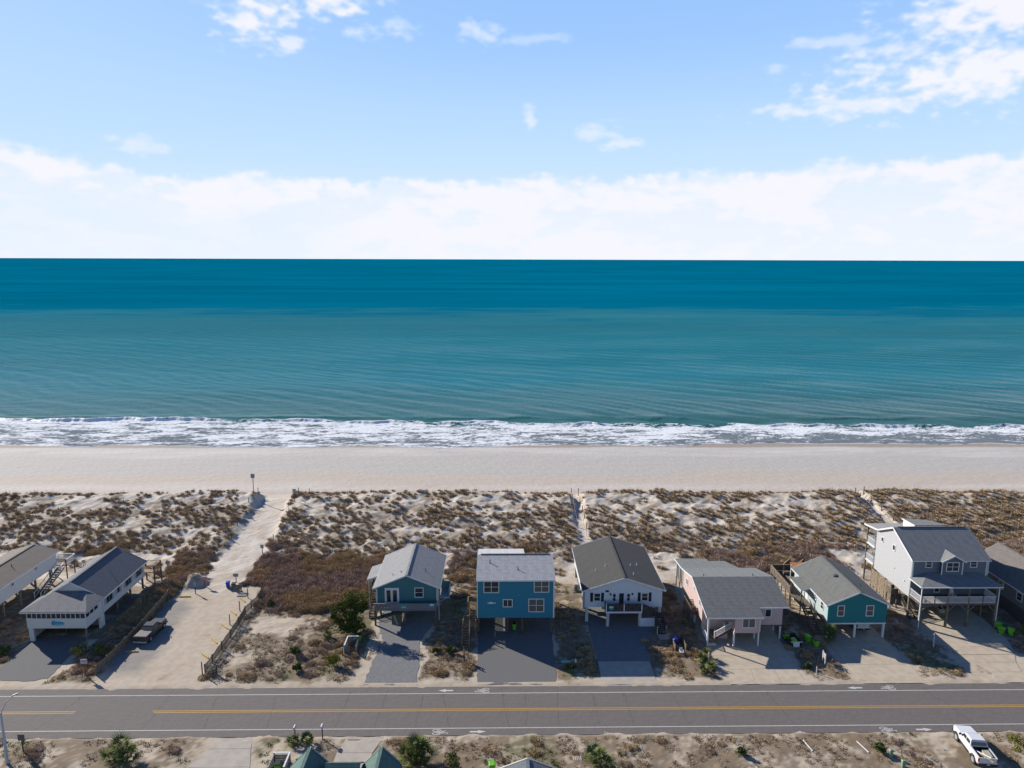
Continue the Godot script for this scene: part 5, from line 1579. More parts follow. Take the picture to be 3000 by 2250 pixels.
func wild() -> void:
	var r := RandomNumberGenerator.new()
	r.seed = 99
	var gm := grass_material()
	var tufts := []
	for k in 5:
		var m := tuft(r, 120, 1.25, 0.72, Color(0.195, 0.14, 0.088), Color(0.39, 0.29, 0.18), 5 if k < 3 else 2, 0.045).mesh()
		m.surface_set_material(0, gm)
		tufts.append(m)
	var bushes := []
	for k in 4:
		var m := brush(r, 420, 2.0, 0.75, Color(0.19, 0.135, 0.108) if k < 2 else Color(0.23, 0.16, 0.09), Color(0.40, 0.295, 0.23) if k < 2 else Color(0.45, 0.33, 0.19)).mesh()
		m.surface_set_material(0, gm)
		bushes.append(m)
	var weeds := []
	for k in 4:
		var m := tuft(r, 46, 0.8, 0.26, Color(0.15, 0.11, 0.07), Color(0.33, 0.255, 0.165), 1, 0.035).mesh() if k < 3 else tuft(r, 50, 0.7, 0.22, Color(0.07, 0.08, 0.028), Color(0.16, 0.165, 0.06), 0, 0.035).mesh()
		m.surface_set_material(0, gm)
		weeds.append(m)
	# dunes
	var spots := []
	var z := -113.0
	while z > -153.5:
		var x := -122.0
		while x < 122.0:
			var p := Vector2(x + r.randf_range(-0.5, 0.5), z + r.randf_range(-0.5, 0.5))
			x += 0.90
			if absf(p.x) > absf(p.y) * 0.80 + 4.0: continue
			var g := growth(p.x, p.y)
			var clump := n_mid.get_noise_2d(p.x * 2.0 + 11.0, p.y * 2.0)
			var q := g * 0.85 + 0.5 * clump
			if q < 0.31 or r.randf() > 0.45 + 0.5 * q: continue
			if taken(p.x, p.y, 0.3) or path_mask(p.x, p.y) > 0.15 or walk_mask(p.x, p.y) > 0.2: continue
			var s := r.randf_range(0.36, 0.88) + 0.5 * clampf(q - 0.4, 0.0, 0.8)
			if p.y > -127.0 and g > 0.68: s = -s
			spots.append([p.x, p.y, s])
		z -= 0.90
	var own := []
	var many := [[], [], [], [], []]
	var thick := [[], [], [], []]
	for q in spots:
		if q[2] > 0.0: own.append([q[2] / Vector2(q[0], q[1]).length(), q])
		else: thick[pick(Vector2(q[0], q[1]), r)].append(Transform3D(Basis(Vector3.UP, r.randf() * TAU).scaled(Vector3(-q[2], -q[2] * r.randf_range(0.7, 1.2), -q[2])), Vector3(q[0], land(q[0], q[1]), q[1])))
	own.sort_custom(func(a, b): return a[0] > b[0])
	for i in own.size():
		var q: Array = own[i][1]
		var t := Transform3D(Basis(Vector3.UP, r.randf() * TAU).scaled(Vector3(q[2], q[2] * r.randf_range(0.8, 1.25), q[2])), Vector3(q[0], land(q[0], q[1]), q[1]))
		if i < 300:
			var o := MeshInstance3D.new()
			o.name = numbered("dune_grass_clump")
			o.mesh = tufts[i % 5]
			add_child(o)
			o.transform = t
			tag(o, "brown clump of dune grass among the many on the pale dunes", "dune grass", "clumps of grass on the dunes")
		else: many[i % 5].append(t)
	scatter("dune_grass", tufts, many)
	# brush in the hollows and between the houses, weeds and litter in the yards
	var low := [[], [], [], []]
	z = -60.0
	while z > -124.0:
		var x := -98.0
		while x < 98.0:
			var p := Vector2(x + r.randf_range(-0.4, 0.4), z + r.randf_range(-0.4, 0.4))
			x += 0.62
			if absf(p.x) > absf(p.y) * 0.80 + 3.0: continue
			if p.y < -72.9 and p.y > -83.4: continue
			var g := growth(p.x, p.y)
			if g < 0.2: continue
			var clump := n_mid.get_noise_2d(p.x * 2.2 + 31.0, p.y * 2.2)
			var q := g * 0.9 + 0.8 * clump
			if q < 0.42 or taken(p.x, p.y): continue
			var at := Vector3(p.x, land(p.x, p.y), p.y)
			var s := r.randf_range(0.6, 1.1)
			if g > 0.86 and p.y < -99.5 and r.randf() < 0.85:
				thick[pick(p, r)].append(Transform3D(Basis(Vector3.UP, r.randf() * TAU).scaled(Vector3(s, s * r.randf_range(0.8, 1.4), s)), at))
			elif q > 0.75 and r.randf() < 0.35:
				thick[pick(p, r)].append(Transform3D(Basis(Vector3.UP, r.randf() * TAU).scaled(Vector3(s, s, s) * 0.62), at))
			elif r.randf() < 0.8:
				var k := r.randi() % 3
				if n_low.get_noise_2d(p.x * 2.5 + 90.0, p.y * 2.5) > 0.22: k = 3
				low[k].append(Transform3D(Basis(Vector3.UP, r.randf() * TAU).scaled(Vector3(s, s, s)), at))
		z -= 0.62
	scatter("brown_brush", bushes, thick)
	scatter("yard_weeds", weeds, low)

func shrub(label: String, x: float, z: float, wide: float, high: float, a: Color, c: Color, seed_: int, group := "green shrubs in the yards") -> void:
	var r := RandomNumberGenerator.new()
	r.seed = seed_
	var y := land(x, z)
	var t := thing("shrub", label, "shrub", Vector3(x, y, z), group)
	var b := nb()
	var at := Vector3(x, y, z)
	for i in 5:
		var d := Vector3(r.randf_range(-1, 1), 1.6, r.randf_range(-1, 1)).normalized()
		b.rod(at + Vector3(0, -0.1, 0), at + d * high * 0.6, 0.03, 0.012, 5)
	part(t, "stem", b, timber("bark", Color(0.10, 0.075, 0.055)))
	var lumps := []
	for i in 9:
		var k := TAU * r.randf()
		var d := sqrt(r.randf()) * wide * 0.33
		lumps.append([at + Vector3(cos(k) * d, high * r.randf_range(0.3, 0.72), sin(k) * d), minf(wide, high) * r.randf_range(0.2, 0.32), 0.85])
	part(t, "foliage", leaves(r, lumps, 130, 0.2, a, c), grass_material())

# a clump of fan palms or yuccas: stiff blades radiating from several heads
func fan_palm(label: String, x: float, z: float, heads: Array, long: float, seed_: int, a: Color, c: Color, group := "palms and yuccas beside the road") -> void:
	var r := RandomNumberGenerator.new()
	r.seed = seed_
	var y := land(x, z)
	var t := thing("fan_palm", label, "palm", Vector3(x, y, z), group)
	for h in heads:
		var top := Vector3(x + h[0], y + h[1], z + h[2])
		var b := nb()
		b.rod(Vector3(x + h[0] * 0.6, y - 0.1, z + h[2] * 0.6), top, 0.13, 0.09, 7)
		part(t, "trunk", b, timber("bark", Color(0.10, 0.075, 0.055)))
		b = nb()
		for i in 34:
			var k := TAU * i / 34.0 * 2.4 + r.randf_range(-0.2, 0.2)
			var rise := r.randf_range(-0.5, 1.15)
			var d := Vector3(cos(k) * cos(rise), sin(rise), sin(k) * cos(rise))
			var hub := top + d * long * r.randf_range(0.3, 0.5)
			b.col = Color(0.14, 0.13, 0.05)
			var s0 := d.cross(Vector3.UP).normalized() * 0.015
			b.tri(top - s0, hub, top + s0)
			var side := d.cross(Vector3.UP).normalized()
			var up := side.cross(d).normalized()
			for j in 9:
				var f := (j - 4) / 4.0 * 1.15
				var e := (d * cos(f) + side * sin(f) + Vector3(0, -0.25 * absf(f), 0)).normalized() * long * r.randf_range(0.5, 0.68)
				var w := (side * cos(f) - d * sin(f)) * 0.055
				b.col = a.lerp(c, r.randf())
				if rise < -0.25: b.col = b.col.lerp(Color(0.19, 0.145, 0.085), 0.8)
				b.tri(hub - w, hub + e, hub + w + up * 0.02)
		part(t, "crown", b, grass_material())

func plants() -> void:
	# the juniper beside the teal house
	var r := RandomNumberGenerator.new()
	r.seed = 12
	var g := Vector3(-21.9, land(-21.9, -96.6), -96.6)
	var t := thing("juniper_tree", "dark green juniper tree leaning beside the teal house", "tree", g)
	var b := nb()
	b.rod(g + Vector3(0, -0.2, 0), g + Vector3(0.2, 2.2, 0.1), 0.24, 0.17, 8)
	part(t, "trunk", b, timber("bark", Color(0.10, 0.075, 0.055)))
	var tips := [Vector3(-1.7, 2.4, 0.3), Vector3(-0.9, 4.2, -0.4), Vector3(0.7, 5.2, 0.0), Vector3(1.9, 5.3, -0.2), Vector3(-1.2, 1.1, 0.9), Vector3(1.1, 2.4, 0.7), Vector3(0.2, 3.4, 0.8), Vector3(-2.1, 3.4, -0.3), Vector3(1.3, 4.0, 0.3), Vector3(0.0, 1.2, 1.1), Vector3(0.9, 1.0, -0.4), Vector3(-0.3, 5.0, -0.6)]
	var lumps := []
	for k in tips:
		b = nb()
		b.rod(g + Vector3(0.1, 1.2, 0.05), g + k, 0.09, 0.03, 6)
		part(t, "limb", b, timber("bark", Color(0.10, 0.075, 0.055)))
		lumps.append([g + k, r.randf_range(0.95, 1.25), 0.8])
		for i in 3: lumps.append([g + k * 0.8 + Vector3(r.randf_range(-0.9, 0.9), r.randf_range(-0.5, 0.5), r.randf_range(-0.8, 0.8)), r.randf_range(0.4, 0.65), 0.8])
	part(t, "crown", leaves(r, lumps, 300, 0.25, Color(0.036, 0.054, 0.014), Color(0.11, 0.13, 0.036)), grass_material())
	var olive := [Color(0.06, 0.072, 0.022), Color(0.175, 0.175, 0.062)]
	var green := [Color(0.033, 0.056, 0.019), Color(0.095, 0.13, 0.042)]
	var gold := [Color(0.095, 0.10, 0.018), Color(0.22, 0.205, 0.045)]
	shrub("big olive shrub between the gravel drive and the board fence", -57.4, -90.0, 3.4, 2.0, olive[0], olive[1], 1)
	shrub("smaller olive shrub close against the board fence", -55.3, -90.6, 2.0, 1.5, olive[0], olive[1], 2)
	shrub("yellow-green bush in front of the bin pen by the teal house", -22.5, -87.6, 2.2, 2.1, gold[0], gold[1], 3)
	shrub("round dark bush in the sandy yard, farther of two from the road", -28.3, -90.4, 1.4, 1.4, green[0], green[1], 4)
	shrub("round dark bush in the sandy yard, nearer of two to the road", -27.1, -86.5, 1.5, 1.2, green[0], green[1], 5)
	shrub("dark bush alone on white sand beside the brown brush", -36.2, -104.3, 1.7, 0.9, green[0], green[1], 6)
	shrub("low green bush on the verge left of the new timber stair", -6.8, -90.4, 2.2, 1.1, green[0], green[1], 7)
	shrub("low olive bush on the verge right of the asphalt drive", -9.0, -90.8, 1.8, 0.9, olive[0], olive[1], 8)
	shrub("dark bush round the white post box", 9.3, -86.3, 1.8, 1.1, green[0], green[1], 9)
	shrub("olive bush at the bottom edge beside the large fan palm", -5.2, -68.0, 2.6, 1.7, olive[0], olive[1], 10)
	shrub("small dark bush on the bare ground right of centre below the road", 26.6, -69.7, 1.1, 1.0, green[0], green[1], 11)
	shrub("dark bush by the green utility box", 42.0, -70.0, 1.7, 1.2, green[0], green[1], 12)
	shrub("golden bush at the right edge below the road", 57.6, -69.6, 3.0, 2.1, gold[0], gold[1], 13)
	shrub("pale green shrub by the bins at the right edge", 76.1, -94.3, 2.2, 1.6, olive[0], olive[1], 14)
	shrub("small green bush by the white stake", 41.2, -86.4, 1.2, 0.9, green[0], green[1], 15)
	shrub("dark shrub at the left edge beside the gravel drive", -68.6, -91.0, 2.2, 1.4, green[0], green[1], 16)
	var pa := Color(0.045, 0.072, 0.024)
	var pb := Color(0.16, 0.18, 0.06)
	fan_palm("fan palm clump on the verge below the road, far left", -41.0, -69.3, [[0, 1.9, 0], [-0.7, 1.0, 0.4], [0.8, 1.2, 0.3]], 1.7, 1, pa, pb)
	fan_palm("large fan palm clump right of the green roof", -9.2, -69.2, [[0, 1.7, 0], [-0.8, 1.1, 0.5], [0.8, 1.3, 0.4], [0.1, 0.6, 0.8]], 1.75, 2, pa, pb)
	fan_palm("fan palm at the bottom edge right of the slate roof", 10.2, -68.1, [[0, 1.4, 0], [0.6, 0.8, 0.3]], 1.6, 3, pa, pb)
	fan_palm("fan palm in the shade of the green-teal house", 47.0, -93.1, [[0, 1.7, 0], [-0.3, 1.0, 0.3]], 1.45, 4, pa, pb)
	fan_palm("yucca clump by the mailboxes, left one", -23.3, -72.0, [[0, 0.5, 0]], 0.95, 5, pa, pb)
	fan_palm("yucca clump by the mailboxes, right one", -21.9, -72.3, [[0, 0.5, 0]], 0.95, 6, pa, pb)
	fan_palm("yucca nearest the pink house on the edge of its drive", 28.1, -89.0, [[0, 0.6, 0]], 1.05, 7, pa, pb)
	fan_palm("yucca behind the white stake by the pink house's drive", 27.3, -87.9, [[0, 0.5, 0]], 0.9, 8, pa, pb)
	fan_palm("yucca at the foot of the white stake by the pink house's drive", 28.1, -86.4, [[0, 0.5, 0]], 0.95, 9, pa, pb)
	fan_palm("yucca nearest the road beside the pink house's drive", 26.9, -85.5, [[0, 0.45, 0]], 0.9, 10, pa, pb)
	fan_palm("yucca on the sand beside the juniper", -24.9, -94.6, [[0, 0.5, 0]], 0.9, 11, pa, pb)

# ------------------------------------------------------------------ street things
func bin_proto(body: Material, lid: Material, label: String, group: String) -> Node3D:
	var t := thing("wheelie_bin", label, "bin", Vector3.ZERO, group)
	var b := nb()
	b.hexa([Vector3(-0.23, 0.06, -0.25), Vector3(0.23, 0.06, -0.25), Vector3(0.23, 0.06, 0.25), Vector3(-0.23, 0.06, 0.25), Vector3(-0.31, 0.98, -0.36), Vector3(0.31, 0.98, -0.36), Vector3(0.31, 0.98, 0.36), Vector3(-0.31, 0.98, 0.36)])
	b.box(Vector3(-0.33, 0.93, -0.38), Vector3(0.33, 0.98, 0.38))
	part(t, "body", b, body)
	b = nb()
	b.hexa([Vector3(-0.34, 0.985, -0.40), Vector3(0.34, 0.985, -0.40), Vector3(0.34, 0.985, 0.42), Vector3(-0.34, 0.985, 0.42), Vector3(-0.27, 1.09, -0.32), Vector3(0.27, 1.09, -0.32), Vector3(0.27, 1.06, 0.34), Vector3(-0.27, 1.06, 0.34)])
	b.bar(Vector3(-0.28, 1.0, -0.45), Vector3(0.28, 1.0, -0.45), 0.05, 0.05)
	part(t, "lid", b, lid)
	for s in [-1.0, 1.0]:
		b = nb()
		b.rod(Vector3(s * 0.25, 0.12, -0.28), Vector3(s * 0.32, 0.12, -0.28), 0.13, 0.13, 10)
		part(t, "wheel", b, mat("black rubber", Color(0.0255, 0.0255, 0.0255), 0.7))
	return t

func set_at(o: Node3D, x: float, z: float, turn: float, y := 1e9) -> void:
	o.position = Vector3(x, land(x, z) if y > 1e8 else y, z)
	o.rotation.y = turn

func bins() -> void:
	var lime := mat("lime plastic", Color(0.1105, 0.34, 0.017), 0.45)
	var black := mat("black plastic", Color(0.0153, 0.017, 0.0187), 0.4)
	var blue := mat("blue plastic", Color(0.0127, 0.0382, 0.306), 0.4)
	var G := "wheeled bins"
	var lk := bin_proto(lime, black, "lime green bin with a black lid beside the board pen at the juniper", G)
	set_at(lk, -20.2, -94.0, 0.1)
	var q := copy(lk, Vector3.ZERO, 0.0, "lime green bin standing in the shade under the blue house")
	set_at(q, 2.0, -97.0, 0.0, 0.03)
	q = copy(lk, Vector3.ZERO, 0.0, "lime green bin with a black lid left of the green-teal house's palm")
	set_at(q, 44.5, -91.7, 0.2)
	q = copy(lk, Vector3.ZERO, 0.0, "lime green bin with a black lid farther from the road beside the pink house")
	set_at(q, 41.1, -93.8, 1.6)
	q = copy(lk, Vector3.ZERO, 0.0, "lime green bin with a black lid in the pen below the road")
	set_at(q, -23.75, -67.75, 0.0)
	var ll := bin_proto(lime, lime, "lime green bin with a green lid in the pen beside the pink house's drive", G)
	set_at(ll, 41.5, -92.1, 0.0)
	q = copy(ll, Vector3.ZERO, 0.0, "lime green bin with a green lid behind its twin, left of the green-teal house")
	set_at(q, 43.9, -93.0, 0.3)
	q = copy(ll, Vector3.ZERO, 0.0, "bright lime bin standing beside the slate roof below the road")
	set_at(q, -0.95, -67.35, 0.1)
	q = copy(ll, Vector3.ZERO, 0.0, "lime green bin farthest from the road at the tall grey house")
	set_at(q, 73.9, -96.4, 0.7)
	q = copy(ll, Vector3.ZERO, 0.0, "middle lime green bin of three at the tall grey house")
	set_at(q, 73.4, -95.1, 0.4)
	q = copy(ll, Vector3.ZERO, 0.0, "lime green bin nearest the road at the tall grey house")
	set_at(q, 74.5, -94.7, 0.9)
	var bb := bin_proto(blue, blue, "blue recycling bin at the beach access path", "blue recycling bins")
	set_at(bb, -45.3, -111.0, 0.2)
	q = copy(bb, Vector3.ZERO, 0.0, "blue recycling bin in the board pen right of the white house")
	set_at(q, 24.75, -92.6, 0.1)
	var gb := bin_proto(mat("grey plastic", Color(0.085, 0.0892, 0.0935), 0.45), black, "grey bin beside the blue one at the beach access", G)
	set_at(gb, -44.2, -110.5, 0.15)
	pen("board pen for bins beside the juniper", -20.9, -91.9, 1.5, 2.4, 1.15, timber("silver timber", Color(0.221, 0.2125, 0.204)), false)
	pen("board pen with a blue bin right of the white house's stair", 25.1, -92.0, 1.5, 2.6, 1.05, timber("brown pen", Color(0.17, 0.1275, 0.0892)), false)
	pen("low dark pen with a white cap beside the pink house's drive", 41.7, -92.9, 1.5, 2.6, 0.8, timber("dark pen", Color(0.068, 0.0595, 0.051)), true)
	pen("bin pen with a white top edge below the road", -23.7, -68.0, 1.7, 2.2, 1.2, timber("silver timber", Color(0.221, 0.2125, 0.204)), true)

# three board walls round a bin, open to the road; every board is its own
func pen(label: String, x: float, z: float, w: float, d: float, h: float, m: Material, capped: bool) -> void:
	var y := land(x, z) - 0.03
	var t := thing("bin_pen", label, "bin pen", Vector3(x, y, z), "board pens for bins")
	var cap := paint("white trim", Color(0.5075, 0.5173, 0.5270))
	for s in [-1.0, 1.0]:
		for p in [-1.0, 1.0]: post(t, x + s * w / 2, z + p * d / 2, y, y + h + 0.05, 0.1, m)
	for k in int(h / 0.2):
		var a := y + 0.06 + k * 0.2
		plain_box(t, "board", Vector3(x - w / 2 + 0.06, a, z - d / 2 - 0.02), Vector3(x + w / 2 - 0.06, a + 0.16, z - d / 2 + 0.02), m)
		plain_box(t, "board", Vector3(x - w / 2 - 0.02, a, z - d / 2 + 0.06), Vector3(x - w / 2 + 0.02, a + 0.16, z + d / 2 - 0.06), m)
		plain_box(t, "board", Vector3(x + w / 2 - 0.02, a, z - d / 2 + 0.06), Vector3(x + w / 2 + 0.02, a + 0.16, z + d / 2 - 0.06), m)
		if x < 20.0 and x > -22.0: plain_box(t, "board", Vector3(x - w / 2 + 0.06, a, z + d / 2 - 0.02), Vector3(x, a + 0.16, z + d / 2 + 0.02), m)
	if capped and x > 0.0:
		plain_box(t, "cap", Vector3(x - w / 2 - 0.05, y + h + 0.05, z + d / 2 - 0.08), Vector3(x + w / 2 + 0.05, y + h + 0.11, z + d / 2 + 0.12), cap)
		plain_box(t, "board", Vector3(x - w / 2 + 0.3, y + 0.1, z + d / 2 - 0.02), Vector3(x + w / 2 - 0.3, y + h, z + d / 2 + 0.02), cap)
	elif capped or x < -20.0:
		plain_box(t, "cap", Vector3(x - w / 2 - 0.08, y + h + 0.05, z - d / 2 - 0.08), Vector3(x + w / 2 + 0.08, y + h + 0.11, z - d / 2 + 0.08), cap)
		plain_box(t, "cap", Vector3(x + (w / 2 if capped else -w / 2) - 0.08, y + h + 0.05, z - d / 2 + 0.08), Vector3(x + (w / 2 if capped else -w / 2) + 0.08, y + h + 0.11, z + d / 2 + 0.05), cap)

func sign_post(label: String, x: float, z: float, h: float, w: float, ph: float, postm: Material, face: Material, group := "signs on posts", round := false, mark: Material = null) -> void:
	var y := land(x, z)
	var t := thing("post_sign", label, "sign", Vector3(x, y, z), group)
	post(t, x, z, y - 0.3, y + h, 0.11, postm)
	plain_box(t, "panel", Vector3(x - w / 2, y + h - ph, z + 0.06), Vector3(x + w / 2, y + h + 0.03, z + 0.09), face)
	if mark:
		var b := nb()
		b.rod(Vector3(x - w * 0.22, y + h - ph * 0.4, z + 0.092), Vector3(x - w * 0.22, y + h - ph * 0.4, z + 0.1), 0.1, 0.1, 10)
		part(t, "emblem", b, mark)
		for k in 3: plain_box(t, "text_line", Vector3(x - w * 0.02, y + h - ph * (0.3 + 0.22 * k), z + 0.092), Vector3(x + w * 0.4, y + h - ph * (0.2 + 0.22 * k), z + 0.098), paint("sign grey", Color(0.102, 0.102, 0.1105)))

func framed_sign(label: String, x: float, z: float, h: float, dz: float, dx: float, m: Material, face: Material) -> void:
	# two posts with a board hung between them
	var y := land(x, z)
	var t := thing("hanging_sign", label, "sign", Vector3(x, y, z), "yard signs on two posts")
	for s in [-0.5, 0.5]: post(t, x + dx * s, z + dz * s, y - 0.3, y + h, 0.12, m)
	beam(t, "crossbar", Vector3(x - dx * 0.5, y + h * 0.88, z - dz * 0.5), Vector3(x + dx * 0.5, y + h * 0.88, z + dz * 0.5), 0.06, 0.1, m)
	beam(t, "panel", Vector3(x - dx * 0.42, y + h * 0.62, z - dz * 0.42), Vector3(x + dx * 0.42, y + h * 0.62, z + dz * 0.42), 0.04, h * 0.34, face)

func stake(called: String, label: String, x: float, z: float, h: float, m: Material, group: String, w := 0.12, cap: Material = null) -> void:
	var y := land(x, z)
	var t := thing(called, label, "post", Vector3(x, y, z), group)
	var b := nb()
	b.rod(Vector3(x, y - 0.3, z), Vector3(x, y + h, z), w * 0.5, w * 0.46, 8)
	part(t, "shaft", b, m)
	b = nb()
	b.rod(Vector3(x, y + h, z), Vector3(x, y + h + w * 0.5, z), w * 0.55, w * 0.2, 8)
	part(t, "tip", b, cap if cap else m)

func signs() -> void:
	var orange := timber("orange post", Color(0.425, 0.1275, 0.0298))
	var brown := timber("brown post", Color(0.1445, 0.0978, 0.068))
	var white := paint("sign white", Color(0.425, 0.425, 0.442))
	var grey := paint("sign back", Color(0.2295, 0.221, 0.2295), 0.4)
	var bluish := paint("sign blue", Color(0.187, 0.2805, 0.34))
	var pinkish := paint("sign pink", Color(0.357, 0.238, 0.221))
	sign_post("white sign with a red emblem on an orange post by the road", -54.4, -85.8, 2.3, 0.85, 0.6, orange, white, "signs on posts", false, paint("float red", Color(0.34, 0.051, 0.0425)))
	sign_post("pinkish sign on an orange post at the end of the parking strip", -49.3, -111.4, 1.8, 0.95, 0.6, orange, pinkish)
	sign_post("small pale blue sign on a thin post between parking strip and sand heap", -49.8, -108.9, 1.85, 0.42, 0.6, brown, bluish)
	sign_post("grey sign on an orange post behind the bins at the beach access", -44.7, -113.0, 1.6, 0.9, 0.55, orange, grey)
	sign_post("white sign on a dark post halfway along the beach path", -43.85, -123.9, 1.75, 0.6, 0.7, brown, bluish)
	sign_post("tall grey sign on the dune crest left of the beach path", -54.4, -150.6, 4.2, 0.85, 0.95, brown, grey)
	sign_post("sign on an orange-tipped post right of the beach path", -44.1, -146.0, 2.9, 0.75, 0.8, orange, bluish)
	sign_post("small white notice on an orange post by the yellow-green bush", -21.8, -90.2, 1.15, 0.55, 0.16, orange, white)
	sign_post("dark sign on a brown post on the verge at the left edge", -52.9, -71.2, 2.1, 0.75, 0.75, brown, paint("sign dark", Color(0.085, 0.0808, 0.085)))
	sign_post("small teal sign left of the white post box", 8.45, -86.5, 1.35, 0.85, 0.3, brown, paint("sign teal", Color(0.0595, 0.2125, 0.255)))
	framed_sign("yard sign on two brown posts beside the timber stair, edge-on", -5.0, -88.6, 1.9, 0.7, 0.15, brown, paint("sign tan", Color(0.2125, 0.1445, 0.085)))
	framed_sign("white yard sign with a red board between pink and green-teal houses", 43.8, -87.6, 1.5, 0.95, -0.1, white, pinkish)
	framed_sign("white yard sign with a red board on the verge by the tall grey house", 61.4, -91.9, 1.6, 0.7, -0.4, white, paint("float red", Color(0.34, 0.051, 0.0425)))
	stake("stake", "tall white stake by the yuccas of the pink house", 28.05, -87.5, 1.7, white, "white stakes by the drives", 0.17)
	stake("stake", "short white stake with a red band near the road", 41.7, -85.1, 1.1, white, "white stakes by the drives", 0.15, paint("float red", Color(0.34, 0.051, 0.0425)))
	stake("stake", "tall green-topped post at the road end of the slat fence", -39.15, -85.7, 1.9, brown, "marker posts at the beach access", 0.16, paint("sign teal", Color(0.0595, 0.2125, 0.255)))
	stake("stake", "pole with a ball top on the sand behind the brush", -30.8, -123.3, 1.75, brown, "marker posts at the beach access", 0.14, mat("black plastic", Color(0.0153, 0.017, 0.0187), 0.4))
	for p in [[-40.45, -98.8, "nearest the road"], [-40.5, -103.0, "in the middle"], [-40.75, -107.3, "farthest from the road"]]:
		stake("stake", "free-standing dark post along the parking strip's right side, " + p[2], p[0], p[1], 1.6, brown, "marker posts at the beach access", 0.15)
	# mailboxes
	for p in [[-23.5, -73.25, 1.2, "white mailbox on a dark post behind the yuccas"], [-20.3, -72.9, 1.5, "white mailbox on a tall brown post with a newspaper tube"], [10.0, -86.9, 0.85, "white post box with a teal lid in a dark bush"]]:
		var y := land(p[0], p[1])
		var t := thing("mailbox", p[3], "mailbox", Vector3(p[0], y, p[1]), "mailboxes")
		post(t, p[0], p[1], y - 0.3, y + p[2], 0.1, brown)
		var b := nb()
		var ring_a := []
		var ring_b := []
		for i in 10:
			var a := PI * i / 9.0
			ring_a.append(Vector3(p[0] + 0.12 * cos(a), y + p[2] + 0.14 + 0.13 * sin(a), p[1] - 0.28))
			ring_b.append(Vector3(p[0] + 0.12 * cos(a), y + p[2] + 0.14 + 0.13 * sin(a), p[1] + 0.28))
		for rr in [[ring_a, -0.28], [ring_b, 0.28]]:
			rr[0].append(Vector3(p[0] - 0.12, y + p[2], p[1] + rr[1]))
			rr[0].append(Vector3(p[0] + 0.12, y + p[2], p[1] + rr[1]))
		b.loft([ring_a, ring_b])
		part(t, "box", b, white)
		plain_box(t, "flag", Vector3(p[0] + 0.125, y + p[2] + 0.1, p[1] - 0.1), Vector3(p[0] + 0.14, y + p[2] + 0.28, p[1] - 0.05), paint("float red", Color(0.34, 0.051, 0.0425)))
	# street lamp
	var lx := -53.35
	var lz := -69.3
	var steel := mat("galvanised steel", Color(0.306, 0.34, 0.3655), 0.45)
	var l := thing("street_lamp", "grey street lamp with a long arm at the left edge", "street lamp", Vector3(lx, land(lx, lz), lz))
	var b2 := nb()
	b2.rod(Vector3(lx, -0.2, lz), Vector3(lx, 6.15, lz), 0.16, 0.1, 12)
	part(l, "pole", b2, steel)
	b2 = nb()
	b2.rod(Vector3(lx, 6.1, lz), Vector3(lx + 0.65, 7.3, lz - 0.1), 0.07, 0.055, 8)
	b2.rod(Vector3(lx + 0.65, 7.3, lz - 0.1), Vector3(lx + 1.4, 8.0, lz - 0.2), 0.055, 0.045, 8)
	part(l, "arm", b2, steel)
	b2 = nb()
	b2.hexa([Vector3(lx + 1.3, 7.93, lz - 0.33), Vector3(lx + 1.3, 7.93, lz - 0.07), Vector3(lx + 1.98, 8.2, lz - 0.1), Vector3(lx + 1.98, 8.2, lz - 0.34), Vector3(lx + 1.3, 8.05, lz - 0.3), Vector3(lx + 1.3, 8.05, lz - 0.1), Vector3(lx + 1.95, 8.32, lz - 0.14), Vector3(lx + 1.95, 8.32, lz - 0.3)])
	part(l, "lamp_head", b2, mat("lamp grey", Color(0.255, 0.272, 0.2805), 0.4))

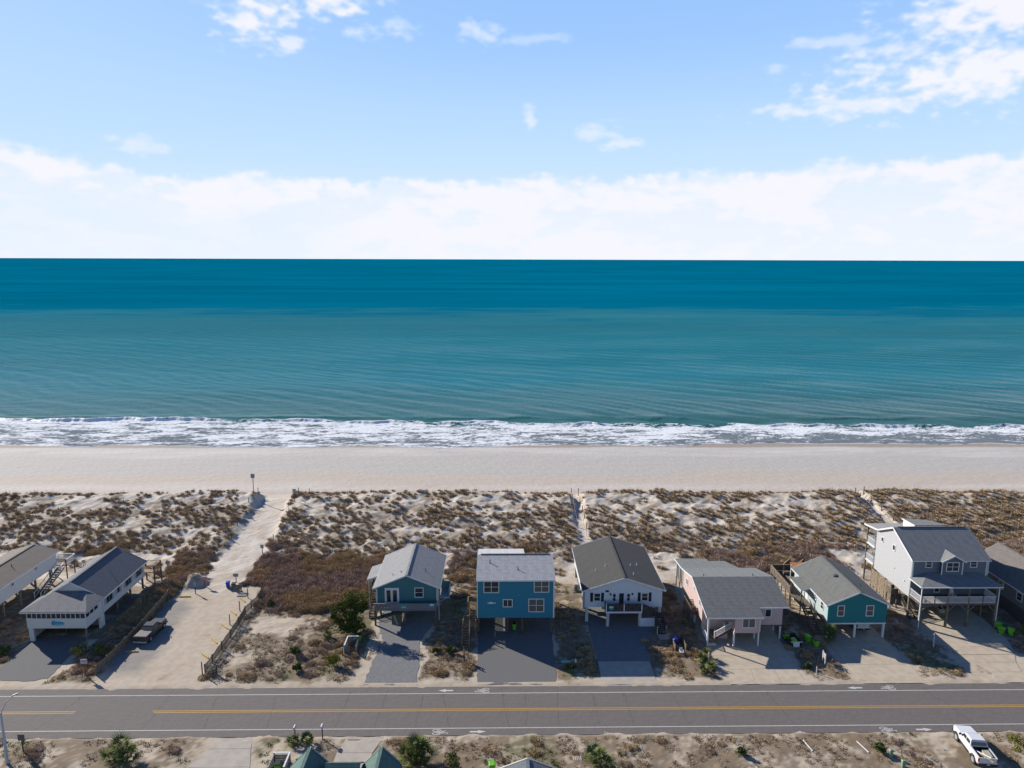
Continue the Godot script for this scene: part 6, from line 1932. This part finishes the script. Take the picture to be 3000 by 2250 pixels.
func parking() -> void:
	var yel := mat("yellow paint", Color(0.51, 0.34, 0.051), 0.7, grain("worn", 42, 0.03, 0.7, 1.0), 0.7)
	var G := "yellow wheel stops of the parking strip"
	for s in [[-52.1, -91.5, -50.4, -91.5, "yellow wheel stop just behind the dark pickup"], [-52.0, -107.7, -50.1, -107.8, "yellow wheel stop by the sand heap"], [-42.0, -107.2, -40.7, -105.9, "slanting yellow wheel stop farthest from the road"], [-41.9, -103.0, -40.6, -101.7, "second slanting yellow wheel stop from the sea end"],
			[-41.7, -98.8, -40.3, -97.5, "third slanting yellow wheel stop from the sea end"], [-41.6, -94.9, -40.3, -93.5, "fourth slanting yellow wheel stop from the sea end"], [-41.4, -90.9, -40.0, -89.7, "slanting yellow wheel stop nearest the road"]]:
		var p := Vector3(s[0], 0.0, s[1])
		var q := Vector3(s[2], 0.0, s[3])
		var c := (p + q) * 0.5
		c.y = land(c.x, c.z)
		var t := thing("wheel_stop", s[4], "wheel stop", c, G)
		var b := nb()
		var d := (q - p).normalized()
		var w := d.cross(Vector3.UP)
		var e := Vector3(0, c.y - 0.04, 0)
		b.hexa([p + e - w * 0.09, p + e + w * 0.09, q + e + w * 0.09, q + e - w * 0.09, p + e - w * 0.05 + d * 0.05 + Vector3(0, 0.2, 0), p + e + w * 0.05 + d * 0.05 + Vector3(0, 0.2, 0), q + e + w * 0.05 - d * 0.05 + Vector3(0, 0.2, 0), q + e - w * 0.05 - d * 0.05 + Vector3(0, 0.2, 0)])
		part(t, "block", b, yel)
		for f in [0.2, 0.8]:
			b = nb()
			var m := p.lerp(q, f) + e
			b.rod(m + Vector3(0, 0.19, 0), m + Vector3(0, 0.215, 0), 0.025, 0.02, 6)
			part(t, "anchor_pin", b, mat("black rubber", Color(0.0255, 0.0255, 0.0255), 0.7))
	# board fence on the left of the strip
	var tanw := timber("fence tan", Color(0.255, 0.1997, 0.1403))
	var way := [Vector2(-53.1, -85.9), Vector2(-52.95, -88.3), Vector2(-52.95, -90.7), Vector2(-52.95, -93.1), Vector2(-52.9, -95.5), Vector2(-52.9, -97.9), Vector2(-53.1, -100.3), Vector2(-53.25, -102.7), Vector2(-53.4, -105.1), Vector2(-53.6, -107.8)]
	var f := thing("board_fence", "weathered board fence between the parking strip and the whale house", "fence", Vector3(-53, 0, -97))
	fence(f, way, 1.25, 0.13, 0.012, tanw, timber("fence post", Color(0.306, 0.221, 0.119)))
	var f2 := thing("slat_fence", "open slat sand fence along the right side of the parking strip", "fence", Vector3(-39, 0, -95))
	fence(f2, [Vector2(-37.3, -85.8), Vector2(-39.0, -86.2), Vector2(-38.95, -88.5), Vector2(-38.98, -91.85), Vector2(-39.0, -95.1), Vector2(-39.1, -98.7), Vector2(-39.3, -102.0), Vector2(-39.0, -103.8), Vector2(-38.6, -106.3), Vector2(-39.0, -108.9)], 1.2, 0.045, 0.06, timber("pale slats", Color(0.2295, 0.1997, 0.1615)), timber("brown post", Color(0.1445, 0.0978, 0.068)))

func fence(root: Node, way: Array, h: float, w: float, gap: float, slat: Material, postm: Material) -> void:
	for i in way.size():
		post(root, way[i].x, way[i].y, land(way[i].x, way[i].y) - 0.3, land(way[i].x, way[i].y) + h + 0.15, 0.12, postm)
		if i == way.size() - 1: break
		var a: Vector2 = way[i]
		var c: Vector2 = way[i + 1]
		var n := int((c - a).length() / (w + gap))
		var b := nb()
		var d := (c - a) / n
		for k in n:
			var p := a + d * (k + 0.5)
			var y := land(p.x, p.y)
			var e := d.normalized() * w * 0.5
			var hh := h * (1.0 + 0.04 * sin(k * 12.9 + i))
			b.slab([Vector3(p.x - e.x, y - 0.05, p.y - e.y), Vector3(p.x + e.x, y - 0.05, p.y + e.y), Vector3(p.x + e.x, y + hh, p.y + e.y), Vector3(p.x - e.x, y + hh, p.y - e.y)], Vector3(d.y, 0, -d.x).normalized() * 0.02)
		var o := part(root, "pickets", b, slat)
		o.set_meta("kind", "stuff")
		for y in [0.3, 0.95]: beam(root, "fence_rail", Vector3(a.x - 0.03, land(a.x, a.y) + y, a.y), Vector3(c.x - 0.03, land(c.x, c.y) + y, c.y), 0.03, 0.07, slat)

func dune_posts() -> void:
	var brown := timber("brown post", Color(0.1445, 0.0978, 0.068))
	var G := "small posts along the beach path"
	for side in [["left", [[-51.6, -129.5, 1.0], [-52.5, -135.3, 0.9], [-52.4, -140.5, 0.8], [-54.0, -146.2, 1.0], [-54.4, -153.3, 1.3]]], ["right", [[-43.6, -129.5, 0.9], [-43.5, -135.5, 1.2], [-43.9, -141.0, 0.9], [-44.6, -150.8, 1.1], [-42.6, -152.0, 1.1]]]]:
		for i in 5:
			var p: Array = side[1][i]
			stake("path_post", "small weathered post on the %s edge of the beach path, %s from the houses" % [side[0], ["first", "second", "third", "fourth", "fifth"][i]], p[0], p[1], p[2], brown, G, 0.16)
	# rope rails of the two private footpaths
	var rope := mat("rope", Color(0.289, 0.2465, 0.187), 0.9)
	var ways := [["left rope rail of the sand footpath behind the black-roofed house", [[15.5, -130.0], [15.4, -134.5], [15.4, -139.0], [15.5, -143.5], [15.6, -148.0], [15.8, -152.5]]], ["right rope rail of the sand footpath behind the black-roofed house", [[17.0, -133.5], [17.1, -138.0], [17.2, -142.5], [17.2, -147.5], [17.4, -152.5]]],
		["left rope rail of the sand footpath behind the tall grey house", [[77.6, -132.0], [77.5, -137.0], [77.9, -142.0], [78.3, -147.0], [79.3, -151.0]]], ["right rope rail of the sand footpath behind the tall grey house", [[80.2, -132.0], [80.3, -137.0], [80.5, -142.0], [80.8, -147.0], [81.2, -151.0]]]]
	for w in ways:
		var a: Array = w[1][0]
		var t := thing("rope_rail", w[0], "rope rail", Vector3(a[0], land(a[0], a[1]), a[1]), "rope rails of the dune footpaths")
		for i in w[1].size():
			var p: Array = w[1][i]
			var y := land(p[0], p[1])
			post(t, p[0], p[1], y - 0.4, y + (1.2 if i < w[1].size() - 1 else 1.9), 0.14, brown)
			if i + 1 < w[1].size():
				var q: Array = w[1][i + 1]
				var u := Vector3(p[0], y + 1.05, p[1])
				var v := Vector3(q[0], land(q[0], q[1]) + 1.05, q[1])
				var mid := (u + v) * 0.5 - Vector3(0, 0.22, 0)
				var b := nb()
				b.rod(u, mid, 0.025, 0.025, 5)
				b.rod(mid, v, 0.025, 0.025, 5)
				part(t, "rope", b, rope)

# ------------------------------------------------------------------ pickups (front towards -z, origin between the wheels on the ground)
func pickup(label: String, paintm: Material, lift: float, covered: bool) -> Node3D:
	var t := thing("pickup_truck", label, "pickup truck", Vector3.ZERO, "pickup trucks")
	var glass: Material = mats["glass"]
	var tyre := mat("black rubber", Color(0.0255, 0.0255, 0.0255), 0.7)
	var rim := mat("alloy", Color(0.2125, 0.221, 0.2295), 0.35)
	var dark := mat("black plastic", Color(0.0153, 0.017, 0.0187), 0.4)
	var red := mat("tail lamp red", Color(0.255, 0.0102, 0.0102), 0.25)
	var y := 0.42 + lift
	# cross-section rings from nose to cab back: half width at sill, belt and top
	var ring_at := func(z: float, w: float, y0: float, y1: float, wt: float) -> Array:
		return [Vector3(-w * 0.94, y0, z), Vector3(-w, y0 + 0.12, z), Vector3(-w, y0 + (y1 - y0) * 0.72, z), Vector3(-wt, y1, z), Vector3(wt, y1, z), Vector3(w, y0 + (y1 - y0) * 0.72, z), Vector3(w, y0 + 0.12, z), Vector3(w * 0.94, y0, z)]
	var b := nb()
	b.loft([ring_at.call(-2.92, 0.82, y + 0.12, y + 0.58, 0.74), ring_at.call(-2.72, 0.95, y, y + 0.70, 0.84), ring_at.call(-1.55, 0.99, y, y + 0.80, 0.88), ring_at.call(-1.28, 1.0, y, y + 0.82, 0.92), ring_at.call(0.95, 1.0, y, y + 0.80, 0.93)])
	part(t, "body", b, paintm)
	# bed: floor, two sides, bulkhead, wheel arches
	b = nb()
	b.box(Vector3(-0.98, y, 0.951), Vector3(0.98, y + 0.22, 2.78))
	for s in [-1.0, 1.0]:
		b.hexa([Vector3(s * 1.0, y + 0.1, 0.951), Vector3(s * 0.84, y + 0.1, 0.951), Vector3(s * 0.84, y + 0.1, 2.78), Vector3(s * 1.0, y + 0.1, 2.78), Vector3(s * 0.97, y + 0.80, 0.951), Vector3(s * 0.84, y + 0.80, 0.951), Vector3(s * 0.84, y + 0.78, 2.78), Vector3(s * 0.96, y + 0.78, 2.78)])
	part(t, "bed", b, paintm)
	b = nb()
	for s in [-1.0, 1.0]: b.box(Vector3(minf(s * 0.82, s * 0.839), y + 0.25, 0.96), Vector3(maxf(s * 0.82, s * 0.839), y + 0.74, 2.77))
	b.box(Vector3(-0.819, y + 0.25, 0.955), Vector3(0.819, y + 0.74, 0.975))
	part(t, "bed_lining", b, dark)
	b = nb()
	b.box(Vector3(-0.95, y + 0.1, 2.781), Vector3(0.95, y + 0.77, 2.86))
	b.box(Vector3(-0.88, y + 0.66, 2.861), Vector3(0.88, y + 0.73, 2.885))
	var gate := part(t, "tailgate", b, paintm)
	plain_box(gate, "handle", Vector3(-0.1, y + 0.55, 2.887), Vector3(0.1, y + 0.62, 2.9), dark)
	plain_box(t, "licence_plate", Vector3(-0.16, y + 0.02, 2.975), Vector3(0.16, y + 0.15, 2.985), paint("sign white", Color(0.425, 0.425, 0.442)))
	plain_box(t, "bumper", Vector3(-0.95, y - 0.08, 2.82), Vector3(0.95, y + 0.09, 2.98), dark if not covered else mat("chrome", Color(0.34, 0.3485, 0.357), 0.3))
	plain_box(t, "bumper", Vector3(-0.93, y - 0.06, -3.02), Vector3(0.93, y + 0.13, -2.86), dark)
	plain_box(t, "bed_liner", Vector3(-0.83, y + 0.22, 0.96), Vector3(0.83, y + 0.25, 2.77), dark)
	# cab with raked screens
	b = nb()
	var lo := y + 0.79
	var hi := y + 1.36
	b.loft([[Vector3(-0.90, lo, -1.25), Vector3(0.90, lo, -1.25), Vector3(0.92, lo, 0.94), Vector3(-0.92, lo, 0.94)], [Vector3(-0.80, lo + 0.42, -0.72), Vector3(0.80, lo + 0.42, -0.72), Vector3(0.82, lo + 0.42, 0.80), Vector3(-0.82, lo + 0.42, 0.80)], [Vector3(-0.70, hi, -0.48), Vector3(0.70, hi, -0.48), Vector3(0.70, hi, 0.66), Vector3(-0.70, hi, 0.66)]])
	var cab := part(t, "cab", b, paintm)
	var screen := func(p: Array, n: String) -> void:
		var g := nb()
		var m: Vector3 = (p[2] - p[0]).cross(p[1] - p[0]).normalized()
		var mid: Vector3 = (p[0] + p[1] + p[2] + p[3]) * 0.25
		if m.dot(mid - Vector3(0, lo + 0.2, 0)) < 0.0: m = -m
		for i in 4: p[i] += m * 0.006
		g.slab(p, m * 0.012)
		part(cab, n, g, glass)
	screen.call([Vector3(-0.80, lo + 0.05, -1.19), Vector3(0.80, lo + 0.05, -1.19), Vector3(0.72, lo + 0.40, -0.745), Vector3(-0.72, lo + 0.40, -0.745)], "windscreen")
	screen.call([Vector3(-0.80, lo + 0.05, 0.923), Vector3(0.80, lo + 0.05, 0.923), Vector3(0.72, lo + 0.40, 0.807), Vector3(-0.72, lo + 0.40, 0.807)], "rear_window")
	for s in [-1.0, 1.0]:
		screen.call([Vector3(s * 0.893, lo + 0.05, -0.98), Vector3(s * 0.90, lo + 0.05, -0.1), Vector3(s * 0.812, lo + 0.40, -0.1), Vector3(s * 0.806, lo + 0.40, -0.62)], "side_window")
		screen.call([Vector3(s * 0.904, lo + 0.05, 0.0), Vector3(s * 0.911, lo + 0.05, 0.74), Vector3(s * 0.824, lo + 0.40, 0.66), Vector3(s * 0.813, lo + 0.40, 0.0)], "side_window")
		b = nb()
		b.box(Vector3(s * 0.98, lo + 0.0, -0.98), Vector3(s * 1.22, lo + 0.2, -0.88))
		part(t, "wing_mirror", b, dark)
		plain_box(t, "tail_lamp", Vector3(minf(s * 0.86, s * 0.99), y + 0.32, 2.781), Vector3(maxf(s * 0.86, s * 0.99), y + 0.72, 2.875), red)
		plain_box(t, "headlight", Vector3(minf(s * 0.6, s * 0.86), y + 0.36, -2.93), Vector3(maxf(s * 0.6, s * 0.86), y + 0.54, -2.80), paint("lamp glass", Color(0.425, 0.425, 0.425), 0.1))
		plain_box(t, "running_board", Vector3(minf(s * 0.92, s * 1.06), y - 0.1, -1.0), Vector3(maxf(s * 0.92, s * 1.06), y - 0.03, 0.9), dark)
		for z in [-1.85, 1.85]:
			var rr := 0.40 + lift * 0.3
			b = nb()
			b.rod(Vector3(s * 0.74, rr, z), Vector3(s * 1.03, rr, z), rr, rr, 18)
			var w := part(t, "wheel", b, tyre)
			b = nb()
			b.rod(Vector3(s * 1.031, rr, z), Vector3(s * 1.045, rr, z), rr * 0.62, rr * 0.55, 12)
			part(w, "rim", b, rim)
			# dark wheel arch over the tyre
			b = nb()
			for i in 8:
				var a := PI * i / 8.0
				var c := PI * (i + 1) / 8.0
				b.hexa([Vector3(s * 1.0, rr + sin(a) * (rr + 0.06), z + cos(a) * (rr + 0.06)), Vector3(s * 1.0, rr + sin(c) * (rr + 0.06), z + cos(c) * (rr + 0.06)), Vector3(s * 1.05, rr + sin(c) * (rr + 0.06), z + cos(c) * (rr + 0.06)), Vector3(s * 1.05, rr + sin(a) * (rr + 0.06), z + cos(a) * (rr + 0.06)),
					Vector3(s * 1.0, rr + sin(a) * (rr + 0.14), z + cos(a) * (rr + 0.14)), Vector3(s * 1.0, rr + sin(c) * (rr + 0.14), z + cos(c) * (rr + 0.14)), Vector3(s * 1.06, rr + sin(c) * (rr + 0.14), z + cos(c) * (rr + 0.14)), Vector3(s * 1.06, rr + sin(a) * (rr + 0.14), z + cos(a) * (rr + 0.14))])
			part(t, "wheel_arch", b, dark)
	plain_box(t, "chassis", Vector3(-0.7, y - 0.16, -2.6), Vector3(0.7, y - 0.001, 2.7), dark)
	if covered:
		var cov := mat("bed cover", Color(0.1105, 0.102, 0.102), 0.75)
		for i in 5: plain_box(t, "cover_panel", Vector3(-0.90, y + 0.80, 0.97 + i * 0.36), Vector3(0.90, y + 0.835, 1.31 + i * 0.36), cov)
	return t

func vehicles() -> void:
	var d := pickup("dark grey pickup with a covered bed on the parking strip", mat("charcoal paint", Color(0.0493, 0.0467, 0.0467), 0.3), 0.0, true)
	d.position = Vector3(-50.85, land(-50.9, -96.2) + 0.0, -96.15)
	d.rotation.y = -0.06
	var white := mat("white car paint", Color(0.442, 0.4505, 0.4675), 0.25)
	var w := pickup("lifted white pickup with boards in its bed, nosing onto the road", white, 0.22, false)
	w.position = Vector3(52.6, 0.02, -69.9)
	w.rotation.y = -0.14
	var c := pickup("white pickup parked in the shade under the green-teal house", white, 0.0, false)
	c.position = Vector3(53.3, 0.05, -98.6)
	# the load: planks, a white tube and a flat pack, lying in the bed of the lifted pickup
	var at := func(x: float, y: float, z: float) -> Vector3: return w.transform * Vector3(x, y, z)
	org = Vector3.ZERO
	var yb := 0.64 + 0.25
	for k in [[-0.45, 1.1, 0.15, 3.6, 0.24, "wide yellow plank sticking out over the tailgate", Color(0.357, 0.289, 0.1275)], [-0.62, 1.0, -0.3, 2.75, 0.16, "shorter pale plank against the side of the pickup bed", Color(0.3825, 0.323, 0.187)]]:
		var p: Vector3 = at.call(k[0], yb + 0.12, k[1])
		var q: Vector3 = at.call(k[2], yb + 0.62, k[3])
		if k[3] < 3.0: q = at.call(k[2], yb + 0.12, 2.7)
		var b := MB.new()
		b.o = (p + q) * 0.5
		b.bar(p, q, k[4], 0.05)
		one("plank", b, timber("plank %s" % k[0], k[6]), k[5], "plank", b.o, "boards in the white pickup")
	var b := MB.new()
	var p: Vector3 = at.call(-0.5, yb + 0.2, 1.2)
	var q: Vector3 = at.call(0.25, yb + 0.62, 2.95)
	b.o = p
	b.rod(p, q, 0.06, 0.06, 10)
	one("plastic_pipe", b, mat("white plastic", Color(0.4675, 0.4675, 0.476), 0.4), "white pipe lying over the tailgate of the lifted pickup", "pipe", p)
	b = MB.new()
	b.o = at.call(0.45, yb, 1.7)
	b.hexa([at.call(0.05, yb, 1.2), at.call(0.78, yb, 1.2), at.call(0.78, yb, 2.4), at.call(0.1, yb, 2.4), at.call(0.08, yb + 0.4, 1.25), at.call(0.75, yb + 0.44, 1.25), at.call(0.75, yb + 0.34, 2.35), at.call(0.12, yb + 0.34, 2.35)])
	one("packing_case", b, paint("case tan", Color(0.306, 0.2805, 0.2295)), "beige case in the bed of the lifted pickup", "case", b.o)

func oddments() -> void:
	var white := mat("white plastic", Color(0.4675, 0.4675, 0.476), 0.4)
	# plastic chair in front of the pen
	var x := 25.0
	var z := -90.0
	var y := land(x, z) + 0.005
	var t := thing("plastic_chair", "white plastic garden chair in front of the board pen", "chair", Vector3(x, y, z))
	plain_box(t, "seat", Vector3(x - 0.24, y + 0.4, z - 0.22), Vector3(x + 0.24, y + 0.44, z + 0.24), white)
	var b := nb()
	b.slab([Vector3(x - 0.24, y + 0.42, z - 0.23), Vector3(x + 0.24, y + 0.42, z - 0.23), Vector3(x + 0.2, y + 0.86, z - 0.36), Vector3(x - 0.2, y + 0.86, z - 0.36)], Vector3(0, 0.01, -0.03))
	part(t, "backrest", b, white)
	for s in [-1.0, 1.0]:
		beam(t, "armrest", Vector3(x + s * 0.27, y + 0.64, z - 0.26), Vector3(x + s * 0.27, y + 0.62, z + 0.24), 0.06, 0.03, white)
		for p in [-1.0, 1.0]: beam(t, "leg", Vector3(x + s * 0.27, y, z + p * 0.27), Vector3(x + s * 0.25, y + 0.62 if p > 0 else y + 0.42, z + p * 0.22), 0.05, 0.05, white)
	# white pipes lying on the bare verge
	for k in [[34.4, -72.0, 34.65, -70.1, "white pipe lying on the verge, left of two"], [40.4, -71.7, 40.85, -69.9, "white pipe lying on the verge, right of two"]]:
		b = MB.new()
		var p := Vector3(k[0], land(k[0], k[1]) + 0.05, k[1])
		var q := Vector3(k[2], land(k[2], k[3]) + 0.05, k[3])
		b.o = p
		b.rod(p, q, 0.06, 0.06, 8)
		one("drain_pipe", b, white, k[4], "pipe", p, "white pipes on the verge")
	# utility boxes
	for k in [[42.85, -69.1, 0.9, "green utility box beside the dark bush, farther one"], [43.4, -67.6, 0.8, "green utility box nearest the bottom edge on the right"], [-21.8, -68.4, 0.95, "green utility box left of the green roof"]]:
		var yy := land(k[0], k[1]) - 0.03
		t = thing("utility_box", k[3], "utility box", Vector3(k[0], yy, k[1]), "green utility boxes")
		plain_box(t, "cabinet", Vector3(k[0] - 0.18, yy, k[1] - 0.15), Vector3(k[0] + 0.18, yy + k[2], k[1] + 0.15), paint("utility green", Color(0.1445, 0.2295, 0.1615)))
		b = nb()
		b.hexa([Vector3(k[0] - 0.21, yy + k[2], k[1] - 0.18), Vector3(k[0] + 0.21, yy + k[2], k[1] - 0.18), Vector3(k[0] + 0.21, yy + k[2], k[1] + 0.18), Vector3(k[0] - 0.21, yy + k[2], k[1] + 0.18), Vector3(k[0] - 0.15, yy + k[2] + 0.07, k[1] - 0.12), Vector3(k[0] + 0.15, yy + k[2] + 0.07, k[1] - 0.12), Vector3(k[0] + 0.15, yy + k[2] + 0.07, k[1] + 0.12), Vector3(k[0] - 0.15, yy + k[2] + 0.07, k[1] + 0.12)])
		part(t, "cap", b, paint("utility green", Color(0.1445, 0.2295, 0.1615)))
	# sheet of plywood with a blue stripe leaning under the teal house
	var ply := thing("plywood_sheet", "brown plywood sheet with a blue stripe leaning under the teal house", "plywood", Vector3(-15.4, 0.03, -98.9))
	b = nb()
	b.slab([Vector3(-16.3, 0.04, -98.55), Vector3(-14.75, 0.04, -98.55), Vector3(-14.9, 1.35, -99.25), Vector3(-16.4, 1.2, -99.2)], Vector3(0, 0.02, -0.05))
	part(ply, "sheet", b, timber("plywood", Color(0.204, 0.1275, 0.0723)))
	b = nb()
	b.slab([Vector3(-15.55, 0.045, -98.53), Vector3(-15.3, 0.045, -98.53), Vector3(-15.95, 1.2, -99.15), Vector3(-16.2, 1.2, -99.15)], Vector3(0, 0.015, 0.01))
	part(ply, "stripe", b, paint("stripe blue", Color(0.136, 0.289, 0.34)))
	# wooden bench-like rack and pallet at the beach access
	var wood := timber("grey timber", Color(0.17, 0.1403, 0.1105))
	var tan := timber("tan timber", Color(0.323, 0.2125, 0.1105))
	var ry := land(-43.1, -109.2)
	t = thing("information_board", "slanting wooden board on posts beside the beach bins", "board", Vector3(-43.1, ry, -109.3))
	for s in [-0.5, 0.5]: post(t, -43.1 + s, -109.6, ry - 0.2, ry + 1.0, 0.1, wood)
	b = nb()
	b.slab([Vector3(-43.75, ry + 0.55, -109.2), Vector3(-42.45, ry + 0.55, -109.2), Vector3(-42.45, ry + 1.15, -109.75), Vector3(-43.75, ry + 1.15, -109.75)], Vector3(0, -0.05, -0.03))
	part(t, "panel", b, tan)
	ry = land(-42.0, -108.3)
	t = thing("pallet", "grey slatted pallet lying on the sand near the beach bins", "pallet", Vector3(-42.0, ry, -108.4))
	for s in [-0.6, 0.0, 0.6]: plain_box(t, "runner", Vector3(-42.7, ry - 0.03, -108.4 + s - 0.05), Vector3(-41.3, ry + 0.08, -108.4 + s + 0.05), wood)
	for i in 8: plain_box(t, "slat", Vector3(-42.7 + i * 0.18, ry + 0.081, -109.05), Vector3(-42.58 + i * 0.18, ry + 0.1, -107.75), paint("grey boards", Color(0.187, 0.1785, 0.17)))
	# rocking chairs and a table on the porch of the tall house
	for k in [[68.2, -98.9, "white rocking chair on the porch of the tall grey house"]]:
		var yy := 3.755
		t = thing("porch_chair", k[2], "chair", Vector3(k[0], yy, k[1]))
		plain_box(t, "seat", Vector3(k[0] - 0.3, yy + 0.4, k[1] - 0.3), Vector3(k[0] + 0.3, yy + 0.45, k[1] + 0.3), white)
		for i in 5:
			b = nb()
			b.slab([Vector3(k[0] - 0.3 + i * 0.125, yy + 0.45, k[1] - 0.3), Vector3(k[0] - 0.2 + i * 0.125, yy + 0.45, k[1] - 0.3), Vector3(k[0] - 0.2 + i * 0.125, yy + 1.25, k[1] - 0.55), Vector3(k[0] - 0.3 + i * 0.125, yy + 1.25, k[1] - 0.55)], Vector3(0, 0, -0.03))
			part(t, "back_slat", b, white)
		for s in [-1.0, 1.0]:
			beam(t, "armrest", Vector3(k[0] + s * 0.33, yy + 0.65, k[1] - 0.35), Vector3(k[0] + s * 0.33, yy + 0.65, k[1] + 0.35), 0.08, 0.03, white)
			beam(t, "rocker", Vector3(k[0] + s * 0.28, yy + 0.03, k[1] - 0.5), Vector3(k[0] + s * 0.28, yy + 0.03, k[1] + 0.45), 0.05, 0.06, white)
			for p in [-0.28, 0.28]: post(t, k[0] + s * 0.28, k[1] + p, yy + 0.06, yy + 0.64, 0.05, white, "leg")
	# planter box under the porch, fire-pit style
	t = thing("planter_box", "pale planter box in the shade under the tall grey house", "planter", Vector3(68.6, 0.06, -101.5))
	plain_box(t, "box", Vector3(68.0, 0.05, -101.9), Vector3(69.3, 0.7, -101.1), paint("case tan", Color(0.306, 0.2805, 0.2295)))
	plain_box(t, "soil", Vector3(68.06, 0.701, -101.84), Vector3(69.24, 0.74, -101.16), mat("black rubber", Color(0.0255, 0.0255, 0.0255), 0.7))
	# rust-topped barrel by the fence of the tall house
	var gy := land(59.6, -101.9)
	t = thing("barrel", "rusty barrel with a pale lid beside the tall house's board fence", "barrel", Vector3(60.4, gy, -105.6))
	b = nb()
	b.rod(Vector3(60.4, gy - 0.03, -105.6), Vector3(60.4, gy + 0.9, -105.6), 0.36, 0.36, 14)
	part(t, "drum", b, mat("rusty tin", Color(0.425, 0.187, 0.0765), 0.6))
	b = nb()
	b.rod(Vector3(60.4, gy + 0.9, -105.6), Vector3(60.4, gy + 1.0, -105.6), 0.38, 0.3, 14)
	part(t, "lid", b, white)
	# white metal racks at the bottom edge
	for k in [[8.2, -68.0, 1.1, "small white metal rack left of the bottom fan palm", white], [45.3, -67.3, 0.95, "dark metal rack at the bottom edge right of the utility boxes", wood]]:
		var yy := land(k[0], k[1])
		t = thing("metal_rack", k[3], "rack", Vector3(k[0], yy, k[1]))
		for s in [-0.4, 0.4]:
			for p in [-0.25, 0.25]: post(t, k[0] + s, k[1] + p, yy - 0.05, yy + k[2], 0.05, k[4], "leg")
		for i in 5: beam(t, "slat", Vector3(k[0] - 0.4 + i * 0.2, yy + k[2] + 0.02, k[1] - 0.28), Vector3(k[0] - 0.4 + i * 0.2, yy + k[2] + 0.02, k[1] + 0.28), 0.05, 0.03, k[4])

# ------------------------------------------------------------------ everything, in order
func _ready() -> void:
	rng.seed = 20260
	for q in [[n_low, 31, 0.02, 3], [n_mid, 32, 0.09, 4], [n_high, 33, 0.33, 3], [n_ridge, 34, 0.11, 3]]:
		q[0].seed = q[1]
		q[0].noise_type = FastNoiseLite.TYPE_SIMPLEX_SMOOTH
		q[0].frequency = q[2]
		q[0].fractal_octaves = q[3]
	n_ridge.fractal_type = FastNoiseLite.FRACTAL_RIDGED
	var cam := Camera3D.new()
	cam.name = "camera"
	cam.fov = 56.815
	cam.near = 0.5
	cam.far = 90000.0
	cam.transform = Transform3D(Basis(Vector3.UP, deg_to_rad(-0.9104)) * Basis(Vector3.RIGHT, deg_to_rad(-10.0264)) * Basis(Vector3.BACK, deg_to_rad(0.1623)), Vector3(0, 54, 0))
	add_child(cam)
	cam.current = true
	var env := Environment.new()
	env.background_mode = Environment.BG_SKY
	var sky := Sky.new()
	var pano := PanoramaSkyMaterial.new()
	pano.panorama = sky_texture()
	pano.energy_multiplier = 1.0 / EXPOSURE
	sky.sky_material = pano
	env.sky = sky
	env.tonemap_mode = Environment.TONE_MAPPER_LINEAR
	env.tonemap_exposure = EXPOSURE
	env.sdfgi_enabled = true
	env.ssao_enabled = true
	env.ssil_enabled = true
	var we := WorldEnvironment.new()
	we.name = "world_environment"
	we.environment = env
	add_child(we)
	var sun := DirectionalLight3D.new()
	sun.name = "sun"
	sun.light_color = Color(1.0, 0.965, 0.915)
	sun.light_energy = 1.6
	sun.light_angular_distance = 0.5
	sun.shadow_enabled = true
	add_child(sun)
	# the sun stands 27 degrees high over the sea, left of the view
	sun.look_at_from_position(Vector3.ZERO, Vector3(0.70, -0.465, 0.555), Vector3.UP)

	var ground := MeshInstance3D.new()
	ground.name = "ground"
	ground.mesh = land_mesh()
	var gm := tinted(mat("sand", Color.WHITE, 0.95, grain("sandgrain", 3, 0.006, 0.94, 1.0, 1, 1024, 7), 0.11, bumps("sandbump", 13, 0.02, 6.0, 1, 512, 5), 0.1))
	ground.mesh.surface_set_material(0, gm)
	add_child(ground)
	tag(ground, "", "", "", "structure")
	sea()
	road()
	drives()
	mat("glass", Color(0.022, 0.028, 0.033), 0.06).metallic_specular = 0.5
	mat("curtained glass", Color(0.085, 0.082, 0.075), 0.2)
	house_brown_roof()
	house_whale()
	house_teal_deck()
	house_blue()
	house_black_roof()
	house_pink()
	house_green()
	house_dormer()
	house_far_right()
	house_green_roof()
	house_slate_roof()
	signs()
	bins()
	parking()
	dune_posts()
	vehicles()
	oddments()
	plants()
	wild()
